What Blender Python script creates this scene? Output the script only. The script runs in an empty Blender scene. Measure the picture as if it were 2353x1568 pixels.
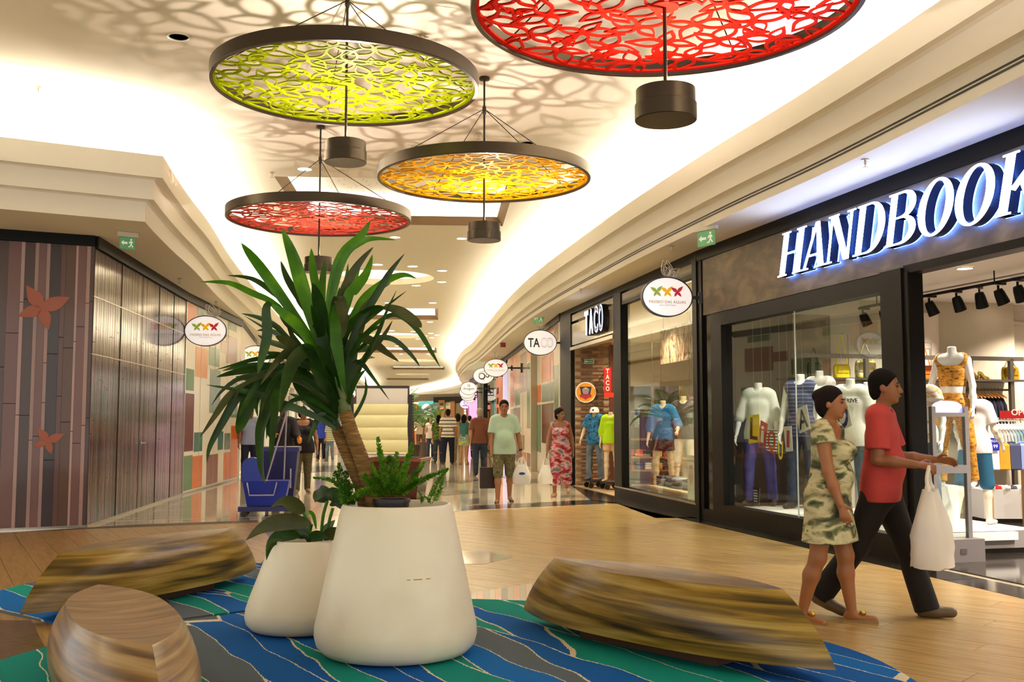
import bpy, bmesh, math, random
import numpy as np
from mathutils import Vector, Matrix
from mathutils.geometry import tessellate_polygon
random.seed(7)
PI = math.pi
SC = bpy.context.scene
COL = SC.collection

# ------------------------------------------------------------------ camera, world, exposure
F_PX, CAM_H = 2350.0, 1.38
PITCH = math.atan((970 - 784) / F_PX)
cam_d = bpy.data.cameras.new('camera')
cam_d.sensor_width = 36.0
cam_d.lens = 36.0 * F_PX / 2353.0
cam_d.clip_end = 400
cam = bpy.data.objects.new('camera', cam_d)
cam.location = (0, 0, CAM_H)
cam.rotation_euler = (PI / 2 + PITCH, 0, 0)
COL.objects.link(cam)
SC.camera = cam
world = bpy.data.worlds.new('world')
SC.world = world
world.use_nodes = True
world.node_tree.nodes['Background'].inputs[0].default_value = (1.0, 0.97, 0.90, 1)
world.node_tree.nodes['Background'].inputs[1].default_value = 1.1
SC.view_settings.view_transform = 'Standard'
SC.view_settings.look = 'None'
SC.view_settings.gamma = 1
SC.view_settings.use_curve_mapping = False
SC.view_settings.exposure = 0.72
COVE_E, SPOT_E = 27.0, 1.0
try:
    SC.cycles.use_denoising = True
    SC.cycles.max_bounces = 7
    SC.cycles.diffuse_bounces = 3
    SC.cycles.glossy_bounces = 3
    SC.cycles.transparent_max_bounces = 12
    SC.cycles.sample_clamp_indirect = 6.0
    SC.cycles.caustics_reflective = False
    SC.cycles.caustics_refractive = False
except Exception:
    pass

def ray(px, py):
    x = (px - 1176.5) / F_PX
    z = (784 - py) / F_PX
    c, s = math.cos(PITCH), math.sin(PITCH)
    return Vector((x, c - z * s, s + z * c))

def atz(px, py, z):
    d = ray(px, py)
    return Vector((0, 0, CAM_H)) + d * ((z - CAM_H) / d.z)

def atY(px, py, Y):
    d = ray(px, py)
    return Vector((0, 0, CAM_H)) + d * (Y / d.y)

# ------------------------------------------------------------------ materials
def lin(h):
    if not isinstance(h, str):
        return h
    h = h.lstrip('#')
    v = [int(h[i:i + 2], 16) / 255 for i in (0, 2, 4)]
    return tuple(x / 12.92 if x <= 0.04045 else ((x + 0.055) / 1.055) ** 2.4 for x in v)

_M = {}

def mat(color, rough=0.5, metal=0.0, emit=0.0, spec=0.5, trans=0.0, coat=0.0, bump=None, var=None, key=None):
    """plain principled; bump=(scale,strength); var=(color2, scale, stretch xyz, detail) mixes a second colour by noise"""
    k = key or repr((color, rough, metal, emit, spec, trans, coat, bump, var))
    if k in _M:
        return _M[k]
    m = bpy.data.materials.new('surface')
    m.use_nodes = True
    nt = m.node_tree
    b = nt.nodes['Principled BSDF']
    c = (*lin(color), 1)
    b.inputs['Base Color'].default_value = c
    b.inputs['Roughness'].default_value = rough
    b.inputs['Metallic'].default_value = metal
    b.inputs['Specular IOR Level'].default_value = spec
    b.inputs['Coat Weight'].default_value = coat
    b.inputs['Coat Roughness'].default_value = 0.08
    b.inputs['Transmission Weight'].default_value = trans
    if emit:
        b.inputs['Emission Color'].default_value = c
        b.inputs['Emission Strength'].default_value = emit
    tc = None
    if bump or var:
        tc = nt.nodes.new('ShaderNodeTexCoord')
    if var:
        mp = nt.nodes.new('ShaderNodeMapping')
        mp.inputs['Scale'].default_value = var[2]
        nt.links.new(tc.outputs['Object'], mp.inputs['Vector'])
        n = nt.nodes.new('ShaderNodeTexNoise')
        n.inputs['Scale'].default_value = var[1]
        n.inputs['Detail'].default_value = var[3] if len(var) > 3 else 4
        nt.links.new(mp.outputs[0], n.inputs['Vector'])
        r = nt.nodes.new('ShaderNodeValToRGB')
        lo, hi = (var[4] if len(var) > 4 else (0.35, 0.65))
        r.color_ramp.elements[0].position = lo
        r.color_ramp.elements[1].position = hi
        r.color_ramp.elements[0].color = c
        r.color_ramp.elements[1].color = (*lin(var[0]), 1)
        nt.links.new(n.outputs[0], r.inputs[0])
        nt.links.new(r.outputs[0], b.inputs['Base Color'])
    if bump:
        n2 = nt.nodes.new('ShaderNodeTexNoise')
        n2.inputs['Scale'].default_value = bump[0]
        n2.inputs['Detail'].default_value = 4
        nt.links.new(tc.outputs['Object'], n2.inputs['Vector'])
        bp = nt.nodes.new('ShaderNodeBump')
        bp.inputs['Strength'].default_value = bump[1]
        bp.inputs['Distance'].default_value = 0.01
        nt.links.new(n2.outputs[0], bp.inputs['Height'])
        nt.links.new(bp.outputs[0], b.inputs['Normal'])
    _M[k] = m
    return m

def emitter(color, strength):
    k = ('E', color, strength)
    if k in _M:
        return _M[k]
    m = bpy.data.materials.new('lamp_light')
    m.use_nodes = True
    nt = m.node_tree
    nt.nodes.clear()
    e = nt.nodes.new('ShaderNodeEmission')
    e.inputs[0].default_value = (*lin(color), 1)
    e.inputs[1].default_value = strength
    o = nt.nodes.new('ShaderNodeOutputMaterial')
    nt.links.new(e.outputs[0], o.inputs[0])
    _M[k] = m
    return m

def glass_mat(tint='#f4fbf8', refl=1.0):
    k = ('G', tint, refl)
    if k in _M:
        return _M[k]
    m = bpy.data.materials.new('pane_glass')
    m.use_nodes = True
    nt = m.node_tree
    nt.nodes.clear()
    t = nt.nodes.new('ShaderNodeBsdfTransparent')
    t.inputs[0].default_value = (*lin(tint), 1)
    g = nt.nodes.new('ShaderNodeBsdfGlossy')
    g.inputs['Roughness'].default_value = 0.0
    fr = nt.nodes.new('ShaderNodeFresnel')
    ge = nt.nodes.new('ShaderNodeNewGeometry')
    io = nt.nodes.new('ShaderNodeMapRange')
    io.inputs['To Min'].default_value = 1.5
    io.inputs['To Max'].default_value = 1 / 1.5
    nt.links.new(ge.outputs['Backfacing'], io.inputs['Value'])
    nt.links.new(io.outputs[0], fr.inputs[0])
    mx = nt.nodes.new('ShaderNodeMath')
    mx.operation = 'MULTIPLY'
    mx.inputs[1].default_value = refl
    mix = nt.nodes.new('ShaderNodeMixShader')
    o = nt.nodes.new('ShaderNodeOutputMaterial')
    nt.links.new(fr.outputs[0], mx.inputs[0])
    nt.links.new(mx.outputs[0], mix.inputs[0])
    nt.links.new(t.outputs[0], mix.inputs[1])
    nt.links.new(g.outputs[0], mix.inputs[2])
    nt.links.new(mix.outputs[0], o.inputs[0])
    _M[k] = m
    return m

def ramp_mat(stops, scale=3.0, stretch=(1, 1, 1), rough=0.6, detail=3.0, distort=0.0, interp='LINEAR', rand=False, coat=0.0, bump=0.0, coord='Object', spec=0.5):
    k = repr(('R', stops, scale, stretch, rough, detail, distort, interp, rand, coat, bump, coord, spec))
    if k in _M:
        return _M[k]
    m = bpy.data.materials.new('patterned_surface')
    m.use_nodes = True
    nt = m.node_tree
    b = nt.nodes['Principled BSDF']
    b.inputs['Roughness'].default_value = rough
    b.inputs['Coat Weight'].default_value = coat
    b.inputs['Coat Roughness'].default_value = 0.1
    b.inputs['Specular IOR Level'].default_value = spec
    tc = nt.nodes.new('ShaderNodeTexCoord')
    mp = nt.nodes.new('ShaderNodeMapping')
    mp.inputs['Scale'].default_value = stretch
    nt.links.new(tc.outputs[coord], mp.inputs['Vector'])
    n = nt.nodes.new('ShaderNodeTexNoise')
    n.noise_dimensions = '4D'
    n.inputs['Scale'].default_value = scale
    n.inputs['Detail'].default_value = detail
    n.inputs['Distortion'].default_value = distort
    nt.links.new(mp.outputs[0], n.inputs['Vector'])
    if rand:
        oi = nt.nodes.new('ShaderNodeObjectInfo')
        ml = nt.nodes.new('ShaderNodeMath')
        ml.operation = 'MULTIPLY'
        ml.inputs[1].default_value = 40
        nt.links.new(oi.outputs['Random'], ml.inputs[0])
        nt.links.new(ml.outputs[0], n.inputs['W'])
    r = nt.nodes.new('ShaderNodeValToRGB')
    r.color_ramp.interpolation = interp
    while len(r.color_ramp.elements) < len(stops):
        r.color_ramp.elements.new(0.5)
    for e, (p, c) in zip(r.color_ramp.elements, stops):
        e.position = p
        e.color = (*lin(c), 1)
    nt.links.new(n.outputs[0], r.inputs[0])
    nt.links.new(r.outputs[0], b.inputs['Base Color'])
    if bump:
        bp = nt.nodes.new('ShaderNodeBump')
        bp.inputs['Strength'].default_value = bump
        bp.inputs['Distance'].default_value = 0.01
        nt.links.new(n.outputs[0], bp.inputs['Height'])
        nt.links.new(bp.outputs[0], b.inputs['Normal'])
    _M[k] = m
    return m

# ------------------------------------------------------------------ mesh builder
class MB:
    def __init__(s):
        s.v, s.f = [], []

    def add(s, vs, fs):
        o = len(s.v)
        s.v += [tuple(v) for v in vs]
        s.f += [tuple(i + o for i in f) for f in fs]
        return s

    def box(s, c, size, rz=0.0, M=None):
        hx, hy, hz = size[0] / 2, size[1] / 2, size[2] / 2
        vs = [Vector((x, y, z)) for z in (-hz, hz) for y in (-hy, hy) for x in (-hx, hx)]
        R = M if M is not None else Matrix.Rotation(rz, 3, 'Z')
        vs = [R @ v + Vector(c) for v in vs]
        return s.add(vs, [(0, 2, 3, 1), (4, 5, 7, 6), (0, 1, 5, 4), (2, 6, 7, 3), (1, 3, 7, 5), (0, 4, 6, 2)])

    def bar(s, p, q, w, h=None):
        p, q = Vector(p), Vector(q)
        h = h or w
        d = (q - p)
        L = d.length
        d.normalize()
        up = Vector((0, 0, 1)) if abs(d.z) < 0.9 else Vector((0, 1, 0))
        x = d.cross(up).normalized()
        y = x.cross(d)
        M = Matrix((x, d, y)).transposed()
        return s.box((p + q) / 2, (w, L, h), M=M)

    def tube(s, pts, r, n=8, caps=True, closed=False):
        pts = [Vector(p) for p in pts]
        N = len(pts)
        rs = r if isinstance(r, (list, tuple)) else [r] * N
        vs, fs = [], []
        pu = None
        for i, p in enumerate(pts):
            a = pts[(i - 1) % N] if (closed or i) else p
            b = pts[(i + 1) % N] if (closed or i < N - 1) else p
            d = (b - a).normalized()
            if pu is None:
                up = Vector((0, 0, 1)) if abs(d.z) < 0.9 else Vector((1, 0, 0))
                pu = d.cross(up).normalized()
            u = (pu - d * pu.dot(d)).normalized()
            pu = u
            w = d.cross(u)
            for k in range(n):
                t = 2 * PI * k / n
                vs.append(p + (u * math.cos(t) + w * math.sin(t)) * rs[i])
        for i in range(N if closed else N - 1):
            j = (i + 1) % N
            for k in range(n):
                l = (k + 1) % n
                fs.append((i * n + k, j * n + k, j * n + l, i * n + l))
        if caps and not closed:
            fs.append(tuple(range(n)))
            fs.append(tuple((N - 1) * n + k for k in reversed(range(n))))
        return s.add(vs, fs)

    def lathe(s, prof, n=32, c=(0, 0, 0), caps=None):
        vs, fs = [], []
        for r, z in prof:
            for k in range(n):
                t = 2 * PI * k / n
                vs.append((c[0] + r * math.cos(t), c[1] + r * math.sin(t), c[2] + z))
        for i in range(len(prof) - 1):
            for k in range(n):
                l = (k + 1) % n
                fs.append((i * n + k, i * n + l, (i + 1) * n + l, (i + 1) * n + k))
        if caps is None:
            caps = tuple(prof[0]) != tuple(prof[-1])
        if caps and prof[0][0] > 1e-6:
            fs.append(tuple(reversed(range(n))))
        if caps and prof[-1][0] > 1e-6:
            fs.append(tuple((len(prof) - 1) * n + k for k in range(n)))
        return s.add(vs, fs)

    def prism(s, poly, O, U, V, depth, holes=()):
        """2-D polygon (with holes) in the plane O + x U + y V, extruded along U x V by depth"""
        O, U, V = Vector(O), Vector(U), Vector(V)
        W = U.cross(V).normalized() * depth
        loops = [list(poly)] + [list(h) for h in holes]
        flat = [p for l in loops for p in l]
        tris = tessellate_polygon([[Vector((p[0], p[1], 0)) for p in l] for l in loops])
        front = [O + U * p[0] + V * p[1] + W for p in flat]
        back = [O + U * p[0] + V * p[1] for p in flat]
        n = len(flat)
        fs = []
        for a, b, c in tris:
            pa, pb, pc = flat[a], flat[b], flat[c]
            ar = (pb[0] - pa[0]) * (pc[1] - pa[1]) - (pb[1] - pa[1]) * (pc[0] - pa[0])
            if ar < 0:
                b, c = c, b
            fs.append((a, b, c))
            if depth:
                fs.append((a + n, c + n, b + n))
        if depth:
            o = 0
            for li, l in enumerate(loops):
                ar = sum(l[i][0] * l[(i + 1) % len(l)][1] - l[(i + 1) % len(l)][0] * l[i][1] for i in range(len(l)))
                for i in range(len(l)):
                    j = (i + 1) % len(l)
                    q = (o + i, o + i + n, o + j + n, o + j)
                    fs.append(q if (ar > 0) == (li == 0) else q[::-1])
                o += len(l)
        return s.add(front + back if depth else front, fs)

    def grid(s, rows, closed_u=False):
        """rows: list of equal-length point lists"""
        m = len(rows[0])
        vs = [p for r in rows for p in r]
        fs = []
        for i in range(len(rows) - 1):
            for k in range(m if closed_u else m - 1):
                l = (k + 1) % m
                fs.append((i * m + k, i * m + l, (i + 1) * m + l, (i + 1) * m + k))
        return s.add(vs, fs)

    def mesh(s, smooth=False):
        me = bpy.data.meshes.new('shape')
        me.from_pydata(s.v, [], s.f)
        if smooth:
            me.polygons.foreach_set('use_smooth', [True] * len(me.polygons))
            me.set_sharp_from_angle(angle=math.radians(42 if smooth is True else smooth))
        me.update()
        return me

    def build(s, name, m, parent=None, smooth=False, loc=None, rz=None):
        return link(name, s.mesh(smooth), m, parent, loc, rz)

def link(name, me, m, parent=None, loc=None, rz=None):
    o = bpy.data.objects.new(name, me)
    if m is not None and not me.materials:
        me.materials.append(m)
    COL.objects.link(o)
    if parent is not None:
        o.parent = parent
    if loc is not None:
        o.location = loc
    if rz is not None:
        o.rotation_euler = (0, 0, rz)
    return o

ORD = ['first', 'second', 'third', 'fourth', 'fifth', 'sixth', 'seventh', 'eighth', 'ninth', 'tenth', 'eleventh', 'twelfth', 'thirteenth', 'fourteenth', 'fifteenth', 'sixteenth', 'seventeenth', 'eighteenth', 'nineteenth', 'twentieth', 'twenty-first', 'twenty-second']

def tag(o, label=None, cat=None, group=None, kind=None):
    if label:
        o['label'] = label
    if cat:
        o['category'] = cat
    if group:
        o['group'] = group
    if kind:
        o['kind'] = kind
    return o

def thing(name, label, cat, loc=(0, 0, 0), rz=0.0, group=None):
    o = bpy.data.objects.new(name, None)
    o.empty_display_size = 0.1
    COL.objects.link(o)
    o.location = loc
    o.rotation_euler = (0, 0, rz)
    return tag(o, label, cat, group)

def dup(root, loc=None, rz=None, label=None, mats=None):
    """a copy of a thing with copies of its parts and sub-parts (mesh data shared)"""
    def cp(o, par):
        c = o.copy()
        COL.objects.link(c)
        c.parent = par
        for ch in o.children:
            cp(ch, c)
        return c
    r = cp(root, None)
    if loc is not None:
        r.location = loc
    if rz is not None:
        r.rotation_euler = (0, 0, rz)
    if label:
        r['label'] = label
    return r

def light(name, kind, loc, energy, color='#ffe0b0', size=0.1, target=None, spot=None, blend=0.5, shape=None, sy=None):
    d = bpy.data.lights.new(name, kind)
    d.energy = energy
    d.color = lin(color)
    if kind == 'AREA':
        d.size = size
        if shape:
            d.shape = shape
            if sy:
                d.size_y = sy
    elif kind in ('POINT', 'SPOT'):
        d.shadow_soft_size = size
    if kind == 'SPOT':
        d.spot_size = math.radians(spot or 90)
        d.spot_blend = blend
    o = bpy.data.objects.new(name, d)
    COL.objects.link(o)
    o.location = loc
    if target is not None:
        o.rotation_euler = (Vector(target) - Vector(loc)).to_track_quat('-Z', 'Y').to_euler()
    return o

_T = {}

def text_mesh(s, bold=0.0, ext=0.004, space=1.0):
    """a line of lettering, one unit tall caps, centred on x; returned as a mesh lying in XY"""
    k = (s, bold, ext, space)
    if k in _T:
        return _T[k]
    cu = bpy.data.curves.new('lettering', 'FONT')
    cu.body = s
    cu.align_x = 'CENTER'
    cu.size = 1.0 / 0.69
    cu.offset = bold
    cu.extrude = ext
    cu.space_character = space
    cu.resolution_u = 3
    o = bpy.data.objects.new('lettering', cu)
    COL.objects.link(o)
    dg = bpy.context.evaluated_depsgraph_get()
    me = bpy.data.meshes.new_from_object(o.evaluated_get(dg))
    bpy.data.objects.remove(o)
    _T[k] = me
    return me

def text(s, name, m, parent, O, U, V, h, wscale=1.0, bold=0.0, width=None, ext=0.004, space=1.0):
    """lettering s at O (centre of its baseline), along U, upright along V, cap height h; width fixes its full width"""
    src = text_mesh(s, bold, ext / h, space)
    xs = [v.co.x for v in src.vertices]
    w0 = (max(xs) - min(xs)) if xs else 1
    cx = (max(xs) + min(xs)) / 2
    kx = (width / w0) if width else h * wscale
    U, V, O = Vector(U).normalized(), Vector(V).normalized(), Vector(O)
    W = U.cross(V)
    me = bpy.data.meshes.new('lettering')
    me.from_pydata([O + U * ((v.co.x - cx) * kx) + V * (v.co.y * h) + W * (v.co.z * h) for v in src.vertices], [], [tuple(p.vertices) for p in src.polygons])
    me.update()
    return link(name, me, m, parent)

def catmull(pts, n=6):
    pts = [Vector(p) for p in pts]
    out = []
    for i in range(len(pts) - 1):
        p0 = pts[max(i - 1, 0)]
        p1, p2 = pts[i], pts[i + 1]
        p3 = pts[min(i + 2, len(pts) - 1)]
        for k in range(n):
            t = k / n
            out.append(0.5 * ((2 * p1) + (p2 - p0) * t + (2 * p0 - 5 * p1 + 4 * p2 - p3) * t * t + (3 * p1 - p0 - 3 * p2 + p3) * t ** 3))
    out.append(pts[-1])
    return out

def clip_poly(poly, planes):
    """Sutherland-Hodgman: keep the side of each (point, normal) where (p - point).normal >= 0"""
    for P, N in planes:
        out = []
        for i in range(len(poly)):
            a, b = poly[i], poly[(i + 1) % len(poly)]
            da = (a[0] - P[0]) * N[0] + (a[1] - P[1]) * N[1]
            db = (b[0] - P[0]) * N[0] + (b[1] - P[1]) * N[1]
            if da >= 0:
                out.append(a)
            if (da >= 0) != (db >= 0):
                t = da / (da - db)
                out.append((a[0] + (b[0] - a[0]) * t, a[1] + (b[1] - a[1]) * t))
        poly = out
        if len(poly) < 3:
            return []
    return poly

def convex_planes(poly):
    """inward half-planes of a convex polygon"""
    n = len(poly)
    cx = sum(p[0] for p in poly) / n
    cy = sum(p[1] for p in poly) / n
    out = []
    for i in range(n):
        a, b = poly[i], poly[(i + 1) % n]
        N = (-(b[1] - a[1]), b[0] - a[0])
        if (cx - a[0]) * N[0] + (cy - a[1]) * N[1] < 0:
            N = (-N[0], -N[1])
        out.append((a, N))
    return out

def ell(a, b, n=40, cx=0, cy=0):
    return [(cx + a * math.cos(2 * PI * i / n), cy + b * math.sin(2 * PI * i / n)) for i in range(n)]
# ------------------------------------------------------------------ the plan of the mall
Z_S, Z_LIP, Z_C = 3.86, 4.66, 5.3          # soffit, cove lip, main ceiling

class Face:
    """a vertical shop-front plane: P + s*u along it, w into the shop, z up"""
    def __init__(f, P, Q):
        f.P = Vector((P[0], P[1], 0))
        d = Vector((Q[0] - P[0], Q[1] - P[1], 0))
        f.L = d.length
        f.u = d.normalized()
        f.n = Vector((-f.u.y, f.u.x, 0))          # to the left of u: into the shop when walking u towards the camera on the right side
        f.M = Matrix((f.u, f.n, Vector((0, 0, 1)))).transposed()

    def at(f, s, w, z):
        return f.P + f.u * s + f.n * w + Vector((0, 0, z))

    def hit(f, px, py, w=0.0):
        """(s, z) where the sight line of a pixel meets the plane w metres behind the front"""
        d = ray(px, py)
        P = f.P + f.n * w
        C = Vector((0, 0, CAM_H))
        t = (P - C).dot(f.n) / d.dot(f.n)
        X = C + d * t
        return (X - P).dot(f.u), X.z

    def box(f, mb, s0, s1, w0, w1, z0, z1):
        return mb.box(f.at((s0 + s1) / 2, (w0 + w1) / 2, (z0 + z1) / 2), (abs(s1 - s0), abs(w1 - w0), abs(z1 - z0)), M=f.M)

    def obj(f, name, m, parent, s0, s1, w0, w1, z0, z1):
        return f.box(MB(), s0, s1, w0, w1, z0, z1).build(name, m, parent)

    def panel(f, name, poly, m, parent, w0, depth, holes=()):
        """polygon in (s, z) with its face towards the corridor"""
        mb = MB()
        mb.prism([(p[0], p[1]) for p in poly], f.at(0, w0, 0), f.u, Vector((0, 0, 1)), depth, holes)
        return mb.build(name, m, parent)

HB = Face((2.70, 14.74), (3.82, 10.31))       # the fashion shop with the big lit letters
TC = Face((1.31, 22.31), (2.70, 14.74))       # the shop with the brick entrance
RP = Face((-0.19, 38.5), (1.13, 23.3))        # colour-block hoarding on the right
LFW = Face((-9.6, 11.64), (-5.58, 13.54))     # left hoarding, face towards the camera
LSW = Face((-5.58, 13.54), (-6.26, 19.53))    # left hoarding, face along the corridor
LP = Face((-6.26, 19.53), (-6.62, 24.9))      # colour-block hoarding on the left
for f in (LFW, LSW, LP):
    pass
# n of the left faces: left of u.  LFW: u=(.9,.43) -> n=(-.43,.9) away from camera = into the shop.  LSW: u=(-.1,1) -> n=(-1,-.1) into the shop.

W_R = [HB.at(9.5, 0, 0), HB.at(0, 0, 0), TC.at(0, 0, 0), TC.at(-1.0, 0, 0), RP.at(0, 0, 0), (-2.5, 61, 0), (-2.7, 76, 0), (-4.2, 92, 0), (-8, 112, 0), (-13, 130, 0)]
W_L = [(-14.0, 9.56, 0), LFW.at(0, 0, 0), LSW.at(0, 0, 0), LP.at(0, 0, 0), LP.at(LP.L, 0, 0), (-8.2, 33, 0), (-10.0, 47, 0), (-11.2, 60, 0), (-12.4, 75, 0), (-15, 100, 0), (-19, 130, 0)]
W_R = [Vector(p) for p in W_R]
W_L = [Vector(p) for p in W_L]
F_R = [Vector((x, y, 0)) for x, y in ((7.2, -9), (6.1, -5), (5.2, -1), (4.4, 3))] + [atz(px, py, Z_S).xy.to_3d() for px, py in ((2353, 172), (1900, 395), (1640, 512), (1400, 630), (1200, 745), (1100, 830))] + \
      [Vector((x, y, 0)) for x, y in ((-2.15, 48), (-3.1, 60), (-3.4, 76), (-4.6, 91), (-8.4, 108), (-13.2, 125))]
F_R = catmull(F_R, 6)
corner = atz(333, 510, Z_S).xy.to_3d()
F_L1 = [Vector((-14.0, 7.35, 0)), atz(0, 480, Z_S).xy.to_3d(), corner]
F_L2 = catmull([corner] + [atz(px, py, Z_S).xy.to_3d() for px, py in ((360, 540), (400, 580), (450, 626), (520, 700), (623, 786), (700, 845))] +
               [Vector((x, y, 0)) for x, y in ((-10.5, 60), (-11.6, 75), (-14, 100), (-18, 125))], 6)
F_L = F_L1[:-1] + F_L2

def offset(poly, d, side):
    """polyline moved d metres towards the corridor; side=-1: corridor on the left of the walk, +1 on the right"""
    out = []
    n = len(poly)
    for i, p in enumerate(poly):
        ns = []
        for a, b in ((i - 1, i), (i, i + 1)):
            if 0 <= a and b < n:
                t = (poly[b] - poly[a]).normalized()
                ns.append(Vector((t.y, -t.x, 0)) * side)
        m = sum(ns, Vector()).normalized()
        k = 1 / max(0.5, m.dot(ns[0]))
        out.append(p + m * d * k)
    return out

WALLW = mat('#f0e9d8', 0.75, key='cream_paint')
CEILM = mat('#e8e0cc', 0.8, key='ceiling_paint')
DARK = mat('#0b0a09', 0.45, 0, 0, 0.18, key='black_metal')
DARKM = mat('#110e0c', 0.45, 0, 0, 0.2, key='brown_black')

def sweep(poly, side, prof, m, name):
    mb = MB()
    rows = [[(p.x, p.y, z) for p in offset(poly, o, side)] for o, z in prof]
    mb.grid(rows)
    o = mb.build(name, m)
    o['kind'] = 'structure'
    return o

FASCIA = [(0.0, Z_S), (0.0, 4.11), (0.035, 4.125), (0.11, 4.125), (0.11, 4.37), (0.145, 4.385), (0.22, 4.385), (0.22, Z_LIP), (0.12, Z_LIP), (0.12, 4.5), (-0.5, 4.5), (-0.5, Z_C)]
sweep(F_R, -1, FASCIA, WALLW, 'wall_right_fascia')
sweep(F_L, 1, FASCIA, WALLW, 'wall_left_fascia')
slot = mat('#3a342c', 0.6)
for i, (za, zb) in enumerate(((3.955, 3.972), (3.988, 4.005))):
    sweep(F_R, -1, [(0.001, za), (0.006, za), (0.006, zb), (0.001, zb)], slot, 'trim_%d' % (i + 1))

def flat(poly, z, m, name, holes=(), up=False):
    loops = [[(p[0], p[1]) for p in poly]] + [[(p[0], p[1]) for p in h] for h in holes]
    fl = [p for l in loops for p in l]
    tri = tessellate_polygon([[Vector((p[0], p[1], 0)) for p in l] for l in loops])
    fs = []
    for a, b, c in tri:
        ar = (fl[b][0] - fl[a][0]) * (fl[c][1] - fl[a][1]) - (fl[b][1] - fl[a][1]) * (fl[c][0] - fl[a][0])
        fs.append((a, b, c) if (ar > 0) == up else (a, c, b))
    mb = MB()
    mb.add([(p[0], p[1], z) for p in fl], fs)
    o = mb.build(name, m)
    o['kind'] = 'structure'
    return o

flat([Vector((9, -9, 0)), *W_R] + F_R[::-1], Z_S, CEILM, 'ceiling_soffit_right')
flat(W_L + F_L[::-1], Z_S, CEILM, 'ceiling_soffit_left')

# cove lamps: long warm strips lying in both troughs
def cove(poly, side, name, k0=0):
    a = offset(poly, -0.06, side)
    b = offset(poly, -0.26, side)
    mb = MB()
    mb.grid([[(p.x, p.y, 4.53) for p in a], [(p.x, p.y, 4.53) for p in b]])
    o = mb.build(name, emitter('#fff6e8', COVE_E))
    tag(o, 'long warm strip lamp in the %s ceiling cove' % name.split('_')[0], 'lamp')
    o.name = 'cove_lamp'
    return o
cove(F_R, -1, 'right_cove')
cove(F_L, 1, 'left_cove')

# ------------------------------------------------------------------ main ceiling with recesses
def along(Y):
    """middle of the corridor and its heading at depth Y, from the two fascias"""
    def x_at(poly):
        for a, b in zip(poly, poly[1:]):
            if min(a.y, b.y) <= Y <= max(a.y, b.y) and a.y != b.y:
                return a.x + (b.x - a.x) * (Y - a.y) / (b.y - a.y)
        return poly[-1].x
    return (x_at(F_R) + x_at(F_L2)) / 2

recess = []
for i in range(9):
    Y = 18.2 + 9.45 * i
    recess.append(('rect' if i % 2 == 0 else 'round', Y))
XC = {0: -2.0, 1: -3.55, 2: -4.65, 3: -5.25, 4: -6.1, 5: -6.2, 6: -6.9, 7: -8.2, 8: -9.6}
holes = []
for i, (k, Y) in enumerate(recess):
    if k == 'rect':
        hw, hl = 1.95, 1.95
        t = math.radians(4)
        c, s = math.cos(t), math.sin(t)
        holes.append([(XC[i] + x * c - y * s, Y + x * s + y * c) for x, y in ((-hw, -hl), (hw, -hl), (hw, hl), (-hw, hl))])
    else:
        holes.append(ell(1.42, 1.42, 40, XC[i], Y))
ceil_poly = [(12, -9)] + [(p.x, p.y) for p in offset(F_R, -0.5, -1)] + [(p.x, p.y) for p in offset(F_L, -0.5, 1)[::-1]] + [(-14, -9)]
flat(ceil_poly, Z_C, CEILM, 'ceiling', holes)

BROWN = mat('#7d644a', 0.6)
PANEL_DOTS = None
def dots_mat():
    m = bpy.data.materials.new('perforated_board')
    m.use_nodes = True
    nt = m.node_tree
    b = nt.nodes['Principled BSDF']
    b.inputs['Roughness'].default_value = 0.8
    tc = nt.nodes.new('ShaderNodeTexCoord')
    v = nt.nodes.new('ShaderNodeTexVoronoi')
    v.inputs['Scale'].default_value = 9
    r = nt.nodes.new('ShaderNodeValToRGB')
    r.color_ramp.elements[0].position = 0.13
    r.color_ramp.elements[0].color = (0.16, 0.12, 0.08, 1)
    r.color_ramp.elements[1].position = 0.17
    r.color_ramp.elements[1].color = (0.9, 0.87, 0.8, 1)
    nt.links.new(tc.outputs['Object'], v.inputs['Vector'])
    nt.links.new(v.outputs['Distance'], r.inputs[0])
    nt.links.new(r.outputs[0], b.inputs['Base Color'])
    return m
DOTS = dots_mat()
for i, (k, Y) in enumerate(recess):
    h = holes[i]
    x0, y0 = XC[i], Y
    def ring(scale, z):
        return [(x0 + (p[0] - x0) * scale, y0 + (p[1] - y0) * scale, z) for p in h]
    n = len(h)
    par = thing('ceiling_recess_%d' % (i + 1), None, None)
    par['kind'] = 'structure'
    par['label'] = ('square' if k == 'rect' else 'round') + ' lit recess in the mall ceiling'
    mb = MB()
    k_in = 0.94 if k == 'rect' else 0.985
    mb.grid([ring(1.0, Z_C), ring(k_in, Z_C + 0.16), ring(k_in + 0.02, Z_C + 0.17), ring(1.02, Z_C + 0.17)], True)
    mb.build('rim', BROWN if k == 'rect' else CEILM, par)
    mb = MB()
    mb.grid([ring(1.02, Z_C + 0.06), ring(1.22, Z_C + 0.06), ring(1.22, Z_C + 0.55)], True)
    mb.build('side', CEILM, par)
    mb = MB()
    mb.add(ring(1.22, Z_C + 0.55), [tuple(range(n))[::-1]])
    mb.build('board', DOTS if i == 0 else CEILM, par)
    mb = MB()
    mb.grid([ring(1.17, Z_C + 0.09), ring(1.07, Z_C + 0.09)], True)
    mb.build('strip_lamp', emitter('#fff6e8', COVE_E * (0.5 if i < 6 else 0.3)), par)

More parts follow.
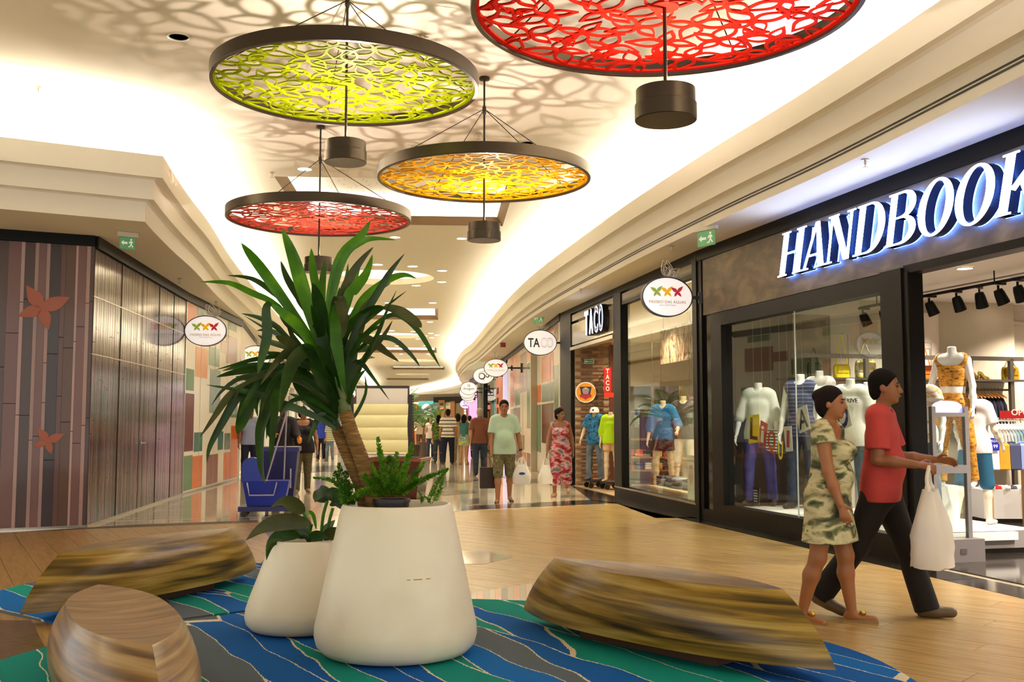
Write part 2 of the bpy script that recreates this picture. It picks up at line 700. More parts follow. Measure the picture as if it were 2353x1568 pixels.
# downlights in rows: small round fittings flush with the ceiling
def downlight(p, lit=True, label=None, r=0.085, e=14.0):
    t = thing('downlight', label or 'small round lit downlight in the corridor ceiling', 'ceiling light', p, 0, 'lit downlights of the corridor ceiling' if not label else None)
    mb = MB()
    mb.lathe([(r * 1.18, 0.0), (r * 1.18, -0.008), (r, -0.012), (r * 0.92, 0.0)], 20, caps=False)
    mb.build('trim_ring', mat('#d8d2c4', 0.35, 0.4), t, True)
    mb = MB()
    mb.lathe([(r * 0.95, -0.003), (0, -0.003)], 20)
    mb.build('lamp', emitter('#fff0d8', e) if lit else mat('#c9c4ba', 0.45, 0.5), t)
    return t
DLP = [(700, 388), (908, 545), (1061, 548), (868, 608), (948, 612), (1016, 622), (1015, 648), (956, 656), (893, 696), (994, 696), (988, 740), (900, 760), (950, 762), (990, 766), (992, 776), (1004, 770), (960, 779), (912, 780), (912, 795), (978, 795), (922, 814), (984, 814)]
for k, (px, py) in enumerate(DLP):
    p = atz(px, py, Z_C - 0.002)
    downlight(p, True, 'lit ceiling downlight on the %s side of the corridor, %s counting from the nearest' % ('left' if px < 930 else 'right', ORD[k]), 0.13 if p.y > 24 else 0.11, 14.0)['group'] = 'lit downlights of the corridor ceiling'
downlight(atz(411, 84, Z_C - 0.002), False, 'unlit chrome downlight in the ceiling left of the green disc', 0.1)
downlight(atz(1212, 328, Z_C - 0.002), False, 'unlit chrome downlight above the yellow disc', 0.1)
def sprinkler(px, py, z, label):
    t = thing('sprinkler', label, 'sprinkler', atz(px, py, z))
    mb = MB()
    mb.lathe([(0.035, 0.0), (0.035, -0.012), (0.012, -0.016), (0.01, -0.05), (0.004, -0.055), (0.004, -0.08)], 12)
    mb.build('body', mat('#b9a78c', 0.3, 0.7), t, True)
    mb = MB()
    mb.lathe([(0.028, -0.08), (0.028, -0.084), (0, -0.084)], 12)
    mb.build('deflector', mat('#b9a78c', 0.3, 0.7), t)
for px, py, z, lab in ((88, 200, Z_C, 'small sprinkler head in the ceiling at the far upper left'), (970, 80, Z_C, 'small sprinkler head in the ceiling right of the green disc'), (625, 396, Z_C, 'small sprinkler head in the ceiling above the brown corner of the square recess'),
                       (1100, 306, Z_C, 'small sprinkler head in the ceiling behind the yellow disc'), (1988, 366, Z_S, 'sprinkler head in the soffit above the big lit shop letters'), (1543, 565, Z_S, 'sprinkler head in the soffit above the oval mall sign'),
                       (1335, 664, Z_S, 'sprinkler head in the soffit above the brick shop entrance'), (413, 640, Z_S, 'sprinkler head in the left soffit above the glossy hoarding'), (497, 693, Z_S, 'sprinkler head in the left soffit beside the wire butterfly')):
    sprinkler(px, py, z, lab)

# ------------------------------------------------------------------ floor
def marble_mat():
    m = ramp_mat(((0.3, '#c2b294'), (0.55, '#d9ccb0'), (0.75, '#e6dac4')), 2.2, (1, 1, 1), 0.07, 6, 0.6, coat=0.3)
    return m
MARBLE = marble_mat()
GRANITE = ramp_mat(((0.35, '#15120f'), (0.6, '#2b2620'), (0.8, '#4c443a')), 26, (1, 1, 1), 0.12, 6, coord='Object')
GREYST = ramp_mat(((0.35, '#4a4438'), (0.7, '#6f6654')), 20, (1, 1, 1), 0.12, 6)
floor = flat([(-26, -9), (14, -9), (14, 132), (-26, 132)], 0.0, MARBLE, 'floor', up=True)

def slab(name, pts, m, z=0.0, h=0.004, parent=floor):
    """thin paving piece from floor points"""
    ar = sum(pts[i][0] * pts[(i + 1) % len(pts)][1] - pts[(i + 1) % len(pts)][0] * pts[i][1] for i in range(len(pts)))
    if ar < 0:
        pts = pts[::-1]
    mb = MB()
    mb.prism([(p[0], p[1]) for p in pts], (0, 0, z), (1, 0, 0), (0, 1, 0), h)
    return mb.build(name, m, parent)

# marble tiles of the corridor, near rows as pieces
def tile_field():
    t = math.radians(6)
    c, s = math.cos(t), math.sin(t)
    area = convex_planes([(-6.15, 14.2), (-1.0, 15.9), (1.9, 17.4), (1.25, 24.5), (-6.5, 24.5)])
    w = 1.2
    for i in range(-7, 5):
        for j in range(-1, 10):
            q = [(i * w + a, j * w + b) for a, b in ((0.003, 0.003), (w - 0.003, 0.003), (w - 0.003, w - 0.003), (0.003, w - 0.003))]
            q = [(x * c - y * s - 0.5, 14.2 + x * s + y * c) for x, y in q]
            q = clip_poly(q, area)
            if len(q) >= 3:
                slab('floor_tile', q, MARBLE, 0.0, 0.003)
tile_field()
def px_floor(pts, z=0.0):
    return [tuple(atz(x, y, z).xy) for x, y in pts]
for pts, m in (([(1073, 1164), (1355, 1150), (1420, 1157), (1060, 1173)], GRANITE), ([(1316, 1119), (1345, 1118), (1421, 1141), (1421, 1159), (1357, 1151)], GRANITE),
               ([(1000, 1131), (1085, 1127), (1095, 1133), (1020, 1140)], GREYST), ([(1018, 1107), (1110, 1103), (1060, 1112)], GREYST), ([(1060, 1150), (1102, 1146), (1100, 1158), (1075, 1162)], GREYST),
               ([(690, 1073), (800, 1070), (800, 1082), (690, 1087)], GREYST), ([(720, 1030), (800, 1026), (800, 1042), (720, 1052)], mat('#8a5a4a', 0.15)), ([(1120, 1095), (1180, 1092), (1170, 1099)], GREYST),
               ([(1200, 1103), (1262, 1100), (1250, 1109), (1205, 1112)], GREYST), ([(575, 1235), (610, 1258), (640, 1300), (560, 1262)], GREYST), ([(600, 1205), (690, 1203), (690, 1212), (610, 1216)], GREYST)):
    slab('floor_inlay', px_floor(pts), m, 0.003, 0.003)

# wood-look planks
def wood_mat(a, b, c, rough):
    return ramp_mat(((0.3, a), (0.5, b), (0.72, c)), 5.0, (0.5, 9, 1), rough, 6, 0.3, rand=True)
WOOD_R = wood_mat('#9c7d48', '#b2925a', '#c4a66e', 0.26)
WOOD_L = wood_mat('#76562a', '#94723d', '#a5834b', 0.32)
UNDER = mat('#4a3826', 0.6)
def planks(poly, heading, m, name, pw=0.25, pl=1.7):
    root = thing(name, None, None)
    root['kind'] = 'structure'
    a = math.atan2(heading[1], heading[0])
    c, s = math.cos(a), math.sin(a)
    loc = [(x * c + y * s, -x * s + y * c) for x, y in poly]     # into the plank frame
    root.rotation_euler = (0, 0, a)
    pls = convex_planes(loc)
    x0, x1 = min(p[0] for p in loc), max(p[0] for p in loc)
    y0, y1 = min(p[1] for p in loc), max(p[1] for p in loc)
    full = None
    count = 0
    j = 0
    y = y0
    while y < y1:
        x = x0 - pl * ((j * 0.37) % 1)
        while x < x1:
            q = [(x + 0.0015, y + 0.0022), (x + pl - 0.0015, y + 0.0022), (x + pl - 0.0015, y + pw - 0.0022), (x + 0.0015, y + pw - 0.0022)]
            r = clip_poly(q, pls)
            if len(r) >= 3:
                cx, cy = x + pl / 2, y + pw / 2
                if r == q:
                    if full is None:
                        full = MB().box((0, 0, 0.006), (pl - 0.003, pw - 0.0044, 0.006)).mesh()
                    me = full
                else:
                    mb = MB()
                    ar = sum(r[i][0] * r[(i + 1) % len(r)][1] - r[(i + 1) % len(r)][0] * r[i][1] for i in range(len(r)))
                    if ar < 0:
                        r = r[::-1]
                    mb.prism([(p[0] - cx, p[1] - cy) for p in r], (0, 0, 0.003), (1, 0, 0), (0, 1, 0), 0.006)
                    me = mb.mesh()
                link('plank', me, m, root, (cx, cy, 0))
                count += 1
            x += pl
        y += pw
        j += 1
    slab('underlay', poly, UNDER, 0.003, 0.003, None).parent = None
    o = bpy.data.objects['underlay']
    o.name = name + '_underlay'
    o['kind'] = 'structure'
    return count
A_, B_, C_ = px_floor(((1040, 1178), (1420, 1160), (2353, 1380)))
planks([A_, B_, C_, (5.3, 2.3), (1.5, 2.3), (-1.15, 6.4), (-1.15, 9.6)], (0.50, -0.46), WOOD_R, 'floor_right_planks', 0.27, 1.9)
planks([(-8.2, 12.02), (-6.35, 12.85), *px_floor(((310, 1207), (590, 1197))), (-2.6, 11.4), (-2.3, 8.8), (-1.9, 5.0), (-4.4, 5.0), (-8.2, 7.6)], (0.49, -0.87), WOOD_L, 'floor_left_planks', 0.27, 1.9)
slab('floor_patch', px_floor(((-60, 1430), (72, 1430), (103, 1492), (60, 1512), (0, 1535), (-60, 1560))), ramp_mat(((0.35, '#4a3a26'), (0.7, '#7a6444')), 14, (1, 4, 1), 0.2, 6), 0.009, 0.003)
slab('floor_patch', px_floor(((1058, 1270), (1105, 1266), (1176, 1284), (1110, 1300), (1058, 1299))), MARBLE, 0.009, 0.003)
for i, cl in enumerate(('#c9b79a', '#d9a98c', '#9a9480', '#cdb89b', '#e0b193', '#8d8874', '#c8b496', '#d9a88a', '#b9b09a', '#d2bda0', '#a3977c')):
    x0 = 1083 + i * 14
    slab('floor_mosaic', px_floor(((x0, 1366 - i * 2.2), (x0 + 13, 1364 - i * 2.2), (x0 + 13, 1392), (x0, 1392))), mat(cl, 0.25), 0.009, 0.002)

# black granite threshold along the right shops
for s0, s1 in ((-0.2, 1.3), (1.3, 2.8), (2.8, 4.3), (4.3, 5.8), (5.8, 7.3), (7.3, 9.2)):
    a = HB.at(s0 + 0.006, 0, 0)
    b = HB.at(s1 - 0.006, 0, 0)
    def edge(p):      # runs to the wood edge B_-C_
        d = Vector((B_[0], B_[1], 0))
        t = (Vector((C_[0], C_[1], 0)) - d)
        nn = Vector((-t.y, t.x, 0)).normalized()
        k = (d - p).dot(nn) / (-HB.n).dot(nn)
        return p - HB.n * (k - 0.01)
    ea, eb = edge(a), edge(b)
    slab('floor_granite', [tuple(q.xy) for q in (a, b, eb, ea)], GRANITE, 0.004, 0.005)
a, b = TC.at(3.3, 0, 0), TC.at(7.68, 0, 0)
slab('floor_granite', [tuple(a.xy), tuple(b.xy), tuple((HB.at(-0.2, 0, 0) - HB.n * 0.62).xy), B_], GRANITE, 0.004, 0.005)
# ------------------------------------------------------------------ left hoardings
def hoarding_finish(c, rough, coat=0.6):
    return mat(c, rough, 0, 0, 0.5, coat=coat * 0.6, key='hoard' + c + str(rough))
PLUM = ['#6d4a48', '#a98a86', '#3f2a28', '#9a7d78', '#6f4c4a', '#9f807c', '#2a1a20', '#5a3630', '#533522', '#b4938d', '#704b47', '#a6847c', '#46302e']
WID = [0.15, 0.045, 0.12, 0.045, 0.09, 0.045, 0.13, 0.06, 0.12, 0.03, 0.1, 0.05, 0.13]

def strips(face, s0, s1, root, rough, z1, zs, narrow=1.0, seed=3):
    rnd = random.Random(seed)
    s, i = s0, 0
    while s < s1 - 0.01:
        w = min(WID[i % 13] * narrow, s1 - s)
        c = PLUM[i % 13]
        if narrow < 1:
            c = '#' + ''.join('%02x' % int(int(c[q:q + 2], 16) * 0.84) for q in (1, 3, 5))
        cuts = [0.03] + sorted(z + rnd.uniform(-0.5, 0.5) for z in zs) + [z1]
        for a, b in zip(cuts, cuts[1:]):
            face.obj('plank', hoarding_finish(c, rough), root, s + 0.001, s + w - 0.001, -0.012 - 0.002 * (i % 3), 0.0, a + 0.004, b - 0.004)
        s += w
        i += 1
    return

hf = LFW.obj('wall_left_front', DARK, None, 0, LFW.L, 0.0, 0.15, 0, Z_S)
hf['kind'] = 'structure'
strips(LFW, 2.3, LFW.L, hf, 0.35, 3.72, (1.25, 2.55))
hs = LSW.obj('wall_left_side', DARK, None, 0, LSW.L, 0.0, 0.15, 0, Z_S)
hs['kind'] = 'structure'
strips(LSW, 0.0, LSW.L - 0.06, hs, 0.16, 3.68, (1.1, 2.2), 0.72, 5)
ALU = mat('#b9b2a6', 0.22, 0.9)
for s in (1.35, 2.6, 3.75, 4.9):
    LSW.obj('seam', DARK, hs, s - 0.008, s + 0.008, -0.019, 0, 0.03, 3.68)
for z in (2.28, 3.05):
    LSW.obj('seam', mat('#cfc4b4', 0.2, 0.6), hs, 0, LSW.L - 0.06, -0.019, 0, z - 0.008, z + 0.008)
LSW.obj('edge_profile', ALU, hs, LSW.L - 0.06, LSW.L, -0.03, 0, 0.0, 3.7)
LSW.obj('base_profile', ALU, hs, 0, LSW.L, -0.025, 0, 0.0, 0.035)
LFW.obj('base_profile', ALU, hf, 0, LFW.L, -0.025, 0, 0.0, 0.035)
def handle(face, s, z, parent):
    mb = MB()
    mb.bar(face.at(s, -0.02, z), face.at(s, -0.075, z), 0.02)
    mb.bar(face.at(s, -0.07, z), face.at(s + 0.11, -0.07, z), 0.018)
    face.box(mb, s - 0.03, s + 0.03, -0.03, -0.018, z - 0.03, z + 0.03)
    mb.build('door_handle', mat('#c9c4bc', 0.2, 1.0), parent)
handle(LSW, 2.7, 1.05, hs)
LFW.obj('trim_7', DARK, None, 0, LFW.L, -0.05, 0.0, 3.72, Z_S)['kind'] = 'structure'
LSW.obj('trim_8', DARK, None, 0, LSW.L, -0.05, 0.0, 3.7, Z_S)['kind'] = 'structure'
LP.obj('trim_9', DARK, None, 0, LP.L, -0.05, 0.0, 3.7, Z_S)['kind'] = 'structure'

def petal(L, w, n=9, tip=0.0):
    """leaf outline from the origin along +x"""
    up, dn = [], []
    for i in range(n + 1):
        t = i / n
        h = w * math.sin(PI * t ** 0.8) * (1 - 0.25 * t)
        up.append((L * t, h + tip * t * t))
        dn.append((L * t, -h + tip * t * t))
    return up + dn[-2:0:-1]

def rot2(poly, a, cx=0, cy=0, k=1.0):
    c, s = math.cos(a), math.sin(a)
    return [(cx + k * (x * c - y * s), cy + k * (x * s + y * c)) for x, y in poly]

WINGS = ((150, 1.0, 0.27), (28, 1.05, 0.26), (-115, 0.62, 0.2), (-48, 0.78, 0.2))
def butterfly(face_at, U, V, cx, cy, k, m, parent, name='wing', depth=0.012, tilt=0.0, wings=WINGS):
    for a, L, w in wings:
        mb = MB()
        mb.prism(rot2(petal(L, w, 8, 0.08 if a > 0 else -0.03), math.radians(a + tilt), cx, cy, k), face_at, U, V, depth)
        mb.build(name, m[wings.index((a, L, w)) % len(m)] if isinstance(m, list) else m, parent)
SALMON = mat('#a35a42', 0.4)
Zv = Vector((0, 0, 1))
for (px, py, k, lab) in ((95, 708, 0.42, 'larger salmon butterfly emblem high on the striped hoarding'), (108, 1014, 0.25, 'smaller salmon butterfly emblem low on the striped hoarding')):
    s, z = LFW.hit(px, py, -0.02)
    t = thing('butterfly_emblem', lab, 'emblem', LFW.at(s, -0.017, z))
    butterfly(Vector((0, 0, 0)), LFW.u, Zv, 0, 0, k, SALMON, t, tilt=-4, wings=((122, 0.82, 0.24), (24, 0.9, 0.24), (-150, 0.72, 0.2), (-65, 0.72, 0.2)))

# ------------------------------------------------------------------ colour-block hoardings
HCOL = {'o': '#c8682a', 'g': '#5b7a55', 'm': '#5c1f1c', 'v': '#8a6258', 't': '#3f6a5c', 'b': '#7c8f86', 'p': '#d39468', 'w': '#e6dccb'}
def colour_wall(face, name, rects, mirror):
    w = face.obj(name, mat('#e6decd', 0.22, 0, 0, 0.15, key='hoardwhite'), None, 0, face.L, 0.0, 0.12, 0, 3.7)
    w['kind'] = 'structure'
    for x0, x1, y0, y1, c in rects:
        q = []
        for px, py in ((x0, y0), (x1, y0), (x1, y1), (x0, y1)):
            q.append(face.hit(px, py))
        s0 = max(0.02, min(p[0] for p in q)); s1 = min(face.L - 0.02, max(p[0] for p in q))
        z1 = min(3.68, sum(p[1] for p in q[:2]) / 2); z0 = max(0.06, sum(p[1] for p in q[2:]) / 2)
        if s1 > s0 and z1 > z0:
            face.obj('colour_panel', mat(HCOL[c], 0.22, 0, 0, 0.12, key='hb' + c), w, s0, s1, -0.004, 0, z0, z1)
    return w
cw = colour_wall(LP, 'wall_left_panels', [(420, 453, 692, 757, 'o'), (453, 478, 706, 735, 'g'), (416, 445, 847, 897, 'g'), (413, 443, 904, 1038, 'm'), (446, 464, 994, 1038, 't'), (481, 504, 800, 842, 'g'),
     (508, 530, 786, 812, 'v'), (521, 544, 775, 838, 'v'), (450, 476, 800, 868, 'p'), (501, 512, 992, 1034, 't'), (516, 528, 996, 1033, 't'), (531, 545, 979, 1098, 'o'), (417, 440, 1048, 1128, 'g'), (442, 463, 1048, 1122, 'o'),
     (475, 499, 1045, 1113, 'v'), (514, 528, 1040, 1102, 'o'), (524, 543, 740, 760, 'g'), (483, 505, 850, 950, 'b'), (532, 545, 880, 960, 'g')], True)
LP.obj('base_profile', ALU, cw, 0, LP.L, -0.02, 0, 0, 0.03)
for s in (1.3, 2.6, 3.9):
    LP.obj('seam', mat('#b9ae9c', 0.3), cw, s - 0.006, s + 0.006, -0.006, 0, 0.03, 3.68)
handle(LP, 2.35, 1.05, cw)
cr = colour_wall(RP, 'wall_right_panels', [(1173, 1180, 800, 936, 'o'), (1181, 1195, 792, 925, 'p'), (1195, 1209, 780, 800, 'g'), (1196, 1210, 812, 901, 'v'), (1211, 1225, 785, 830, 'p'), (1211, 1225, 833, 985, 'g'),
     (1173, 1181, 940, 985, 'g'), (1181, 1195, 938, 1060, 'm'), (1183, 1195, 896, 932, 'g'), (1227, 1243, 887, 926, 'o'), (1227, 1243, 931, 1038, 'g'), (1245, 1272, 737, 768, 'o'), (1245, 1272, 815, 876, 'o'),
     (1245, 1272, 882, 923, 'b'), (1245, 1272, 928, 1020, 'm'), (1274, 1283, 735, 785, 'v'), (1274, 1283, 840, 1000, 'g'), (1196, 1205, 1000, 1033, 'g'), (1202, 1209, 1040, 1066, 'o'), (1211, 1228, 1043, 1093, 'm'), (1186, 1194, 1036, 1075, 'g')], False)
RP.obj('base_profile', ALU, cr, 0, RP.L, -0.02, 0, 0, 0.03)
for s in (3.6, 6.2, 8.6, 10.7, 13.2):
    RP.obj('seam', mat('#b9ae9c', 0.3), cr, s - 0.02, s + 0.02, -0.006, 0, 0.03, 3.68)
RP.obj('trim_10', DARK, None, 0, RP.L, -0.05, 0.1, 3.7, Z_S)['kind'] = 'structure'
hose = thing('fire_extinguisher', 'red fire extinguisher hung on the colour-block hoarding by the left shops', 'extinguisher', LP.at(LP.L - 0.1, -0.1, 0.95))
MB().lathe([(0.0, 0), (0.08, 0.01), (0.085, 0.05), (0.085, 0.42), (0.05, 0.5), (0.025, 0.52), (0.025, 0.56), (0, 0.56)], 18).build('cylinder', mat('#b3160f', 0.25), hose, True)
MB().tube([(0.02, 0, 0.54), (0.1, 0, 0.56), (0.13, 0, 0.45), (0.1, 0, 0.2)], 0.012).build('hose', mat('#15110f', 0.5), hose, True)
MB().box((0, 0, 0.58), (0.12, 0.03, 0.03)).build('valve_handle', mat('#1b1513', 0.4), hose)

# ------------------------------------------------------------------ the big shop front (right)
CONC = ramp_mat(((0.3, '#5f5648'), (0.5, '#786b57'), (0.72, '#96876e')), 2.6, (1, 1, 2.0), 0.6, 8, 0.8, bump=0.12)
hb = HB.obj('wall_right_shopfront', CONC, None, 0.16, 9.4, 0.0, 0.16, 2.9, 3.7)
hb['kind'] = 'structure'
HB.obj('trim_11', DARK, None, 0.0, 9.4, -0.03, 0.16, 3.7, Z_S)['kind'] = 'structure'
HB.obj('corner_post', DARK, hb, -0.02, 0.15, -0.02, 0.2, 0, 3.7)
HB.obj('smoked_side_panel', mat('#1a1512', 0.08), hb, 0.16, 0.5, 0.02, 0.1, 0.1, 2.89)
HB.obj('sill', DARKM, hb, 0.16, 4.85, -0.03, 0.2, 0.0, 0.16)
wf = thing('window_1', None, None)
wf['kind'] = 'structure'
for a, b, z0, z1 in ((0.5, 0.83, 0.16, 2.88), (4.5, 4.85, 0.0, 2.9), (0.83, 4.5, 2.7, 2.88), (0.83, 4.5, 0.16, 0.26)):
    HB.obj('frame_bar', DARKM, wf, a, b, -0.05, 0.12, z0, z1)
HB.obj('frame_bar', DARK, wf, 4.85, 4.93, -0.03, 0.14, 0.0, 2.86)
HB.obj('door_lintel', DARK, wf, 4.85, 9.4, -0.02, 0.16, 2.84, 2.92)
for a, b in ((0.83, 2.648), (2.652, 4.5)):
    HB.obj('pane', glass_mat(), wf, a, b, 0.03, 0.034, 0.26, 2.7)
HB.obj('pane_joint', mat('#d5dad6', 0.2), wf, 2.646, 2.654, 0.025, 0.04, 0.26, 2.7)

# big lit italic lettering, each letter a solid box letter
def bod_letter(ch):
    """thick-thin serif capitals in a 1-high box; list of (outer, holes)"""
    T, h, sf = 0.125, 0.028, 0.055          # stem, hairline, serif length
    def stem(x, w=T):
        return [(x, 0), (x + w, 0), (x + w, 1), (x, 1)]
    def serif(x0, x1, y):
        return [(x0 - sf, y), (x1 + sf, y), (x1 + sf, y + h), (x0 - sf, y + h)]
    P = []
    if ch == 'H':
        P = [(stem(0), ()), (stem(0.42), ()), ([(T, 0.48), (0.42, 0.48), (0.42, 0.52), (T, 0.52)], ())]
        for x in (0, 0.42):
            P += [(serif(x, x + T, 0), ()), (serif(x, x + T, 1 - h), ())]
        w = 0.59
    elif ch == 'A':
        P = [([(0.0, 0), (0.05, 0), (0.29, 0.86), (0.33, 1), (0.28, 1)], ()), ([(0.29, 1), (0.38, 1), (0.62, 0), (0.46, 0)], ()), ([(0.09, 0.27), (0.45, 0.27), (0.45, 0.31), (0.1, 0.31)], ()),
             (serif(-0.02, 0.09, 0), ()), (serif(0.43, 0.62, 0), ())]
        w = 0.62
    elif ch == 'N':
        P = [([(0, 0), (0.04, 0), (0.04, 1), (0, 1)], ()), ([(0.0, 1), (0.16, 1), (0.58, 0), (0.45, 0)], ()), ([(0.53, 0), (0.58, 0), (0.58, 1), (0.53, 1)], ()),
             (serif(-0.02, 0.06, 0), ()), (serif(-0.02, 0.15, 1 - h), ()), (serif(0.5, 0.6, 1 - h), ())]
        w = 0.6
    elif ch in 'O':
        P = [(ell(0.31, 0.515, 44, 0.31, 0.5), [ell(0.19, 0.475, 36, 0.31, 0.5)])]
        w = 0.62
    elif ch == 'D':
        out = [(T, 0), (0.28, 0)] + [(0.28 + 0.34 * math.cos(a), 0.5 + 0.5 * math.sin(a)) for a in np.linspace(-PI / 2, PI / 2, 22)[1:-1]] + [(0.28, 1), (T, 1)]
        inn = [(T + 0.001, h), (0.25, h)] + [(0.25 + 0.235 * math.cos(a), 0.5 + (0.5 - h) * math.sin(a)) for a in np.linspace(-PI / 2, PI / 2, 18)[1:-1]] + [(0.25, 1 - h), (T + 0.001, 1 - h)]
        P = [(out + [(0, 1), (0, 0)], [inn]), (serif(0, 0.1, 0), ()), (serif(0, 0.1, 1 - h), ())]
        w = 0.62
    elif ch == 'B':
        up = [(0, 0.5), (0.3, 0.5)] + [(0.3 + 0.25 * math.cos(a), 0.75 + 0.25 * math.sin(a)) for a in np.linspace(-PI / 2, PI / 2, 16)[1:-1]] + [(0.3, 1), (0, 1)]
        ui = [(T, 0.53)] + [(0.24 + 0.185 * math.cos(a), 0.75 + 0.22 * math.sin(a)) for a in np.linspace(-PI / 2, PI / 2, 14)] + [(T, 0.97)]
        lo = [(0, 0), (0.3, 0)] + [(0.3 + 0.3 * math.cos(a), 0.265 + 0.265 * math.sin(a)) for a in np.linspace(-PI / 2, PI / 2, 16)[1:-1]] + [(0.3, 0.53), (0, 0.53)]
        li = [(T, 0.03)] + [(0.26 + 0.215 * math.cos(a), 0.265 + 0.235 * math.sin(a)) for a in np.linspace(-PI / 2, PI / 2, 14)] + [(T, 0.5)]
        P = [(up, [ui]), (lo, [li]), (serif(0, 0.1, 0), ()), (serif(0, 0.1, 1 - h), ())]
        w = 0.6
    else:      # K
        P = [(stem(0), ()), ([(T, 0.4), (0.2, 0.36), (0.58, 1), (0.53, 1)], ()), ([(0.24, 0.52), (0.38, 0.6), (0.66, 0), (0.45, 0)], ()), (serif(0, T, 0), ()), (serif(0, T, 1 - h), ()), (serif(0.5, 0.6, 1 - h), ()), (serif(0.45, 0.66, 0), ())]
        w = 0.66
    return P, w
sign = thing('shop_sign', 'row of large white backlit italic letters on the dark concrete shop front', 'sign', HB.at(4.3, -0.1, 3.11))
LETW = emitter('#c6d6ff', 11.0)
LETS = mat('#1a2a4a', 0.25)
HALO = emitter('#4f7fff', 14.0)
hz = 0.505
XS = [2.64, 3.175, 3.686, 4.225, 4.773, 5.227, 5.757, 6.35]
WS = [0.82, 0.69, 0.70, 0.745, 0.713, 0.79, 0.79, 0.80]
for ch, xs, kx in zip('HANDBOOK', XS, WS):
    P, w = bod_letter(ch)
    mb, mb2, mb3 = MB(), MB(), MB()
    O = HB.at(xs, -0.14, 3.11) - sign.location
    sh = 0.17
    for out, hs_ in P:
        o2 = [((px_ + sh * py_ * 1.0) * kx, py_ * hz) for px_, py_ in out]
        h2 = [[((px_ + sh * py_) * kx, py_ * hz) for px_, py_ in q] for q in hs_]
        mb.prism(o2, O, HB.u, Zv, 0.012, h2)
        mb2.prism(o2, O + HB.n * 0.10, HB.u, Zv, 0.10, h2)
        mb3.prism(o2, O + HB.n * 0.115, HB.u, Zv, 0.01, h2)
    r = mb2.build('letter', LETS, sign)
    mb.build('letter_face', LETW, r)
    mb3.build('letter_back_glow', HALO, r)

# room behind
SHOPW = mat('#d9cfc0', 0.7)
room = HB.obj('wall_right_shop_back', SHOPW, None, 0.1, 9.4, 6.6, 6.75, 0, 3.3)
room['kind'] = 'structure'
for s in (1.2, 2.4, 3.6, 4.8, 6.0, 7.2):
    HB.obj('pilaster', mat('#e4dbcd', 0.7), room, s, s + 0.1, 6.48, 6.6, 0, 3.2)
HS = Face(tuple(HB.at(0.17, 0.1, 0).xy), tuple(HB.at(0.17, 6.7, 0).xy))      # the far side wall of the shop, facing the doorway
hs_w = HS.obj('wall_right_shop_side', mat('#cfc3b2', 0.7), None, 0, HS.L, 0.0, 0.1, 0, 3.3)
hs_w['kind'] = 'structure'
x_d, x_c = HS.hit(1818, 800)[0], HS.hit(1905, 800)[0]
HS.obj('dark_panel', mat('#2a231d', 0.35), hs_w, 0.0, x_d, -0.05, 0.0, 0, 3.2)
HS.obj('concrete_panel', CONC, hs_w, x_d, x_c, -0.04, 0.0, 0, 2.95)
for s in (HS.hit(2188, 800)[0], HS.hit(2260, 800)[0], HS.hit(2310, 800)[0]):
    HS.obj('pilaster', mat('#efe6da', 0.7), hs_w, s, s + 0.07, -0.07, 0.0, 0, 2.9)
HS.obj('cornice', mat('#bfb3a2', 0.7), hs_w, HS.hit(2080, 800)[0], HS.L, -0.06, 0, 2.88, 2.94)
MB().lathe([(0.42, 0.0), (0.42, 3.0)], 32, c=HS.at(HS.hit(2105, 800)[0], 0.16, 0)).build('round_column', mat('#d9cdbd', 0.6), hs_w, True)
HB.obj('wall_right_shop_end', SHOPW, None, 9.4, 9.5, 0.16, 6.75, 0, 3.3)['kind'] = 'structure'
HB.obj('ceiling_shop', mat('#efe6da', 0.8), None, 0.1, 9.5, 0.1, 6.75, 3.2, 3.3)['kind'] = 'structure'
sf = HB.obj('floor_shop', ramp_mat(((0.35, '#2a2521'), (0.7, '#413a34')), 12, (1, 1, 1), 0.1, 5), None, 0.2, 9.4, 0.12, 6.75, 0.0, 0.012)
sf['kind'] = 'structure'
for k in range(3):
    HB.obj('slot_diffuser', mat('#4a443d', 0.6), bpy.data.objects['ceiling_shop'], 2.0, 5.6, 1.25 + k * 0.09, 1.27 + k * 0.09, 3.194, 3.2)
HB.obj('track_slot', mat('#5a534b', 0.6), bpy.data.objects['ceiling_shop'], 0.8, 9.2, 2.85, 2.93, 3.194, 3.2)
# track with spot heads
tr = thing('lighting_track', 'long black lighting track under the white shop ceiling', 'track', HB.at(3.4, 2.4, 3.05))
mb = MB(); mb.bar(HB.at(0.4, 2.4, 3.05) - tr.location, HB.at(6.4, 2.4, 3.05) - tr.location, 0.035); mb.build('rail', DARK, tr)
for s in (0.8, 3.2, 5.8):
    mb = MB(); mb.bar(HB.at(s, 2.4, 3.05) - tr.location, HB.at(s, 2.4, 3.2) - tr.location, 0.012); mb.build('hanger', DARK, tr)
def track_spot(p, k):
    t = thing('track_spot', ['first', 'second', 'third', 'fourth', 'fifth', 'sixth', 'seventh', 'eighth'][k] + ' black spot head from the left on the shop lighting track', 'spotlight', p, math.radians(20 + 17 * (k % 3)), 'spot heads on the lighting track')
    MB().box((0, 0, -0.018), (0.17, 0.05, 0.03)).build('adapter', DARK, t)
    MB().bar((-0.02, 0, -0.04), (-0.02, 0, -0.15), 0.02).build('stem', DARK, t)
    mb = MB()
    d = Vector((0.45, -0.1, -1)).normalized()
    mb.lathe([(0.0, 0.0), (0.05, 0.005), (0.062, 0.05), (0.075, 0.19), (0.065, 0.19), (0.05, 0.1), (0, 0.1)], 18)
    R = d.to_track_quat('Z', 'Y').to_matrix()
    mb.v = [tuple(R @ Vector(v) + Vector((-0.03, 0, -0.09))) for v in mb.v]
    mb.build('head', DARK, t, True)
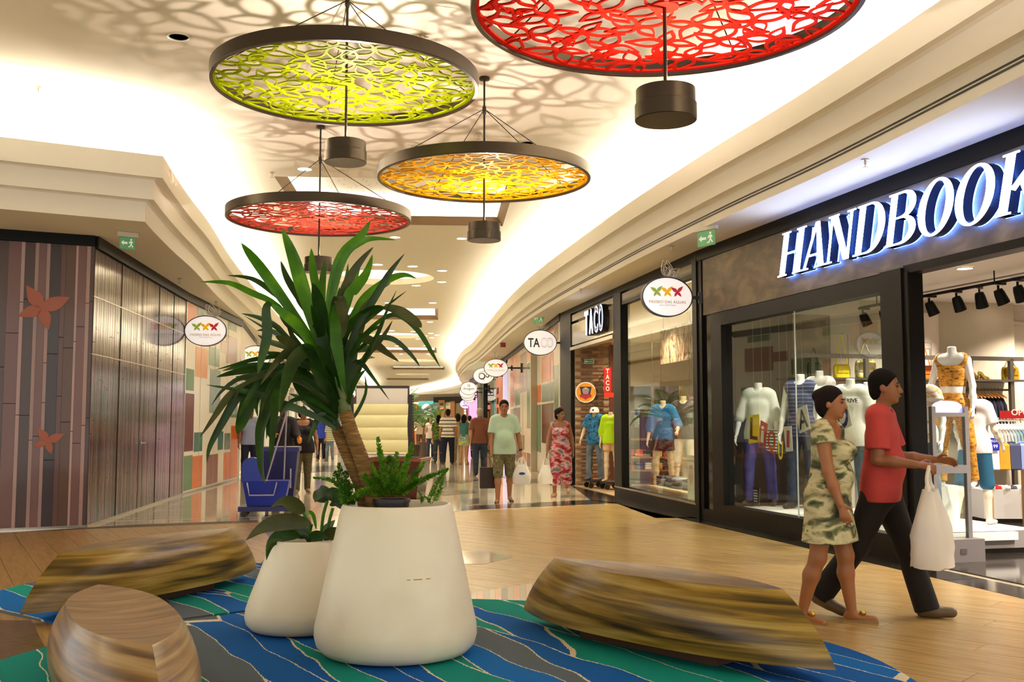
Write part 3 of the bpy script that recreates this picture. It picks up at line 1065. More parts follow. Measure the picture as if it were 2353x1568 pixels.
for k, px in enumerate((1985, 2030, 2090, 2138, 2200, 2252, 2298, 2342)):
    s, z = HB.hit(px, 700, 2.4)
    track_spot(HB.at(s, 2.4, 3.05), k)
for k, (px, py, lit) in enumerate(((2217, 616, True), (2345, 637, False), (2308, 690, True))):
    p = atz(px, py, 3.197)
    downlight(p, lit, ['large lit downlight just inside the shop doorway', 'dark downlight at the right edge in the shop ceiling', 'lit downlight above the shop track'][k], 0.09, 20)
for s, w, e in ((2.0, 1.0, 130), (3.6, 1.0, 130), (5.5, 2.0, 420), (7.2, 2.0, 420), (5.5, 4.8, 380), (7.4, 4.8, 300), (2.6, 4.6, 380), (1.4, 3.0, 250), (1.2, 5.2, 250)):
    light('shop_spot', 'SPOT', HB.at(s, w, 3.15), e, '#fff2e2', 0.06, HB.at(s, w + 0.05, 0), 130, 0.6)

# ------------------------------------------------------------------ brick-entrance shop front
tc = TC.obj('wall_right_header', mat('#b8ad92', 0.2, 0.3, coat=0.3, key='cream_metal'), None, 0.05, 3.4, -0.02, 0.1, 3.04, 3.5)
tc['kind'] = 'structure'
TC.obj('header_lip', mat('#bdb095', 0.2, 0.3), tc, 0.05, 3.4, -0.06, 0.1, 2.93, 3.0)
TC.obj('trim_12', DARK, None, -1.0, 7.7, -0.03, 0.1, 3.74, Z_S)['kind'] = 'structure'
TC.obj('transom', mat('#6d6049', 0.25, 0.4), tc, 0.05, 7.68, -0.02, 0.1, 3.56, 3.7)
for s0, s1 in ((-0.98, 0.05), (3.4, 3.87), (7.55, 7.72)):
    TC.obj('post', DARK, tc, s0, s1, -0.04, 0.14, 0, 3.74)
w2 = thing('window_2', None, None)
w2['kind'] = 'structure'
TC.obj('frame_bar', DARK, w2, 3.87, 7.55, -0.04, 0.12, 0, 0.2)
TC.obj('frame_bar', DARK, w2, 3.87, 7.55, -0.02, 0.1, 3.5, 3.6)
TC.obj('frame_bar', mat('#8a7f68', 0.2, 0.7), w2, 3.4, 7.6, -0.05, -0.03, 0.19, 0.215)
for a, b in ((3.87, 5.1), (5.106, 6.35), (6.356, 7.55)):
    TC.obj('pane', glass_mat(), w2, a, b, 0.03, 0.034, 0.2, 3.5)
TCW = mat('#b9ad97', 0.7)
TC.obj('wall_right_store_far', TCW, None, -6.1, -6.0, 0.3, 5.0, 0, 3.7)['kind'] = 'structure'
TC.obj('wall_right_store_back', TCW, None, -6.0, 7.7, 5.0, 5.1, 0, 3.7)['kind'] = 'structure'
TC.obj('wall_right_store_side', TCW, None, 7.58, 7.7, 0.12, 5.0, 0, 3.7)['kind'] = 'structure'
TC.obj('ceiling_store', mat('#e6dbc6', 0.8), None, -6.0, 7.7, 0.3, 5.1, 3.62, 3.7)['kind'] = 'structure'
TC.obj('floor_store_deep', mat('#b99f77', 0.3), None, -6.0, 0.0, 0.3, 5.0, 0.0, 0.014)['kind'] = 'structure'
TC.obj('floor_store', mat('#b99f77', 0.3), None, 0.0, 7.7, 0.02, 5.0, 0.0, 0.014)['kind'] = 'structure'
# brick wall of the entrance: every brick a piece
bw = Face(tuple(TC.at(0.05, 0.05, 0).xy), tuple((TC.at(0.05, 0.05, 0) + Vector((0.8, -0.095, 0))).xy))
wall_b = bw.obj('wall_right_brick', mat('#a08c6c', 0.9), None, 0, 0.8, 0.0, 0.2, 0, 3.1)
wall_b['kind'] = 'structure'
BR = [mat(c, 0.85, bump=(60, 0.3), key='brick' + c) for c in ('#7a573b', '#6d4c34', '#8a6648', '#5e432e', '#917152')]
bl, bh = 0.25, 0.076
shared = MB().box((0, 0, 0), (bl - 0.026, 0.03, bh - 0.022), M=bw.M).mesh()
rb = random.Random(4)
nb = 0
for j in range(40):
    z = 0.04 + bh * (j + 0.5)
    for i in range(-1, 7):
        s = bl * (i + 0.5 + (0.5 if j % 2 else 0))
        if bl / 2 <= s <= 0.8 - bl / 2 + 0.02 and z < 3.06:
            o = link('brick', shared.copy() if nb < 5 else bpy.data.meshes[BRM[nb % 5]], None, wall_b, bw.at(s, -0.012 - rb.uniform(0, 0.008), z))
            if nb < 5:
                o.data.name = 'brick_shape'
                o.data.materials.append(BR[nb])
                if nb == 0:
                    BRM = []
                BRM.append(o.data.name)
            nb += 1
bw2 = bw.obj('brick_end', mat('#5a2a1a', 0.5), wall_b, 0.76, 0.84, -0.05, 0.1, 0, 3.05)
for s, w, e in ((1.7, 1.0, 200), (4.6, 1.2, 260), (6.6, 1.2, 260), (5.0, 3.5, 240), (2.6, 3.0, 200), (-2.0, 2.5, 260), (-4.5, 2.5, 220)):
    light('shop_spot', 'SPOT', TC.at(s, w, 3.55), e, '#ffe6c4', 0.06, TC.at(s, w + 0.05, 0), 130, 0.6)
# the lit letters on the cream header
ts = thing('shop_sign', 'four lit block letters on a dark box on the cream shop header', 'sign', TC.at(2.4, -0.1, 3.1))
O0 = TC.at(2.4, -0.12, 3.13) - ts.location
TC_M = emitter('#f4f6ff', 4.0)
for k, ch in enumerate('TACO'):
    wd = 0.27
    x0 = (k - 1.5) * 0.36
    o = text(ch, 'letter', mat('#14100f', 0.3), ts, O0 + TC.u * x0 + TC.n * 0.03, TC.u, Zv, 0.47, width=wd + 0.03, bold=0.05, ext=0.06)
    if k < 2:
        text(ch, 'letter_face', TC_M, o, O0 + TC.u * x0 - TC.n * 0.035, TC.u, Zv, 0.46, width=wd - 0.01, bold=0.03, ext=0.005)
    else:
        text(ch, 'letter_face', emitter('#a9bbff', 3.0), o, O0 + TC.u * x0 - TC.n * 0.035, TC.u, Zv, 0.47, width=wd + 0.02, bold=0.04, ext=0.004)
        text(ch, 'letter_core', mat('#14100f', 0.3), o, O0 + TC.u * x0 - TC.n * 0.045, TC.u, Zv, 0.47, width=wd + 0.01, bold=-0.01, ext=0.004)
# ------------------------------------------------------------------ the four hanging discs
GUN = mat('#4b4238', 0.32, 0.85)
GUN2 = mat('#3a332b', 0.38, 0.8)
R_D = 1.2

def lattice_mesh(seed):
    rnd = random.Random(seed)
    mb = MB()
    U, V = (1, 0, 0), (0, -1, 0)
    def wing(cx, cy, a, L, w):
        o = rot2(petal(L, w, 10, 0.05), a, cx, cy)
        st = 0.024
        inn = [(st * 1.3 + x * (1 - 2.6 * st / L), y * (1 - st / w) ) for x, y in petal(L, w, 10, 0.05)]
        i = rot2(inn, a, cx, cy)
        def cl(p):
            r = math.hypot(*p)
            return p if r < R_D - 0.01 else (p[0] * (R_D - 0.01) / r, p[1] * (R_D - 0.01) / r)
        if math.hypot(cx + L * 0.4 * math.cos(a), cy + L * 0.4 * math.sin(a)) > R_D - 0.02:
            return
        o2, i2 = [cl(p) for p in o], [cl(p) for p in i]
        n = len(o2)
        zo = rnd.uniform(-0.003, 0.003)
        zt, zb = 0.006 + zo, -0.006 + zo
        vs = [(p[0], p[1], z) for l in (o2, i2) for z in (zt, zb) for p in l]
        fs = []
        for k in range(n):
            l = (k + 1) % n
            fs += [(k, l, 2 * n + l, 2 * n + k), (n + l, n + k, 3 * n + k, 3 * n + l), (l, k, n + k, n + l), (2 * n + k, 2 * n + l, 3 * n + l, 3 * n + k)]
        mb.add(vs, fs)
    g = 0.37
    for j in range(-6, 7):
        for i in range(-6, 7):
            cx = (i + 0.5 * (j % 2)) * g + rnd.uniform(-0.03, 0.03)
            cy = j * g * 0.84 + rnd.uniform(-0.03, 0.03)
            if math.hypot(cx, cy) > R_D + 0.15:
                continue
            a0 = (i + 2 * j) % 5 * 1.26 + rnd.uniform(-0.2, 0.2)
            k = rnd.uniform(0.95, 1.08)
            for da, L, w in ((0.42, 0.28, 0.085), (2.25, 0.26, 0.08), (3.75, 0.2, 0.062), (5.45, 0.21, 0.062)):
                wing(cx, cy, a0 + da + rnd.uniform(-0.1, 0.1), L * k, w * k)
            if (i + j) % 3 == 0:
                b = rnd.uniform(0, 6.28)
                for q in range(3):
                    wing(cx + 0.2 * math.cos(b), cy + 0.2 * math.sin(b), b + q * 2.1, 0.11, 0.042)
    mb.lathe([(R_D - 0.05, -0.007), (R_D - 0.012, -0.007), (R_D - 0.012, 0.007), (R_D - 0.05, 0.007), (R_D - 0.05, -0.007)], 72)
    mb.lathe([(0.0, -0.008), (0.09, -0.008), (0.09, 0.008), (0, 0.008)], 20)
    return mb.mesh()
LAT = [lattice_mesh(s) for s in (11, 12, 13, 14)]

def disc(c, colour, lab, spot_e, k):
    """c = centre of the lattice; hangs from the ceiling; drum uplight below"""
    t = thing('pendant_disc', lab, 'pendant light', c, math.radians(37 * k))
    H = Z_C - c[2]
    mb = MB()
    mb.lathe([(R_D - 0.03, -0.03), (R_D - 0.03, -0.036), (R_D, -0.036), (R_D + 0.004, -0.03), (R_D + 0.004, 0.085), (R_D - 0.014, 0.085), (R_D - 0.014, -0.024), (R_D - 0.03, -0.024), (R_D - 0.03, -0.03)], 96)
    mb.build('rim', GUN, t, 30)
    link('lattice', LAT[k], mat(colour, 0.55, 0, 0, 0.06, key='lat' + colour), t)
    mb = MB(); mb.tube([(0, 0, H), (0, 0, -0.53)], 0.012, 10); mb.build('pole', GUN2, t, True)
    hub = 0.78
    mb = MB(); mb.lathe([(0.014, hub - 0.06), (0.022, hub - 0.04), (0.022, hub + 0.03), (0.014, hub + 0.05)], 14)
    mb.build('collar', GUN2, t, True)
    for a in (35, 125, 215, 305):
        a = math.radians(a)
        mb = MB()
        mb.tube([(0.02 * math.cos(a), 0.02 * math.sin(a), hub), ((R_D - 0.02) * math.cos(a), (R_D - 0.02) * math.sin(a), 0.03)], 0.005, 6)
        mb.build('cable', GUN2, t)
    mb = MB()
    mb.lathe([(0.0, -0.725), (0.186, -0.725), (0.19, -0.72), (0.19, -0.625), (0.182, -0.621), (0.182, -0.53), (0.176, -0.53), (0.17, -0.60), (0, -0.60)], 48)
    mb.build('drum', GUN, t, 30)
    mb = MB(); mb.lathe([(0.055, -0.575), (0.0, -0.575)], 16)
    mb.build('lamp', emitter('#fff1e0', 8), t)
    mb = MB(); mb.lathe([(0.06, Z_C - c[2]), (0.06, Z_C - c[2] - 0.03), (0.012, Z_C - c[2] - 0.04)], 20)
    mb.build('ceiling_rose', GUN2, t, True)
    light('uplight', 'SPOT', (c[0] + 0.07, c[1] + 0.03, c[2] - 0.5), spot_e, '#ffe9dc', 0.018, (c[0] + 0.07, c[1] + 0.03, c[2] + 3), 158, 0.25)
p = atz(1113, 178, Z_C); disc(Vector((p.x, p.y, atY(1113, 408, p.y).z)), '#d99a08', 'yellow cut-out disc with drum lamp hanging right of the middle', 85, 0)
p = atz(737, 290, Z_C); disc(Vector((p.x, p.y, atY(735, 501, p.y).z)), '#a8382a', 'farther dull red cut-out disc hanging behind the potted palm leaves', 65, 1)
p = atY(796, 195, 9.1); disc(p, '#8f9c05', 'green cut-out disc with drum lamp hanging at upper left', 100, 2)
p = atY(1527, 20, 6.16); disc(Vector((p.x, p.y, 3.95)), '#ae1a0d', 'nearest bright red cut-out disc cut off by the top of the picture', 80, 3)

# ------------------------------------------------------------------ oval blade signs
SIGNW = mat('#f1e9e4', 0.25, 0, 0.42, key='sign_white')
SIGNB = mat('#2a2320', 0.35)
WIRE = mat('#d9cfbd', 0.35, 0.4)
GOLD = mat('#a98a22', 0.4)
BFLY = [mat('#8fa03a', 0.4, 0, 0.3), mat('#e0ac0c', 0.4, 0, 0.3), mat('#ac2420', 0.4, 0, 0.3)]
def wire_butterfly(parent, O, U, k=1.0, tilt=0.0):
    mb = MB()
    V = Vector((0, 0, 1))
    W = Vector(U).cross(V)
    for a, L, w, out in ((112, 0.3, 0.1, 0.10), (92, 0.29, 0.1, -0.06), (38, 0.24, 0.075, 0.08), (20, 0.22, 0.07, -0.08)):
        pts = rot2(petal(L, w, 9), math.radians(a + tilt), 0, 0, k)
        P3 = [O + Vector(U) * x + V * y + W * out * math.hypot(x, y) * 1.2 for x, y in pts]
        mb.tube(P3, 0.007 * k, 6, closed=True)
        for q in (3, 5, 7, 13, 15, 17):
            mb.tube([O, P3[q]], 0.004 * k, 5)
        inner = [O + (p_ - O) * 0.62 for p_ in P3]
        mb.tube(inner, 0.005 * k, 5, closed=True)
    mb.tube([O - Vector(U) * 0.02, O + Vector(U) * 0.02 + V * 0.05], 0.01 * k, 6)
    mb.build('wire_butterfly', WIRE, parent, True)

def blade_sign(c, U, lab, kind, a=0.39, b=0.3, side=1, butterfly_on=True, group=None, arm=0.14, detail=True):
    """oval double-faced sign, U points along the sign (left to right as seen from the camera); side = +1 bracket on the right"""
    U = Vector(U).normalized()
    W = U.cross(Zv)                     # towards the camera
    t = thing('blade_sign', lab, 'sign', c, 0, group)
    th = 0.085
    mb = MB()
    mb.prism(ell(a, b, 48), -W * th / 2, U, Zv, th, [ell(a - 0.016, b - 0.016, 48)])
    mb.build('rim', SIGNB, t)
    mb = MB()
    mb.prism(ell(a - 0.016, b - 0.016, 48), -W * (th / 2 - 0.012), U, Zv, th - 0.024)
    f = mb.build('face', SIGNW, t)
    mb = MB()
    mb.bar(U * side * (a - 0.01), U * side * (a + arm), 0.045)
    mb.bar(U * side * (a + arm - 0.02) - Zv * 0.08, U * side * (a + arm - 0.02) + Zv * 0.08, 0.05)
    mb.build('bracket', SIGNB, t)
    F = W * (th / 2 - 0.011)
    if kind == 'mall':
        for i, cx in enumerate((-0.165, -0.005, 0.15)):
            butterfly(F + W * (0.001 + 0.001 * i), U, Zv, cx * a / 0.39, 0.075 * b / 0.3, 0.115 * a / 0.39, BFLY[i], f, depth=0.003, wings=((142, 1.0, 0.27), (40, 1.1, 0.26), (-120, 0.75, 0.2), (-45, 0.85, 0.2)))
        if detail:
            text('Passeio das Águas'.upper(), 'lettering', GOLD, f, F - Zv * 0.098 * b / 0.3, U, Zv, 0.043 * b / 0.3, width=0.56 * a / 0.39, ext=0.002)
            text('SHOPPING', 'lettering', GOLD, f, F - Zv * 0.135 * b / 0.3, U, Zv, 0.019, width=0.24, ext=0.002, space=1.2)
    elif kind == 'ta':
        text('TA', 'lettering', mat('#2a2220', 0.4), f, F - U * 0.145 - Zv * 0.1, U, Zv, 0.2, width=0.27, bold=0.03, ext=0.002)
        text('CO', 'lettering_outline', mat('#8f837a', 0.4), f, F + U * 0.155 - Zv * 0.1, U, Zv, 0.205, width=0.29, bold=0.035, ext=0.002)
        text('CO', 'lettering_core', SIGNW, f, F + U * 0.155 - Zv * 0.096 + W * 0.001, U, Zv, 0.197, width=0.28, bold=0.0, ext=0.0025)
    elif kind == 'rings':
        br = mat('#5a3a2a', 0.4)
        for cx, cy, r, w in ((-0.06, -0.02, 0.13, 0.04), (0.15, 0.0, 0.075, 0.03)):
            mb = MB(); mb.prism(ell(r, r, 28, cx, cy), F, U, Zv, 0.003, [ell(r - w, r - w, 24, cx - 0.008, cy + 0.01)]); mb.build('ring', br, f)
        mb = MB()
        mb.tube([F + W * 0.003 + U * (0.05 + 0.26 * math.cos(x)) + Zv * (0.0 + 0.17 * math.sin(x)) for x in np.linspace(0.9, 2.8, 12)], 0.008, 5)
        mb.tube([F + W * 0.003 + U * (0.05 + 0.26 * math.cos(x)) + Zv * (0.0 + 0.17 * math.sin(x)) for x in np.linspace(-0.6, 0.2, 8)], 0.008, 5)
        mb.tube([F + W * 0.003 - U * 0.02 - Zv * 0.14, F + W * 0.003 + U * 0.04 - Zv * 0.19], 0.009, 5)
        mb.build('swirl', br, f)
    elif kind == 'thio':
        text('thiogem', 'lettering', mat('#3a3230', 0.4), f, F - Zv * 0.06, U, Zv, 0.11, width=0.52, bold=0.01, ext=0.002)
        mb = MB(); mb.prism(ell(0.06, 0.06, 20, 0, 0.13), F, U, Zv, 0.003, [ell(0.042, 0.042, 18, 0, 0.13)]); mb.tube([F + Zv * 0.13 + W * 0.003, F + Zv * 0.08 + U * 0.05 + W * 0.003], 0.008, 5)
        mb.build('emblem', mat('#3a3230', 0.4), f)
    elif kind == 'pink':
        pk = mat('#d0187a', 0.4)
        for x_, y_, a_ in ((-0.12, 0.08, 0.5), (0.1, 0.1, 1.2), (0.02, -0.02, 2.4), (-0.1, -0.12, 4.4), (0.14, -0.1, 5.4)):
            mb = MB(); mb.prism(rot2(petal(0.2, 0.05), a_, x_, y_), F, U, Zv, 0.003); mb.build('flourish', pk, f)
    elif kind == 'line':
        mb = MB(); mb.prism([(-0.22, -0.02), (0.22, -0.02), (0.22, 0.03), (-0.22, 0.03)], F, U, Zv, 0.003); mb.build('lettering', mat('#4a4240', 0.4), f)
    elif kind == 'lilac':
        f.data.materials.clear(); f.data.materials.append(mat('#d9cdea', 0.3, 0, 0.6, key='sign_lilac'))
        mb = MB(); mb.prism(ell(0.11, 0.11, 20, 0, 0.06), F, U, Zv, 0.003, [ell(0.08, 0.08, 18, 0, 0.06)]); mb.prism([(-0.2, -0.12), (0.2, -0.12), (0.2, -0.08), (-0.2, -0.08)], F, U, Zv, 0.003)
        mb.build('emblem', mat('#6a5a9a', 0.4), f)
    if butterfly_on:
        sd = 1 if side < 0 else -1
        wire_butterfly(t, U * (0.12 * sd if side < 0 else 0.03) + Zv * (b + 0.005), U if True else -U, 0.82, tilt=0 if side > 0 else 8)
    return t
blade_sign(atY(1532, 683, 14.35), TC.n, 'oval mall sign with three butterflies on the post right of the brick-entrance shop window', 'mall', 0.375, 0.285)
blade_sign(atY(1241, 788, 23.3), RP.n, 'oval white sign with two dark and two outlined letters', 'ta', 0.385, 0.295)
blade_sign(atY(1139.5, 846, 32.5), RP.n, 'oval mall sign with three butterflies on the right colour-block hoarding', 'mall', 0.385, 0.29)
blade_sign(atY(1111, 864, 39), RP.n, 'oval white sign with brown rings half behind a butterfly sign', 'rings', 0.40, 0.31, butterfly_on=False)
blade_sign(atY(1077, 893, 47), RP.n, 'oval white sign with dark lowercase lettering and small clock emblem', 'thio', 0.38, 0.3, butterfly_on=False)
blade_sign(atY(1073, 902, 50), RP.n, 'uppermost of three plain oval signs behind the lowercase sign', 'line', 0.38, 0.3, butterfly_on=False)
blade_sign(atY(1075, 909, 53.5), RP.n, 'middle of three plain oval signs behind the lowercase sign', 'line', 0.38, 0.3, butterfly_on=False)
blade_sign(atY(1078, 914, 57), RP.n, 'lowest of three plain oval signs behind the lowercase sign', 'line', 0.38, 0.3, butterfly_on=False)
blade_sign(atY(1070, 929, 60.5), RP.n, 'small lilac oval sign below the overlapping white signs', 'lilac', 0.35, 0.28, butterfly_on=False)
UL = Vector((-LSW.n.x, -LSW.n.y, 0))
blade_sign(atY(473, 761, 19.45), UL, 'oval mall sign with three butterflies at the end of the glossy brown hoarding', 'mall', 0.395, 0.295, side=-1)
blade_sign(atY(587, 821, 26.5), UL, 'oval mall sign with three butterflies half hidden behind a palm leaf', 'mall', 0.39, 0.30, side=-1)
blade_sign(atY(801, 905, 71), UL, 'round white sign with pink lettering left of the covered kiosk', 'pink', 0.5, 0.42, side=-1, butterfly_on=False)

# ------------------------------------------------------------------ hanging exit signs and alarm box
EXG = mat('#4f9a60', 0.3, 0, 0.1, key='exit_green')
def exit_sign(c, U, lab, w=0.36, h=0.24):
    U = Vector(U).normalized()
    W = U.cross(Zv)
    t = thing('exit_sign', lab, 'exit sign', c)
    mb = MB(); mb.prism([(-w / 2, -h), (w / 2, -h), (w / 2, 0), (-w / 2, 0)], -W * 0.004, U, Zv, 0.008); pl = mb.build('plate', EXG, t)
    mb = MB(); mb.prism([(-w / 2 - 0.03, 0), (w / 2 + 0.03, 0), (w / 2 + 0.03, 0.06), (-w / 2 - 0.03, 0.06)], -W * 0.03, U, Zv, 0.06); mb.build('lamp_housing', mat('#d9d3c4', 0.4), t)
    mb = MB(); mb.bar(-U * w * 0.3 + Zv * 0.06, -U * w * 0.3 + Zv * 0.1, 0.012); mb.bar(U * w * 0.3 + Zv * 0.06, U * w * 0.3 + Zv * 0.1, 0.012); mb.build('hanger', mat('#d9d3c4', 0.4), t)
    wh = mat('#e4f2e2', 0.4, 0, 0.15, key='exit_white')
    F = W * 0.005
    mb = MB()
    mb.prism([(x_ * w / 0.36, y_ * h / 0.24) for x_, y_ in [(-0.15, -0.12), (-0.09, -0.07), (-0.09, -0.1), (0.0, -0.1), (0.0, -0.14), (-0.09, -0.14), (-0.09, -0.17)]], F, U, Zv, 0.002)
    mb.prism(ell(0.02 * w / 0.36, 0.02 * h / 0.24, 12, 0.085 * w / 0.36, -0.05 * h / 0.24), F, U, Zv, 0.002)
    mb.prism([(x_ * w / 0.36, y_ * h / 0.24) for x_, y_ in [(0.05, -0.08), (0.11, -0.075), (0.13, -0.11), (0.11, -0.12), (0.105, -0.1), (0.1, -0.14), (0.14, -0.19), (0.115, -0.2), (0.085, -0.155), (0.06, -0.2), (0.02, -0.2), (0.02, -0.18), (0.05, -0.18), (0.07, -0.14), (0.07, -0.1), (0.045, -0.13), (0.03, -0.12)]], F, U, Zv, 0.002)
    mb.build('pictogram', wh, pl)
exit_sign(atY(1623, 530, 12.9), (0.6, -0.8, 0), 'green exit sign under the soffit left of the big lit shop letters', 0.3, 0.2)
exit_sign(atY(1237, 716, 24.3), (0.75, -0.65, 0), 'green exit sign under the soffit above the colour-block hoarding', 0.34, 0.3)
exit_sign(atY(293, 545, 13.25), (0.75, 0.65, 0), 'green exit sign under the left soffit above the glossy hoarding', 0.2, 0.16)
exit_sign(atY(1028, 914, 75), (1, 0, 0), 'tiny far green exit sign over the distant shops', 1.0, 0.5)
t = thing('alarm_box', 'small dark red alarm box under the right soffit', 'alarm', atY(1156, 793, 31.0))
MB().box((0, 0, 0), (0.16, 0.08, 0.14)).build('case', mat('#7a1414', 0.4), t)
MB().bar((0, 0, 0.07), (0, 0, 0.2), 0.02).build('stem', mat('#d9cfbd', 0.5), t)
# ------------------------------------------------------------------ rugs
def rug_mat():
    m = bpy.data.materials.new('woven_carpet')
    m.use_nodes = True
    nt = m.node_tree
    b = nt.nodes['Principled BSDF']
    b.inputs['Roughness'].default_value = 0.95
    b.inputs['Specular IOR Level'].default_value = 0.15
    N = nt.nodes.new
    L = nt.links.new
    tc = N('ShaderNodeTexCoord')
    nz = N('ShaderNodeTexNoise'); nz.inputs['Scale'].default_value = 0.9; nz.inputs['Detail'].default_value = 2
    L(tc.outputs['Object'], nz.inputs['Vector'])
    sub = N('ShaderNodeVectorMath'); sub.operation = 'SUBTRACT'; sub.inputs[1].default_value = (0.5, 0.5, 0.5)
    L(nz.outputs['Color'], sub.inputs[0])
    scl = N('ShaderNodeVectorMath'); scl.operation = 'MULTIPLY'; scl.inputs[1].default_value = (0.3, 0.34, 0)
    L(sub.outputs[0], scl.inputs[0])
    nf = N('ShaderNodeTexNoise'); nf.inputs['Scale'].default_value = 45; nf.inputs['Detail'].default_value = 1
    L(tc.outputs['Object'], nf.inputs['Vector'])
    sub2 = N('ShaderNodeVectorMath'); sub2.operation = 'SUBTRACT'; sub2.inputs[1].default_value = (0.5, 0.5, 0.5)
    L(nf.outputs['Color'], sub2.inputs[0])
    scl2 = N('ShaderNodeVectorMath'); scl2.operation = 'MULTIPLY'; scl2.inputs[1].default_value = (0.02, 0.018, 0)
    L(sub2.outputs[0], scl2.inputs[0])
    ad = N('ShaderNodeVectorMath'); L(tc.outputs['Object'], ad.inputs[0]); L(scl.outputs[0], ad.inputs[1])
    ad2 = N('ShaderNodeVectorMath'); L(ad.outputs[0], ad2.inputs[0]); L(scl2.outputs[0], ad2.inputs[1])
    mp = N('ShaderNodeMapping'); mp.inputs['Scale'].default_value = (0.42, 4.5, 0)
    L(ad2.outputs[0], mp.inputs['Vector'])
    v1 = N('ShaderNodeTexVoronoi'); v1.voronoi_dimensions = '2D'; v1.inputs['Scale'].default_value = 1.0
    L(mp.outputs[0], v1.inputs['Vector'])
    v2 = N('ShaderNodeTexVoronoi'); v2.voronoi_dimensions = '2D'; v2.feature = 'DISTANCE_TO_EDGE'; v2.inputs['Scale'].default_value = 1.0
    L(mp.outputs[0], v2.inputs['Vector'])
    sep = N('ShaderNodeSeparateColor'); L(v1.outputs['Color'], sep.inputs[0])
    r = N('ShaderNodeValToRGB'); r.color_ramp.interpolation = 'CONSTANT'
    stops = ((0.0, '#00837a'), (0.38, '#0055a4'), (0.6, '#56626e'), (0.78, '#008a80'), (0.9, '#0062b0'))
    while len(r.color_ramp.elements) < len(stops):
        r.color_ramp.elements.new(0.5)
    for e, (p, c) in zip(r.color_ramp.elements, stops):
        e.position = p
        e.color = (*lin(c), 1)
    L(sep.outputs[0], r.inputs[0])
    lt = N('ShaderNodeMath'); lt.operation = 'LESS_THAN'; lt.inputs[1].default_value = 0.017
    L(v2.outputs['Distance'], lt.inputs[0])
    mx = N('ShaderNodeMix'); mx.data_type = 'RGBA'
    L(lt.outputs[0], mx.inputs[0]); L(r.outputs[0], mx.inputs[6]); mx.inputs[7].default_value = (*lin('#d9cdb0'), 1)
    n3 = N('ShaderNodeTexNoise'); n3.inputs['Scale'].default_value = 160
    L(tc.outputs['Object'], n3.inputs['Vector'])
    mul = N('ShaderNodeMix'); mul.data_type = 'RGBA'; mul.blend_type = 'MULTIPLY'; mul.inputs[0].default_value = 0.25
    L(mx.outputs[2], mul.inputs[6]); L(n3.outputs['Color'], mul.inputs[7])
    L(mul.outputs[2], b.inputs['Base Color'])
    bp = N('ShaderNodeBump'); bp.inputs['Strength'].default_value = 0.4; bp.inputs['Distance'].default_value = 0.004
    L(n3.outputs[0], bp.inputs['Height']); L(bp.outputs[0], b.inputs['Normal'])
    return m
RUG = rug_mat()
def rug(name, lab, c, r, z, heading, wob, seed, keep_out=None):
    rnd = random.Random(seed)
    ph = [rnd.uniform(0, 6.28) for _ in range(3)]
    o = [((r + wob * (math.sin(5 * a + ph[0]) + 0.6 * math.sin(11 * a + ph[1]) + 0.35 * math.sin(23 * a + ph[2]))) * math.cos(a), (r + wob * (math.sin(5 * a + ph[0]) + 0.6 * math.sin(11 * a + ph[1]))) * math.sin(a)) for a in np.linspace(0, 2 * PI, 97)[:-1]]
    if keep_out:
        q = []
        for x, y in o:
            X = Vector((c[0] + x * math.cos(heading) - y * math.sin(heading) - keep_out[0], c[1] + x * math.sin(heading) + y * math.cos(heading) - keep_out[1]))
            if X.length < keep_out[2]:
                X = X.normalized() * keep_out[2]
            dx, dy = X.x + keep_out[0] - c[0], X.y + keep_out[1] - c[1]
            q.append((dx * math.cos(heading) + dy * math.sin(heading), -dx * math.sin(heading) + dy * math.cos(heading)))
        o = q
    mb = MB()
    mb.prism(o, (0, 0, 0), (1, 0, 0), (0, 1, 0), 0.011)
    ob = mb.build(name, RUG, None, False, (c[0], c[1], z), heading)
    tag(ob, lab, 'rug', 'leaf-patterned carpets')
    return ob
rug('rug', 'large round carpet in teal, blue and grey under the white pots', (-0.42, 5.42), 2.56, 0.0095, math.atan2(-0.85, 0.5), 0.02, 1)
rug('rug', 'smaller round carpet in teal, blue and grey under the back left bench', (-2.62, 8.55), 1.5, 0.0092, math.atan2(-0.75, 0.65), 0.02, 2, (-0.42, 5.42, 2.6))

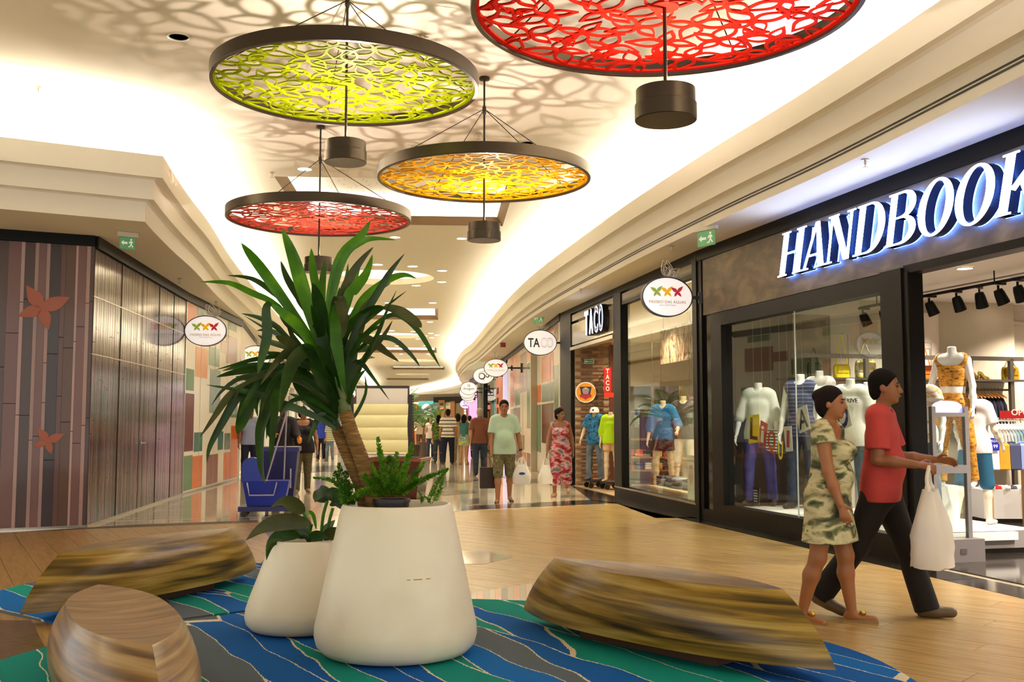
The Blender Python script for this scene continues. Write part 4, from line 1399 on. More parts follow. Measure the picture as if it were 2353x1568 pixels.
# ------------------------------------------------------------------ canoe-shaped wooden benches
def canoe_mat(a, b, c, d):
    return ramp_mat(((0.33, a), (0.44, b), (0.53, c), (0.66, d)), 2.3, (0.42, 5.6, 1), 0.3, 6, 0.55, coat=0.1, rand=True, spec=0.4, coord='UV')
CAN_A = canoe_mat('#271a06', '#5e4714', '#86681f', '#ac9048')
CAN_B = canoe_mat('#3a2511', '#6a4a22', '#8a6836', '#a4875a')
SEAT_A = ramp_mat(((0.3, '#3a260e'), (0.5, '#63471e'), (0.7, '#85652f')), 3.0, (0.7, 4, 1), 0.33, 5, 0.6, spec=0.3)
SEAT_B = ramp_mat(((0.3, '#5d4222'), (0.5, '#80603a'), (0.7, '#977850')), 3.0, (3.5, 0.7, 1), 0.5, 6, 0.6, spec=0.25)
def canoe(lab, p, q, m, seat_m=None, W=0.30, H=0.45, top=0.745):
    """inverted canoe hull between its two tips p and q (floor points)"""
    p, q = Vector(p[:2]).to_3d(), Vector(q[:2]).to_3d()
    d = q - p
    Lb = d.length / 2
    t = thing('canoe_bench', lab, 'bench', (*((p + q) / 2).xy, 0.021), math.atan2(d.y, d.x), 'canoe-shaped wooden benches')
    Lt = Lb * top
    z0 = 0.075
    rows = []
    N = 40
    for k in range(9):
        v = k / 8
        z = z0 + (H - z0) * v
        L = Lb + (Lt - Lb) * (0.45 * v + 0.55 * v * v)
        w = W * (0.88 + 0.36 * v - 0.52 * v * v)
        if k == 8:
            w *= 0.99
        row = []
        for i in range(N):
            x = math.cos(PI * i / N)
            y = w * (1 - abs(x) ** 2.8)
            row.append((L * x, y, z))
        for i in range(N):
            x = -math.cos(PI * i / N)
            y = -w * (1 - abs(x) ** 2.8)
            row.append((L * x, y, z))
        rows.append(row)
    mb = MB()
    mb.grid(rows[::-1], True)
    n = len(rows[0])
    hull = mb.build('hull', m, t, 38)
    uv = hull.data.uv_layers.new(name='grain')
    for f in hull.data.polygons:
        c = f.index % (2 * N)
        for li in f.loop_indices:
            vi = hull.data.loops[li].vertex_index
            r_, col = divmod(vi, 2 * N)
            k = 8 - r_
            x = math.cos(PI * (col % N) / N) * (1 if col < N else -1)
            v = k / 8
            uv.data[li].uv = (x * (1.25 - 0.12 * v) + 0.1 * v, v * 0.55 * (1 + 0.12 * x) + (3.0 if c < N else 9.0))
    mb = MB()
    top_rows = [rows[-1]] + [[(x * k, y * k, H - 0.022 * (1 - k * k)) for x, y, z in rows[-1]] for k in (0.97, 0.8, 0.55, 0.3, 0.06)]
    mb.grid(top_rows[::-1], True)
    mb.add(top_rows[-1], [tuple(range(n))[::-1]])
    mb.build('seat', seat_m or m, t, 60)
    mb = MB()
    mb.add(rows[0], [tuple(range(n))])
    mb.build('underside', mat('#20150a', 0.8), t)
    mb = MB()
    mb.box((0.0, 0, 0.04), (1.05, 0.26, 0.08))
    mb.build('plinth', mat('#4a2c16', 0.45), t)
    return t
canoe('canoe-shaped wooden bench standing right of the white pots', atz(1203, 1400, 0.095), atz(1921, 1541, 0.095), CAN_A, SEAT_A, 0.31)
canoe('canoe-shaped wooden bench at the back left on the smaller carpet', atz(45, 1414, 0.095), atz(591, 1305, 0.095), CAN_A, SEAT_A, 0.31)
a, b = atz(232, 1352, 0.44), atz(347, 1483, 0.44)
d = (b - a).normalized()
canoe('brown canoe-shaped wooden bench seen end-on at the lower left', a - d * 0.5, b + d * 0.42, CAN_B, SEAT_B, 0.335, 0.425, 0.70)

# ------------------------------------------------------------------ white planters
POTM = mat('#ece3cb', 0.42, 0, 0, 0.4, bump=(30, 0.08), var=('#dfd3b6', 2.2, (1, 1, 1), 5, (0.45, 0.75)))
SOIL = mat('#2a1d12', 0.95, bump=(40, 0.8))
def planter(lab, c, prof, inner):
    t = thing('planter', lab, 'planter', (c[0], c[1], 0.0205))
    mb = MB(); mb.lathe(prof, 64); mb.build('shell', POTM, t, 50)
    mb = MB(); mb.lathe([(inner[0], inner[1]), (0, inner[1] + 0.02)], 40); mb.build('soil', SOIL, t, True)
    return t
BIG = planter('larger white conical planter in the middle of the carpet', (-0.69, 6.2), [(0, 0), (0.37, 0.0), (0.43, 0.015), (0.468, 0.055), (0.482, 0.11), (0.478, 0.17), (0.46, 0.25), (0.345, 0.80), (0.331, 0.855), (0.322, 0.87), (0.308, 0.872), (0.298, 0.86), (0.30, 0.66), (0.30, 0.6)], (0.31, 0.66))
SML = planter('smaller white conical planter behind the larger one', (-1.39, 6.88), [(0, 0), (0.27, 0.0), (0.325, 0.012), (0.357, 0.045), (0.368, 0.09), (0.362, 0.14), (0.34, 0.21), (0.215, 0.54), (0.205, 0.57), (0.197, 0.58), (0.185, 0.582), (0.177, 0.572), (0.19, 0.42)], (0.195, 0.47))
mb = MB()
for da, w in ((0.0, 0.02), (0.09, 0.025), (0.15, 0.02), (0.19, 0.012), (0.27, 0.03)):
    a = -1.32 + da
    r = 0.4145
    z = 0.475
    mb.add([(r * math.cos(a + k * w / 0.42), r * math.sin(a + k * w / 0.42), z + dz) for k, dz in ((0, 0), (1, 0.001), (1, 0.006), (0, 0.005))], [(0, 1, 2, 3)])
mb.build('stain', mat('#a8894e', 0.8), BIG)

# ------------------------------------------------------------------ leaves
def leaf_mat(a, b, c):
    m = ramp_mat(((0.3, a), (0.55, b), (0.75, c)), 5, (1, 1, 1), 0.36, 3, 0.2, rand=True, spec=0.45)
    nt = m.node_tree
    if not any(n.type == 'BSDF_TRANSLUCENT' for n in nt.nodes):
        out = next(n for n in nt.nodes if n.type == 'OUTPUT_MATERIAL')
        pb = nt.nodes['Principled BSDF']
        tr = nt.nodes.new('ShaderNodeBsdfTranslucent')
        mx = nt.nodes.new('ShaderNodeMixShader')
        mx.inputs[0].default_value = 0.4
        nt.links.new(pb.inputs['Base Color'].links[0].from_socket, tr.inputs[0])
        nt.links.new(pb.outputs[0], mx.inputs[1])
        nt.links.new(tr.outputs[0], mx.inputs[2])
        nt.links.new(mx.outputs[0], out.inputs[0])
    return m
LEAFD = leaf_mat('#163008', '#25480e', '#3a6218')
LEAFB = leaf_mat('#2f620a', '#4a860f', '#6fa81a')  # brighter copy of the dark green: backlight painted into the upper leaves
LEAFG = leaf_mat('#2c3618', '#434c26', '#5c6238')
def ribbon(P, w, twist, fold=0.25, prof=None, n=12):
    """strap leaf along the 3-D points P, widest in the middle, V-folded; twist turns its face about its length"""
    P = catmull(P, 5 if len(P) < 5 else 4)
    N = len(P)
    mb = MB()
    rows = []
    for i, p in enumerate(P):
        t = i / (N - 1)
        d = (P[min(i + 1, N - 1)] - P[max(i - 1, 0)]).normalized()
        view = (p - Vector((0, 0, CAM_H))).normalized()
        s = d.cross(view).normalized()
        f = s.cross(d).normalized()
        a = twist * (0.4 + 0.6 * t)
        sd = s * math.cos(a) + f * math.sin(a)
        nn = d.cross(sd)
        h = prof(t) if prof else min(1.0, 0.5 + 1.2 * t) * (1 - max(0, (t - 0.45) / 0.55) ** 2.2) 
        hw = max(w * 0.5 * h, 0.0008)
        rows.append([p - sd * hw + nn * hw * fold, p, p + sd * hw + nn * hw * fold])
    mb.grid(rows)
    return mb
yucca = thing('dragon_tree', 'tall plant with two leaning ringed stems and drooping strap leaves in the larger planter', 'plant', (0, 0, 0))
Y0 = 6.2
def trunk(pts, r0, r1):
    P = catmull([Vector(p) for p in pts], 24)
    N = len(P)
    rs = [(r0 + (r1 - r0) * i / N) * (1 + 0.06 * (1 - (i % 3) / 1.5)) for i in range(N)]
    mb = MB(); mb.tube(P, rs, 14)
    return mb
BARK = ramp_mat(((0.3, '#4a3212'), (0.55, '#7d5a24'), (0.75, '#a5823f')), 9, (1, 1, 7), 0.75, 5, 0.4, bump=0.5)
GREENST = mat('#3c5216', 0.5, var=('#5a6420', 6, (1, 1, 4)))
def PY(px, py, dy=0.0):
    return atY(px, py, Y0 + dy)
ta = [PY(862, 1196, 0.0), PY(852, 1130), PY(832, 1060), PY(806, 990), PY(793, 945)]
tb = [PY(842, 1196, 0.05), PY(834, 1130, 0.05), PY(810, 1070, 0.05), PY(786, 1015, 0.05), PY(775, 985, 0.05)]
trunk(ta, 0.05, 0.040).build('stem', BARK, yucca, True)
trunk(tb, 0.046, 0.036).build('stem', BARK, yucca, True)
mb = MB(); mb.tube(catmull([PY(793, 947), PY(784, 915), PY(772, 860), PY(755, 790)], 5), [0.042] * 5 + [0.045] * 5 + [0.04] * 6, 12); mb.build('crown_stem', GREENST, yucca, True)
mb = MB(); mb.tube(catmull([PY(775, 987, 0.05), PY(765, 962, 0.05), PY(748, 930, 0.06)], 5), 0.032, 12); mb.build('crown_stem', GREENST, yucca, True)
# every strap leaf: sight points from the stem to the tip, width in px, tip depth offset, material
LV = [
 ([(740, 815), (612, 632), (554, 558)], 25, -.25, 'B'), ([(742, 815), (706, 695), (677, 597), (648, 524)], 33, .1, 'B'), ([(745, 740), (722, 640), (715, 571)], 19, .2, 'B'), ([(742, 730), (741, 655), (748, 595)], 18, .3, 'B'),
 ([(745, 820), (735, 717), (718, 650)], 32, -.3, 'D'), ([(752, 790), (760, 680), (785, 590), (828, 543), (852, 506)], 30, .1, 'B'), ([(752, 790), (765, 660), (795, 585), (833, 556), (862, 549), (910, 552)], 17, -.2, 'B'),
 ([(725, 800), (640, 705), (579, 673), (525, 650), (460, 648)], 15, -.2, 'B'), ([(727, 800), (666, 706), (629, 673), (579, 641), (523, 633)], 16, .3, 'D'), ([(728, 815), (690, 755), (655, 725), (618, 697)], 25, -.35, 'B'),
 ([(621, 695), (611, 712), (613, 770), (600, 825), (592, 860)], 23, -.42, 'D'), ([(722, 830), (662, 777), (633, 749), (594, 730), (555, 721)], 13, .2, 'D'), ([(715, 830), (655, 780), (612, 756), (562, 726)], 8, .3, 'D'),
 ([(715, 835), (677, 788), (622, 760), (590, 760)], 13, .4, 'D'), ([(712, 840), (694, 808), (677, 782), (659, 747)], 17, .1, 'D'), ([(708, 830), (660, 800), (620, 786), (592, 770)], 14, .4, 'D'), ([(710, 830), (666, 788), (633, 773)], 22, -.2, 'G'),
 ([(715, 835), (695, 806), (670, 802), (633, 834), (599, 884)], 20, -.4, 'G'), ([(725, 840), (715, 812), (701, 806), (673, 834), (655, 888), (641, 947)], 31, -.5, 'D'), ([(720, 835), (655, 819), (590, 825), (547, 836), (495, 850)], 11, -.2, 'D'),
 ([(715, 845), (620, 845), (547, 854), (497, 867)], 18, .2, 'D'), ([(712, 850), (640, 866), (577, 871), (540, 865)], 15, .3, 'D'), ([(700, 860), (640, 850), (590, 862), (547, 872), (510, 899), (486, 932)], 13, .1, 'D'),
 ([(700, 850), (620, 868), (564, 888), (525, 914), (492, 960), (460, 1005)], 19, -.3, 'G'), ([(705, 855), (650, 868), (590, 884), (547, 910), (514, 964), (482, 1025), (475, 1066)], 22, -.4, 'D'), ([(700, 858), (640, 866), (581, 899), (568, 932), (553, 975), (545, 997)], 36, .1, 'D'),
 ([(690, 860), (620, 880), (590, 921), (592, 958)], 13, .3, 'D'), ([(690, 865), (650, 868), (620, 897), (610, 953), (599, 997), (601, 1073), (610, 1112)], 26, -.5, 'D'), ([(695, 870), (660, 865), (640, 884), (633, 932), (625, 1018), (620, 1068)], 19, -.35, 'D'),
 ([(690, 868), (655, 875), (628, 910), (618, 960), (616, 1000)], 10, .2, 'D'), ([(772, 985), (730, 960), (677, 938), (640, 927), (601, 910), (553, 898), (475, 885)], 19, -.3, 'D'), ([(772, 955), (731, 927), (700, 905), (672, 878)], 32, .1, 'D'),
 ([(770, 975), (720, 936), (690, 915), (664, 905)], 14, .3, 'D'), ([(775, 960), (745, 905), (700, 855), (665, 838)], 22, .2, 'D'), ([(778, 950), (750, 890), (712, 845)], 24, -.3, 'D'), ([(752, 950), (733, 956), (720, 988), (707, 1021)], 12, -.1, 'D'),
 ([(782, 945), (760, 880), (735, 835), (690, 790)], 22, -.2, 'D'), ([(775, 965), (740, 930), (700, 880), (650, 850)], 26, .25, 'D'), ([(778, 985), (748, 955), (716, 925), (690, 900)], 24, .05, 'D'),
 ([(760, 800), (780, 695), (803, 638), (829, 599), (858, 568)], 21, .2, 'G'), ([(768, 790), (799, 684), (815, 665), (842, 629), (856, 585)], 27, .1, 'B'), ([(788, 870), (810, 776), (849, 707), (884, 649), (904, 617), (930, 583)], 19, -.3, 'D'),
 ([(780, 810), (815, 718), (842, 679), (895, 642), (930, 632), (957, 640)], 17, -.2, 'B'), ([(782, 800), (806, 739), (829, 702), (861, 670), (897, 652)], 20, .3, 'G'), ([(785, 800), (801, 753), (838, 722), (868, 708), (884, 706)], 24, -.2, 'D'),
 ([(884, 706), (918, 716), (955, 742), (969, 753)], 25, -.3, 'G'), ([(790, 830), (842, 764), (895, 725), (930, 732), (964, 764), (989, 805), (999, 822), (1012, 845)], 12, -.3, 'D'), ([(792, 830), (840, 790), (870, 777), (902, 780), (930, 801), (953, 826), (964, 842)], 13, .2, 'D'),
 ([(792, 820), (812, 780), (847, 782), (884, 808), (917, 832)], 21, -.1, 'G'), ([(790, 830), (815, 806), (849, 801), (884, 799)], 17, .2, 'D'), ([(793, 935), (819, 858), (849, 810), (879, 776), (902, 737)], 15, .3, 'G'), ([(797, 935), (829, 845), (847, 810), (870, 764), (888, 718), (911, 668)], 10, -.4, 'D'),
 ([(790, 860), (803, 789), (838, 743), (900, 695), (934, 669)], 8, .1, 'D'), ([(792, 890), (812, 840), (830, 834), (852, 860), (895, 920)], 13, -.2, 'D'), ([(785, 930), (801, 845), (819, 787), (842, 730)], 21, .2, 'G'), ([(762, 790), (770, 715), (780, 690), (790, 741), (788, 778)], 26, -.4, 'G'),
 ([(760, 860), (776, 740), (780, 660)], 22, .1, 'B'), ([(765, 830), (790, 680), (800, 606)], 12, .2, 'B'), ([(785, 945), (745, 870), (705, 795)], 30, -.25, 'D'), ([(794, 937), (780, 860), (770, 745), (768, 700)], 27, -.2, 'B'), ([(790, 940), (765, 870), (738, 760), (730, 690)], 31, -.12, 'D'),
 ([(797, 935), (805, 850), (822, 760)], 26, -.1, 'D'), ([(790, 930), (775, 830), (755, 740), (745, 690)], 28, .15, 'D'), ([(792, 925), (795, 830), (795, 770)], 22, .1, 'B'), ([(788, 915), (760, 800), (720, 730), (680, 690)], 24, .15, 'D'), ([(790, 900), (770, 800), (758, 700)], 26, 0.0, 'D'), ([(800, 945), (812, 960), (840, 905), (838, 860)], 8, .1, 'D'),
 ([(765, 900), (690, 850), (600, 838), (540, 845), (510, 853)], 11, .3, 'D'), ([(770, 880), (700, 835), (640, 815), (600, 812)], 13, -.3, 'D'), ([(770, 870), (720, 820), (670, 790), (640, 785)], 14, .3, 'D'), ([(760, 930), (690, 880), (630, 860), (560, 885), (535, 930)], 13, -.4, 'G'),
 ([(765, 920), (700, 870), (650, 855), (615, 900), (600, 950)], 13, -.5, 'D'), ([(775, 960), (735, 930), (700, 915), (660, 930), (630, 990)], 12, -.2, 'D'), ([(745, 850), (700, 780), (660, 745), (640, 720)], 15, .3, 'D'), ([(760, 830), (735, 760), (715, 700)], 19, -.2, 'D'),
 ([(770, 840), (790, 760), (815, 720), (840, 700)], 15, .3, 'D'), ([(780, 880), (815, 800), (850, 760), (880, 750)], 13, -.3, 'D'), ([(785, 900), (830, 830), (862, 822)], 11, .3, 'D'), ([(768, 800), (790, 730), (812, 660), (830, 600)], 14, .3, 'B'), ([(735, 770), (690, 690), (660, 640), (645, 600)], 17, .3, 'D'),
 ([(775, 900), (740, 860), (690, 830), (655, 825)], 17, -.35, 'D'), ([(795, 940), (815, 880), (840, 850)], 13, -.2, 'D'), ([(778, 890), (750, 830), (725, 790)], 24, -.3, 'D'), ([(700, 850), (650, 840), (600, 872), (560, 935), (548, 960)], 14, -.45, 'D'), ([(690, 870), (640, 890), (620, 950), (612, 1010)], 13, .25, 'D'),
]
rl = random.Random(5)
LM = {'B': LEAFB, 'D': LEAFD, 'G': LEAFG}
for pts, w, dy, mk in LV:
    n = len(pts)
    wob = rl.uniform(-0.04, 0.04)
    P = [PY(x, y, dy * (i / (n - 1)) + wob * (i / (n - 1))) for i, (x, y) in enumerate(pts)]
    if pts[0] in ((621, 695), (884, 706)):
        P = [PY(x, y, dy + wob) for x, y in pts]
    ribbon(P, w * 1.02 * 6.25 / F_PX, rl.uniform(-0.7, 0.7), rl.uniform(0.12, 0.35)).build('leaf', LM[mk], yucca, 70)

# feathery fern plumes
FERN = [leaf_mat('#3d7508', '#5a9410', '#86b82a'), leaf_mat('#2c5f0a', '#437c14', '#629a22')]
def plume(P, w, m, parent, seed, dens=1.0):
    r = random.Random(seed)
    P = catmull(P, 10)
    N = len(P)
    mb = MB()
    mb.tube(P, 0.0025, 4)
    L = sum((P[i + 1] - P[i]).length for i in range(N - 1))
    k = int(L / 0.0055 * dens) * 4
    for q in range(k):
        t = r.uniform(0.12, 0.995)
        f = t * (N - 1)
        i = min(int(f), N - 2)
        p = P[i].lerp(P[i + 1], f - i)
        d = (P[i + 1] - P[i]).normalized()
        a = Vector((r.gauss(0, 1), r.gauss(0, 1), r.gauss(0, 1)))
        a = (a - d * a.dot(d)).normalized()
        u = (a + d * 0.7).normalized()
        ln = w * r.uniform(0.55, 1.0) * (1 - 0.7 * t ** 2.5)
        s = u.cross(Vector((r.gauss(0, 1), r.gauss(0, 1), r.gauss(0, 1)))).normalized() * 0.0042
        b = p + u * ln * 0.15
        mb.add([b, p + u * ln * 0.6 + s, p + u * ln, p + u * ln * 0.6 - s], [(0, 1, 2, 3)])
    return mb.build('frond', m, parent)
fern1 = thing('potted_fern', 'feathery bright green fern in a black nursery pot on the right of the larger planter', 'plant', (0, 0, 0))
np_c = atY(900, 1150, 6.15)
mb = MB(); mb.lathe([(0.09, -0.25), (0.105, 0.0), (0.112, 0.0), (0.112, 0.018), (0.1, 0.018), (0.095, -0.02), (0, -0.02)], 28, c=np_c - Vector((0, 0, 0.01))); mb.build('nursery_pot', mat('#1f1b1a', 0.45), fern1, True)
pl1 = [([(893, 1140), (880, 1085), (868, 1005)], .045, 0), ([(895, 1140), (885, 1080), (870, 1030)], .05, -.1), ([(905, 1140), (930, 1080), (948, 1020)], .045, .1), ([(905, 1140), (925, 1090), (938, 1045)], .05, -.1), ([(908, 1142), (960, 1108), (1030, 1078)], .04, -.15), ([(908, 1142), (950, 1115), (1000, 1090)], .04, .1),
       ([(898, 1140), (905, 1090), (912, 1040)], .05, .05), ([(890, 1140), (862, 1095), (850, 1062)], .05, .1), ([(905, 1140), (945, 1100), (975, 1062)], .045, .2), ([(888, 1142), (840, 1128), (800, 1150)], .04, -.25), ([(890, 1142), (850, 1110), (835, 1090)], .045, -.2), ([(902, 1140), (915, 1105), (930, 1085)], .05, -.25),
       ([(900, 1140), (890, 1110), (880, 1090)], .05, -.2), ([(898, 1140), (870, 1110), (855, 1100)], .05, .0), ([(985, 1155), (1005, 1110), (1028, 1078)], .032, .0), ([(992, 1158), (1010, 1130), (1018, 1095)], .03, .05), ([(968, 1158), (970, 1145), (962, 1128)], .02, .0), ([(990, 1158), (984, 1148), (975, 1140)], .02, .0), ([(900, 1140), (940, 1120), (960, 1100)], .045, -.1), ([(896, 1140), (900, 1070), (893, 1050)], .045, -.05)]
for i, (pts, w, dy) in enumerate(pl1):
    plume([atY(x, y, 6.12 + dy * k / 2) for k, (x, y) in enumerate(pts)], w, FERN[0], fern1, i, 1.5)
fern2 = thing('fern', 'feathery dark green fern at the left side of the larger planter', 'plant', (0, 0, 0))
pl2 = [([(805, 1158), (790, 1110), (778, 1065)], .05, 0), ([(805, 1158), (780, 1120), (770, 1085)], .05, .1), ([(800, 1158), (790, 1130), (785, 1100)], .055, -.1), ([(802, 1158), (770, 1108), (720, 1098)], .028, -.05), ([(808, 1160), (800, 1120), (795, 1085)], .05, .1), ([(810, 1160), (790, 1150), (785, 1140)], .05, -.2), ([(815, 1160), (820, 1140), (840, 1132)], .045, -.2), ([(812, 1160), (800, 1140), (812, 1115)], .05, -.1)]
for i, (pts, w, dy) in enumerate(pl2):
    plume([atY(x, y, 6.2 + dy * k / 2) for k, (x, y) in enumerate(pts)], w, FERN[1], fern2, 50 + i, 1.4)

# broad leaves in the small planter
lily = thing('broad_leaf_plant', 'low plant with broad dark leaves in the smaller planter', 'plant', (0, 0, 0))
def heart(t):
    return max(0.0, math.sin(PI * min(1, t ** 0.7)) ** 1.15)
YS = 6.88
BL = [([(716, 1203), (654, 1200), (603, 1214), (564, 1243)], 38, -.35, 'G'), ([(700, 1180), (676, 1160), (650, 1152), (622, 1166)], 34, -.15, 'G'), ([(752, 1155), (742, 1140), (730, 1135), (722, 1129)], 44, .1, 'D'), ([(756, 1150), (764, 1143), (772, 1150), (790, 1175)], 44, .05, 'D'),
      ([(727, 1217), (720, 1185), (710, 1177), (706, 1192)], 9, -.1, 'B'), ([(690, 1232), (650, 1230), (622, 1250), (612, 1288)], 30, -.25, 'D'), ([(745, 1240), (765, 1222), (778, 1212)], 30, -.1, 'G'), ([(700, 1238), (680, 1225), (655, 1222), (640, 1218)], 22, .1, 'D'), ([(720, 1235), (690, 1215), (672, 1212)], 20, .15, 'D'), ([(735, 1240), (752, 1215), (770, 1195)], 22, .2, 'D'), ([(712, 1236), (735, 1232), (757, 1238)], 26, -.15, 'D')]
for pts, w, dy, mk in BL:
    n = len(pts)
    ribbon([atY(x, y, YS + dy * i / (n - 1)) for i, (x, y) in enumerate(pts)], w * 6.9 / F_PX, rl.uniform(-0.3, 0.3), 0.3, heart).build('leaf', LM[mk], lily, 70)
for pts, m in (([(716, 1205), (712, 1225), (716, 1262)], LEAFD), ([(698, 1178), (710, 1210), (722, 1262)], LEAFB), ([(752, 1152), (742, 1190), (736, 1262)], LEAFB), ([(765, 1168), (755, 1205), (745, 1262)], LEAFB), ([(690, 1232), (705, 1238), (716, 1262)], LEAFD)):
    mb = MB(); mb.tube(catmull([atY(x, y, YS) for x, y in pts], 5), 0.011, 8); mb.build('petiole', m, lily, True)

# ------------------------------------------------------------------ planter box, covered kiosk and palms further back
pb = thing('planter_box', 'dark red glossy planter box in the corridor in front of the covered kiosk', 'planter', (*atz(912, 1147, 0).xy, 0.006), math.radians(-6))
def taper(w0, w1, d0, d1, z0, z1):
    mb = MB()
    mb.add([(x * w / 2, y * d / 2, z) for w, d, z in ((w0, d0, z0), (w1, d1, z1)) for x, y in ((-1, -1), (1, -1), (1, 1), (-1, 1))], [(3, 2, 1, 0), (4, 5, 6, 7), (0, 1, 5, 4), (1, 2, 6, 5), (2, 3, 7, 6), (3, 0, 4, 7)])
    return mb
taper(0.86, 1.04, 0.8, 0.98, 0, 0.68).build('body', ramp_mat(((0.3, '#240604'), (0.55, '#4a0d08'), (0.8, '#6b1a10')), 14, (1, 1, 1), 0.12, 4), pb)
taper(1.06, 1.07, 1.0, 1.01, 0.68, 0.73).build('rim', mat('#8a3d1c', 0.25), pb)
MB().box((0, 0, 0.735), (0.9, 0.84, 0.01)).build('soil', SOIL, pb)
kc = atz(876, 1117, 0)
ks = thing('kiosk', 'covered kiosk panel wrapped in cream sheet with black scalloped side rails', 'kiosk', (kc.x, kc.y, 0.0), math.radians(2))
KY = kc.y
def kx(px):
    return (px - 876) / F_PX * KY
def kz(py):
    return atY(876, py, KY).z
MB().box((0, 0.25, kz(970) / 2 + 0.75), (1.14, 0.42, 2.06 - 0.6)).build('cabinet', mat('#2a2421', 0.4), ks)
MB().box((0, 0.25, 0.3), (1.0, 0.5, 0.6)).build('base', mat('#241d19', 0.4), ks)
mb = MB(); mb.box((kx(876), 0.02, (kz(893) + kz(929)) / 2), (kx(935) - kx(818), 0.06, kz(893) - kz(929))); mb.build('header_panel', mat('#cfc8bd', 0.5), ks)
rows = []
rk = random.Random(8)
for i in range(41):
    t = i / 40
    z = kz(929) + (kz(1043) - kz(929)) * t
    bul = 0.03 * abs(math.sin(PI * t * 4 + 0.3)) ** 0.6
    rows.append([(kx(812) + (kx(936) - kx(812)) * j / 24 + 0.008 * math.sin(7 * t + 0.6 * j), -0.05 - bul - 0.008 * math.sin(j * 0.9 + t * 11) - 0.004 * rk.random(), z) for j in range(25)])
mb = MB(); mb.grid(rows[::-1]); mb.build('cream_sheet', mat('#ddd59e', 0.38), ks, True)
MB().box((0, 0.02, kz(1048)), (kx(938) - kx(818), 0.14, 0.07)).build('ledge', mat('#c9c2b6', 0.3), ks)
for px in (806, 941):
    mb = MB()
    mb.box((kx(px), 0.0, (kz(908) + kz(1060)) / 2), (0.09, 0.1, kz(908) - kz(1060)))
    for q in range(22):
        z = kz(908) - (q + 0.5) * (kz(908) - kz(1050)) / 22
        mb.box((kx(px) + (0.055 if px > 876 else -0.055), -0.02, z), (0.04, 0.07, 0.035))
    mb.build('side_rail', mat('#1c1614', 0.4), ks)
PALM = leaf_mat('#24500c', '#3d6d18', '#6a8f34')
def palm(lab, base, h, nf, fl, pot_h, seed):
    r = random.Random(seed)
    t = thing('potted_palm', lab, 'plant', base, r.uniform(0, 6))
    mb = MB(); mb.lathe([(0.18, 0), (0.26, pot_h), (0.23, pot_h), (0, pot_h - 0.04)], 20); mb.build('pot', mat('#4a3a30', 0.5), t, True)
    mb = MB(); mb.tube([(0, 0, pot_h - 0.05), (0.02, 0.02, h * 0.6)], [0.05, 0.03], 8); mb.build('stem', BARK, t, True)
    for k in range(nf):
        a = 2 * PI * k / nf + r.uniform(-0.3, 0.3)
        el = r.uniform(0.5, 1.25)
        P = []
        for q in range(9):
            s = q / 8
            ang = el - 1.5 * s * s * (1.3 - el * 0.5)
            if q == 0:
                p = Vector((0, 0, h * 0.58))
            else:
                p = P[-1] + Vector((math.cos(a) * math.cos(ang), math.sin(a) * math.cos(ang), math.sin(ang))) * fl / 8
            P.append(p)
        mb = MB(); mb.tube(P, 0.008, 4)
        PP = catmull(P, 4)
        for q in range(5, len(PP) - 1):
            d = (PP[q + 1] - PP[q]).normalized()
            s = d.cross(Vector((0, 0, 1))).normalized()
            L = 0.32 * math.sin(PI * (q / len(PP)) ** 0.8) + 0.05
            for sg in (-1, 1):
                tip = PP[q] + (s * sg * 0.8 + d * 0.7 - Vector((0, 0, 0.25))).normalized() * L
                mb.add([PP[q], PP[q].lerp(tip, 0.4) + d * 0.016, tip, PP[q].lerp(tip, 0.4) - d * 0.016], [(0, 1, 2, 3)])
        mb.build('frond', PALM, t)
palm('tall potted palm whose fronds rise above the covered kiosk', (*atz(905, 1098, 0).xy, 0), 2.4, 13, 1.25, 0.6, 1)
palm('potted palm between the kiosk and the distant walkers', (*atz(972, 1052, 0).xy, 0), 2.0, 14, 1.5, 0.6, 2)
palm('potted palm right behind the edge of the kiosk, low fronds', (*atz(950, 1062, 0).xy, 0), 2.3, 12, 1.3, 0.6, 3)
# ------------------------------------------------------------------ figures: one signed-distance skin per person, clothes as skins of their own
import openvdb as vdb

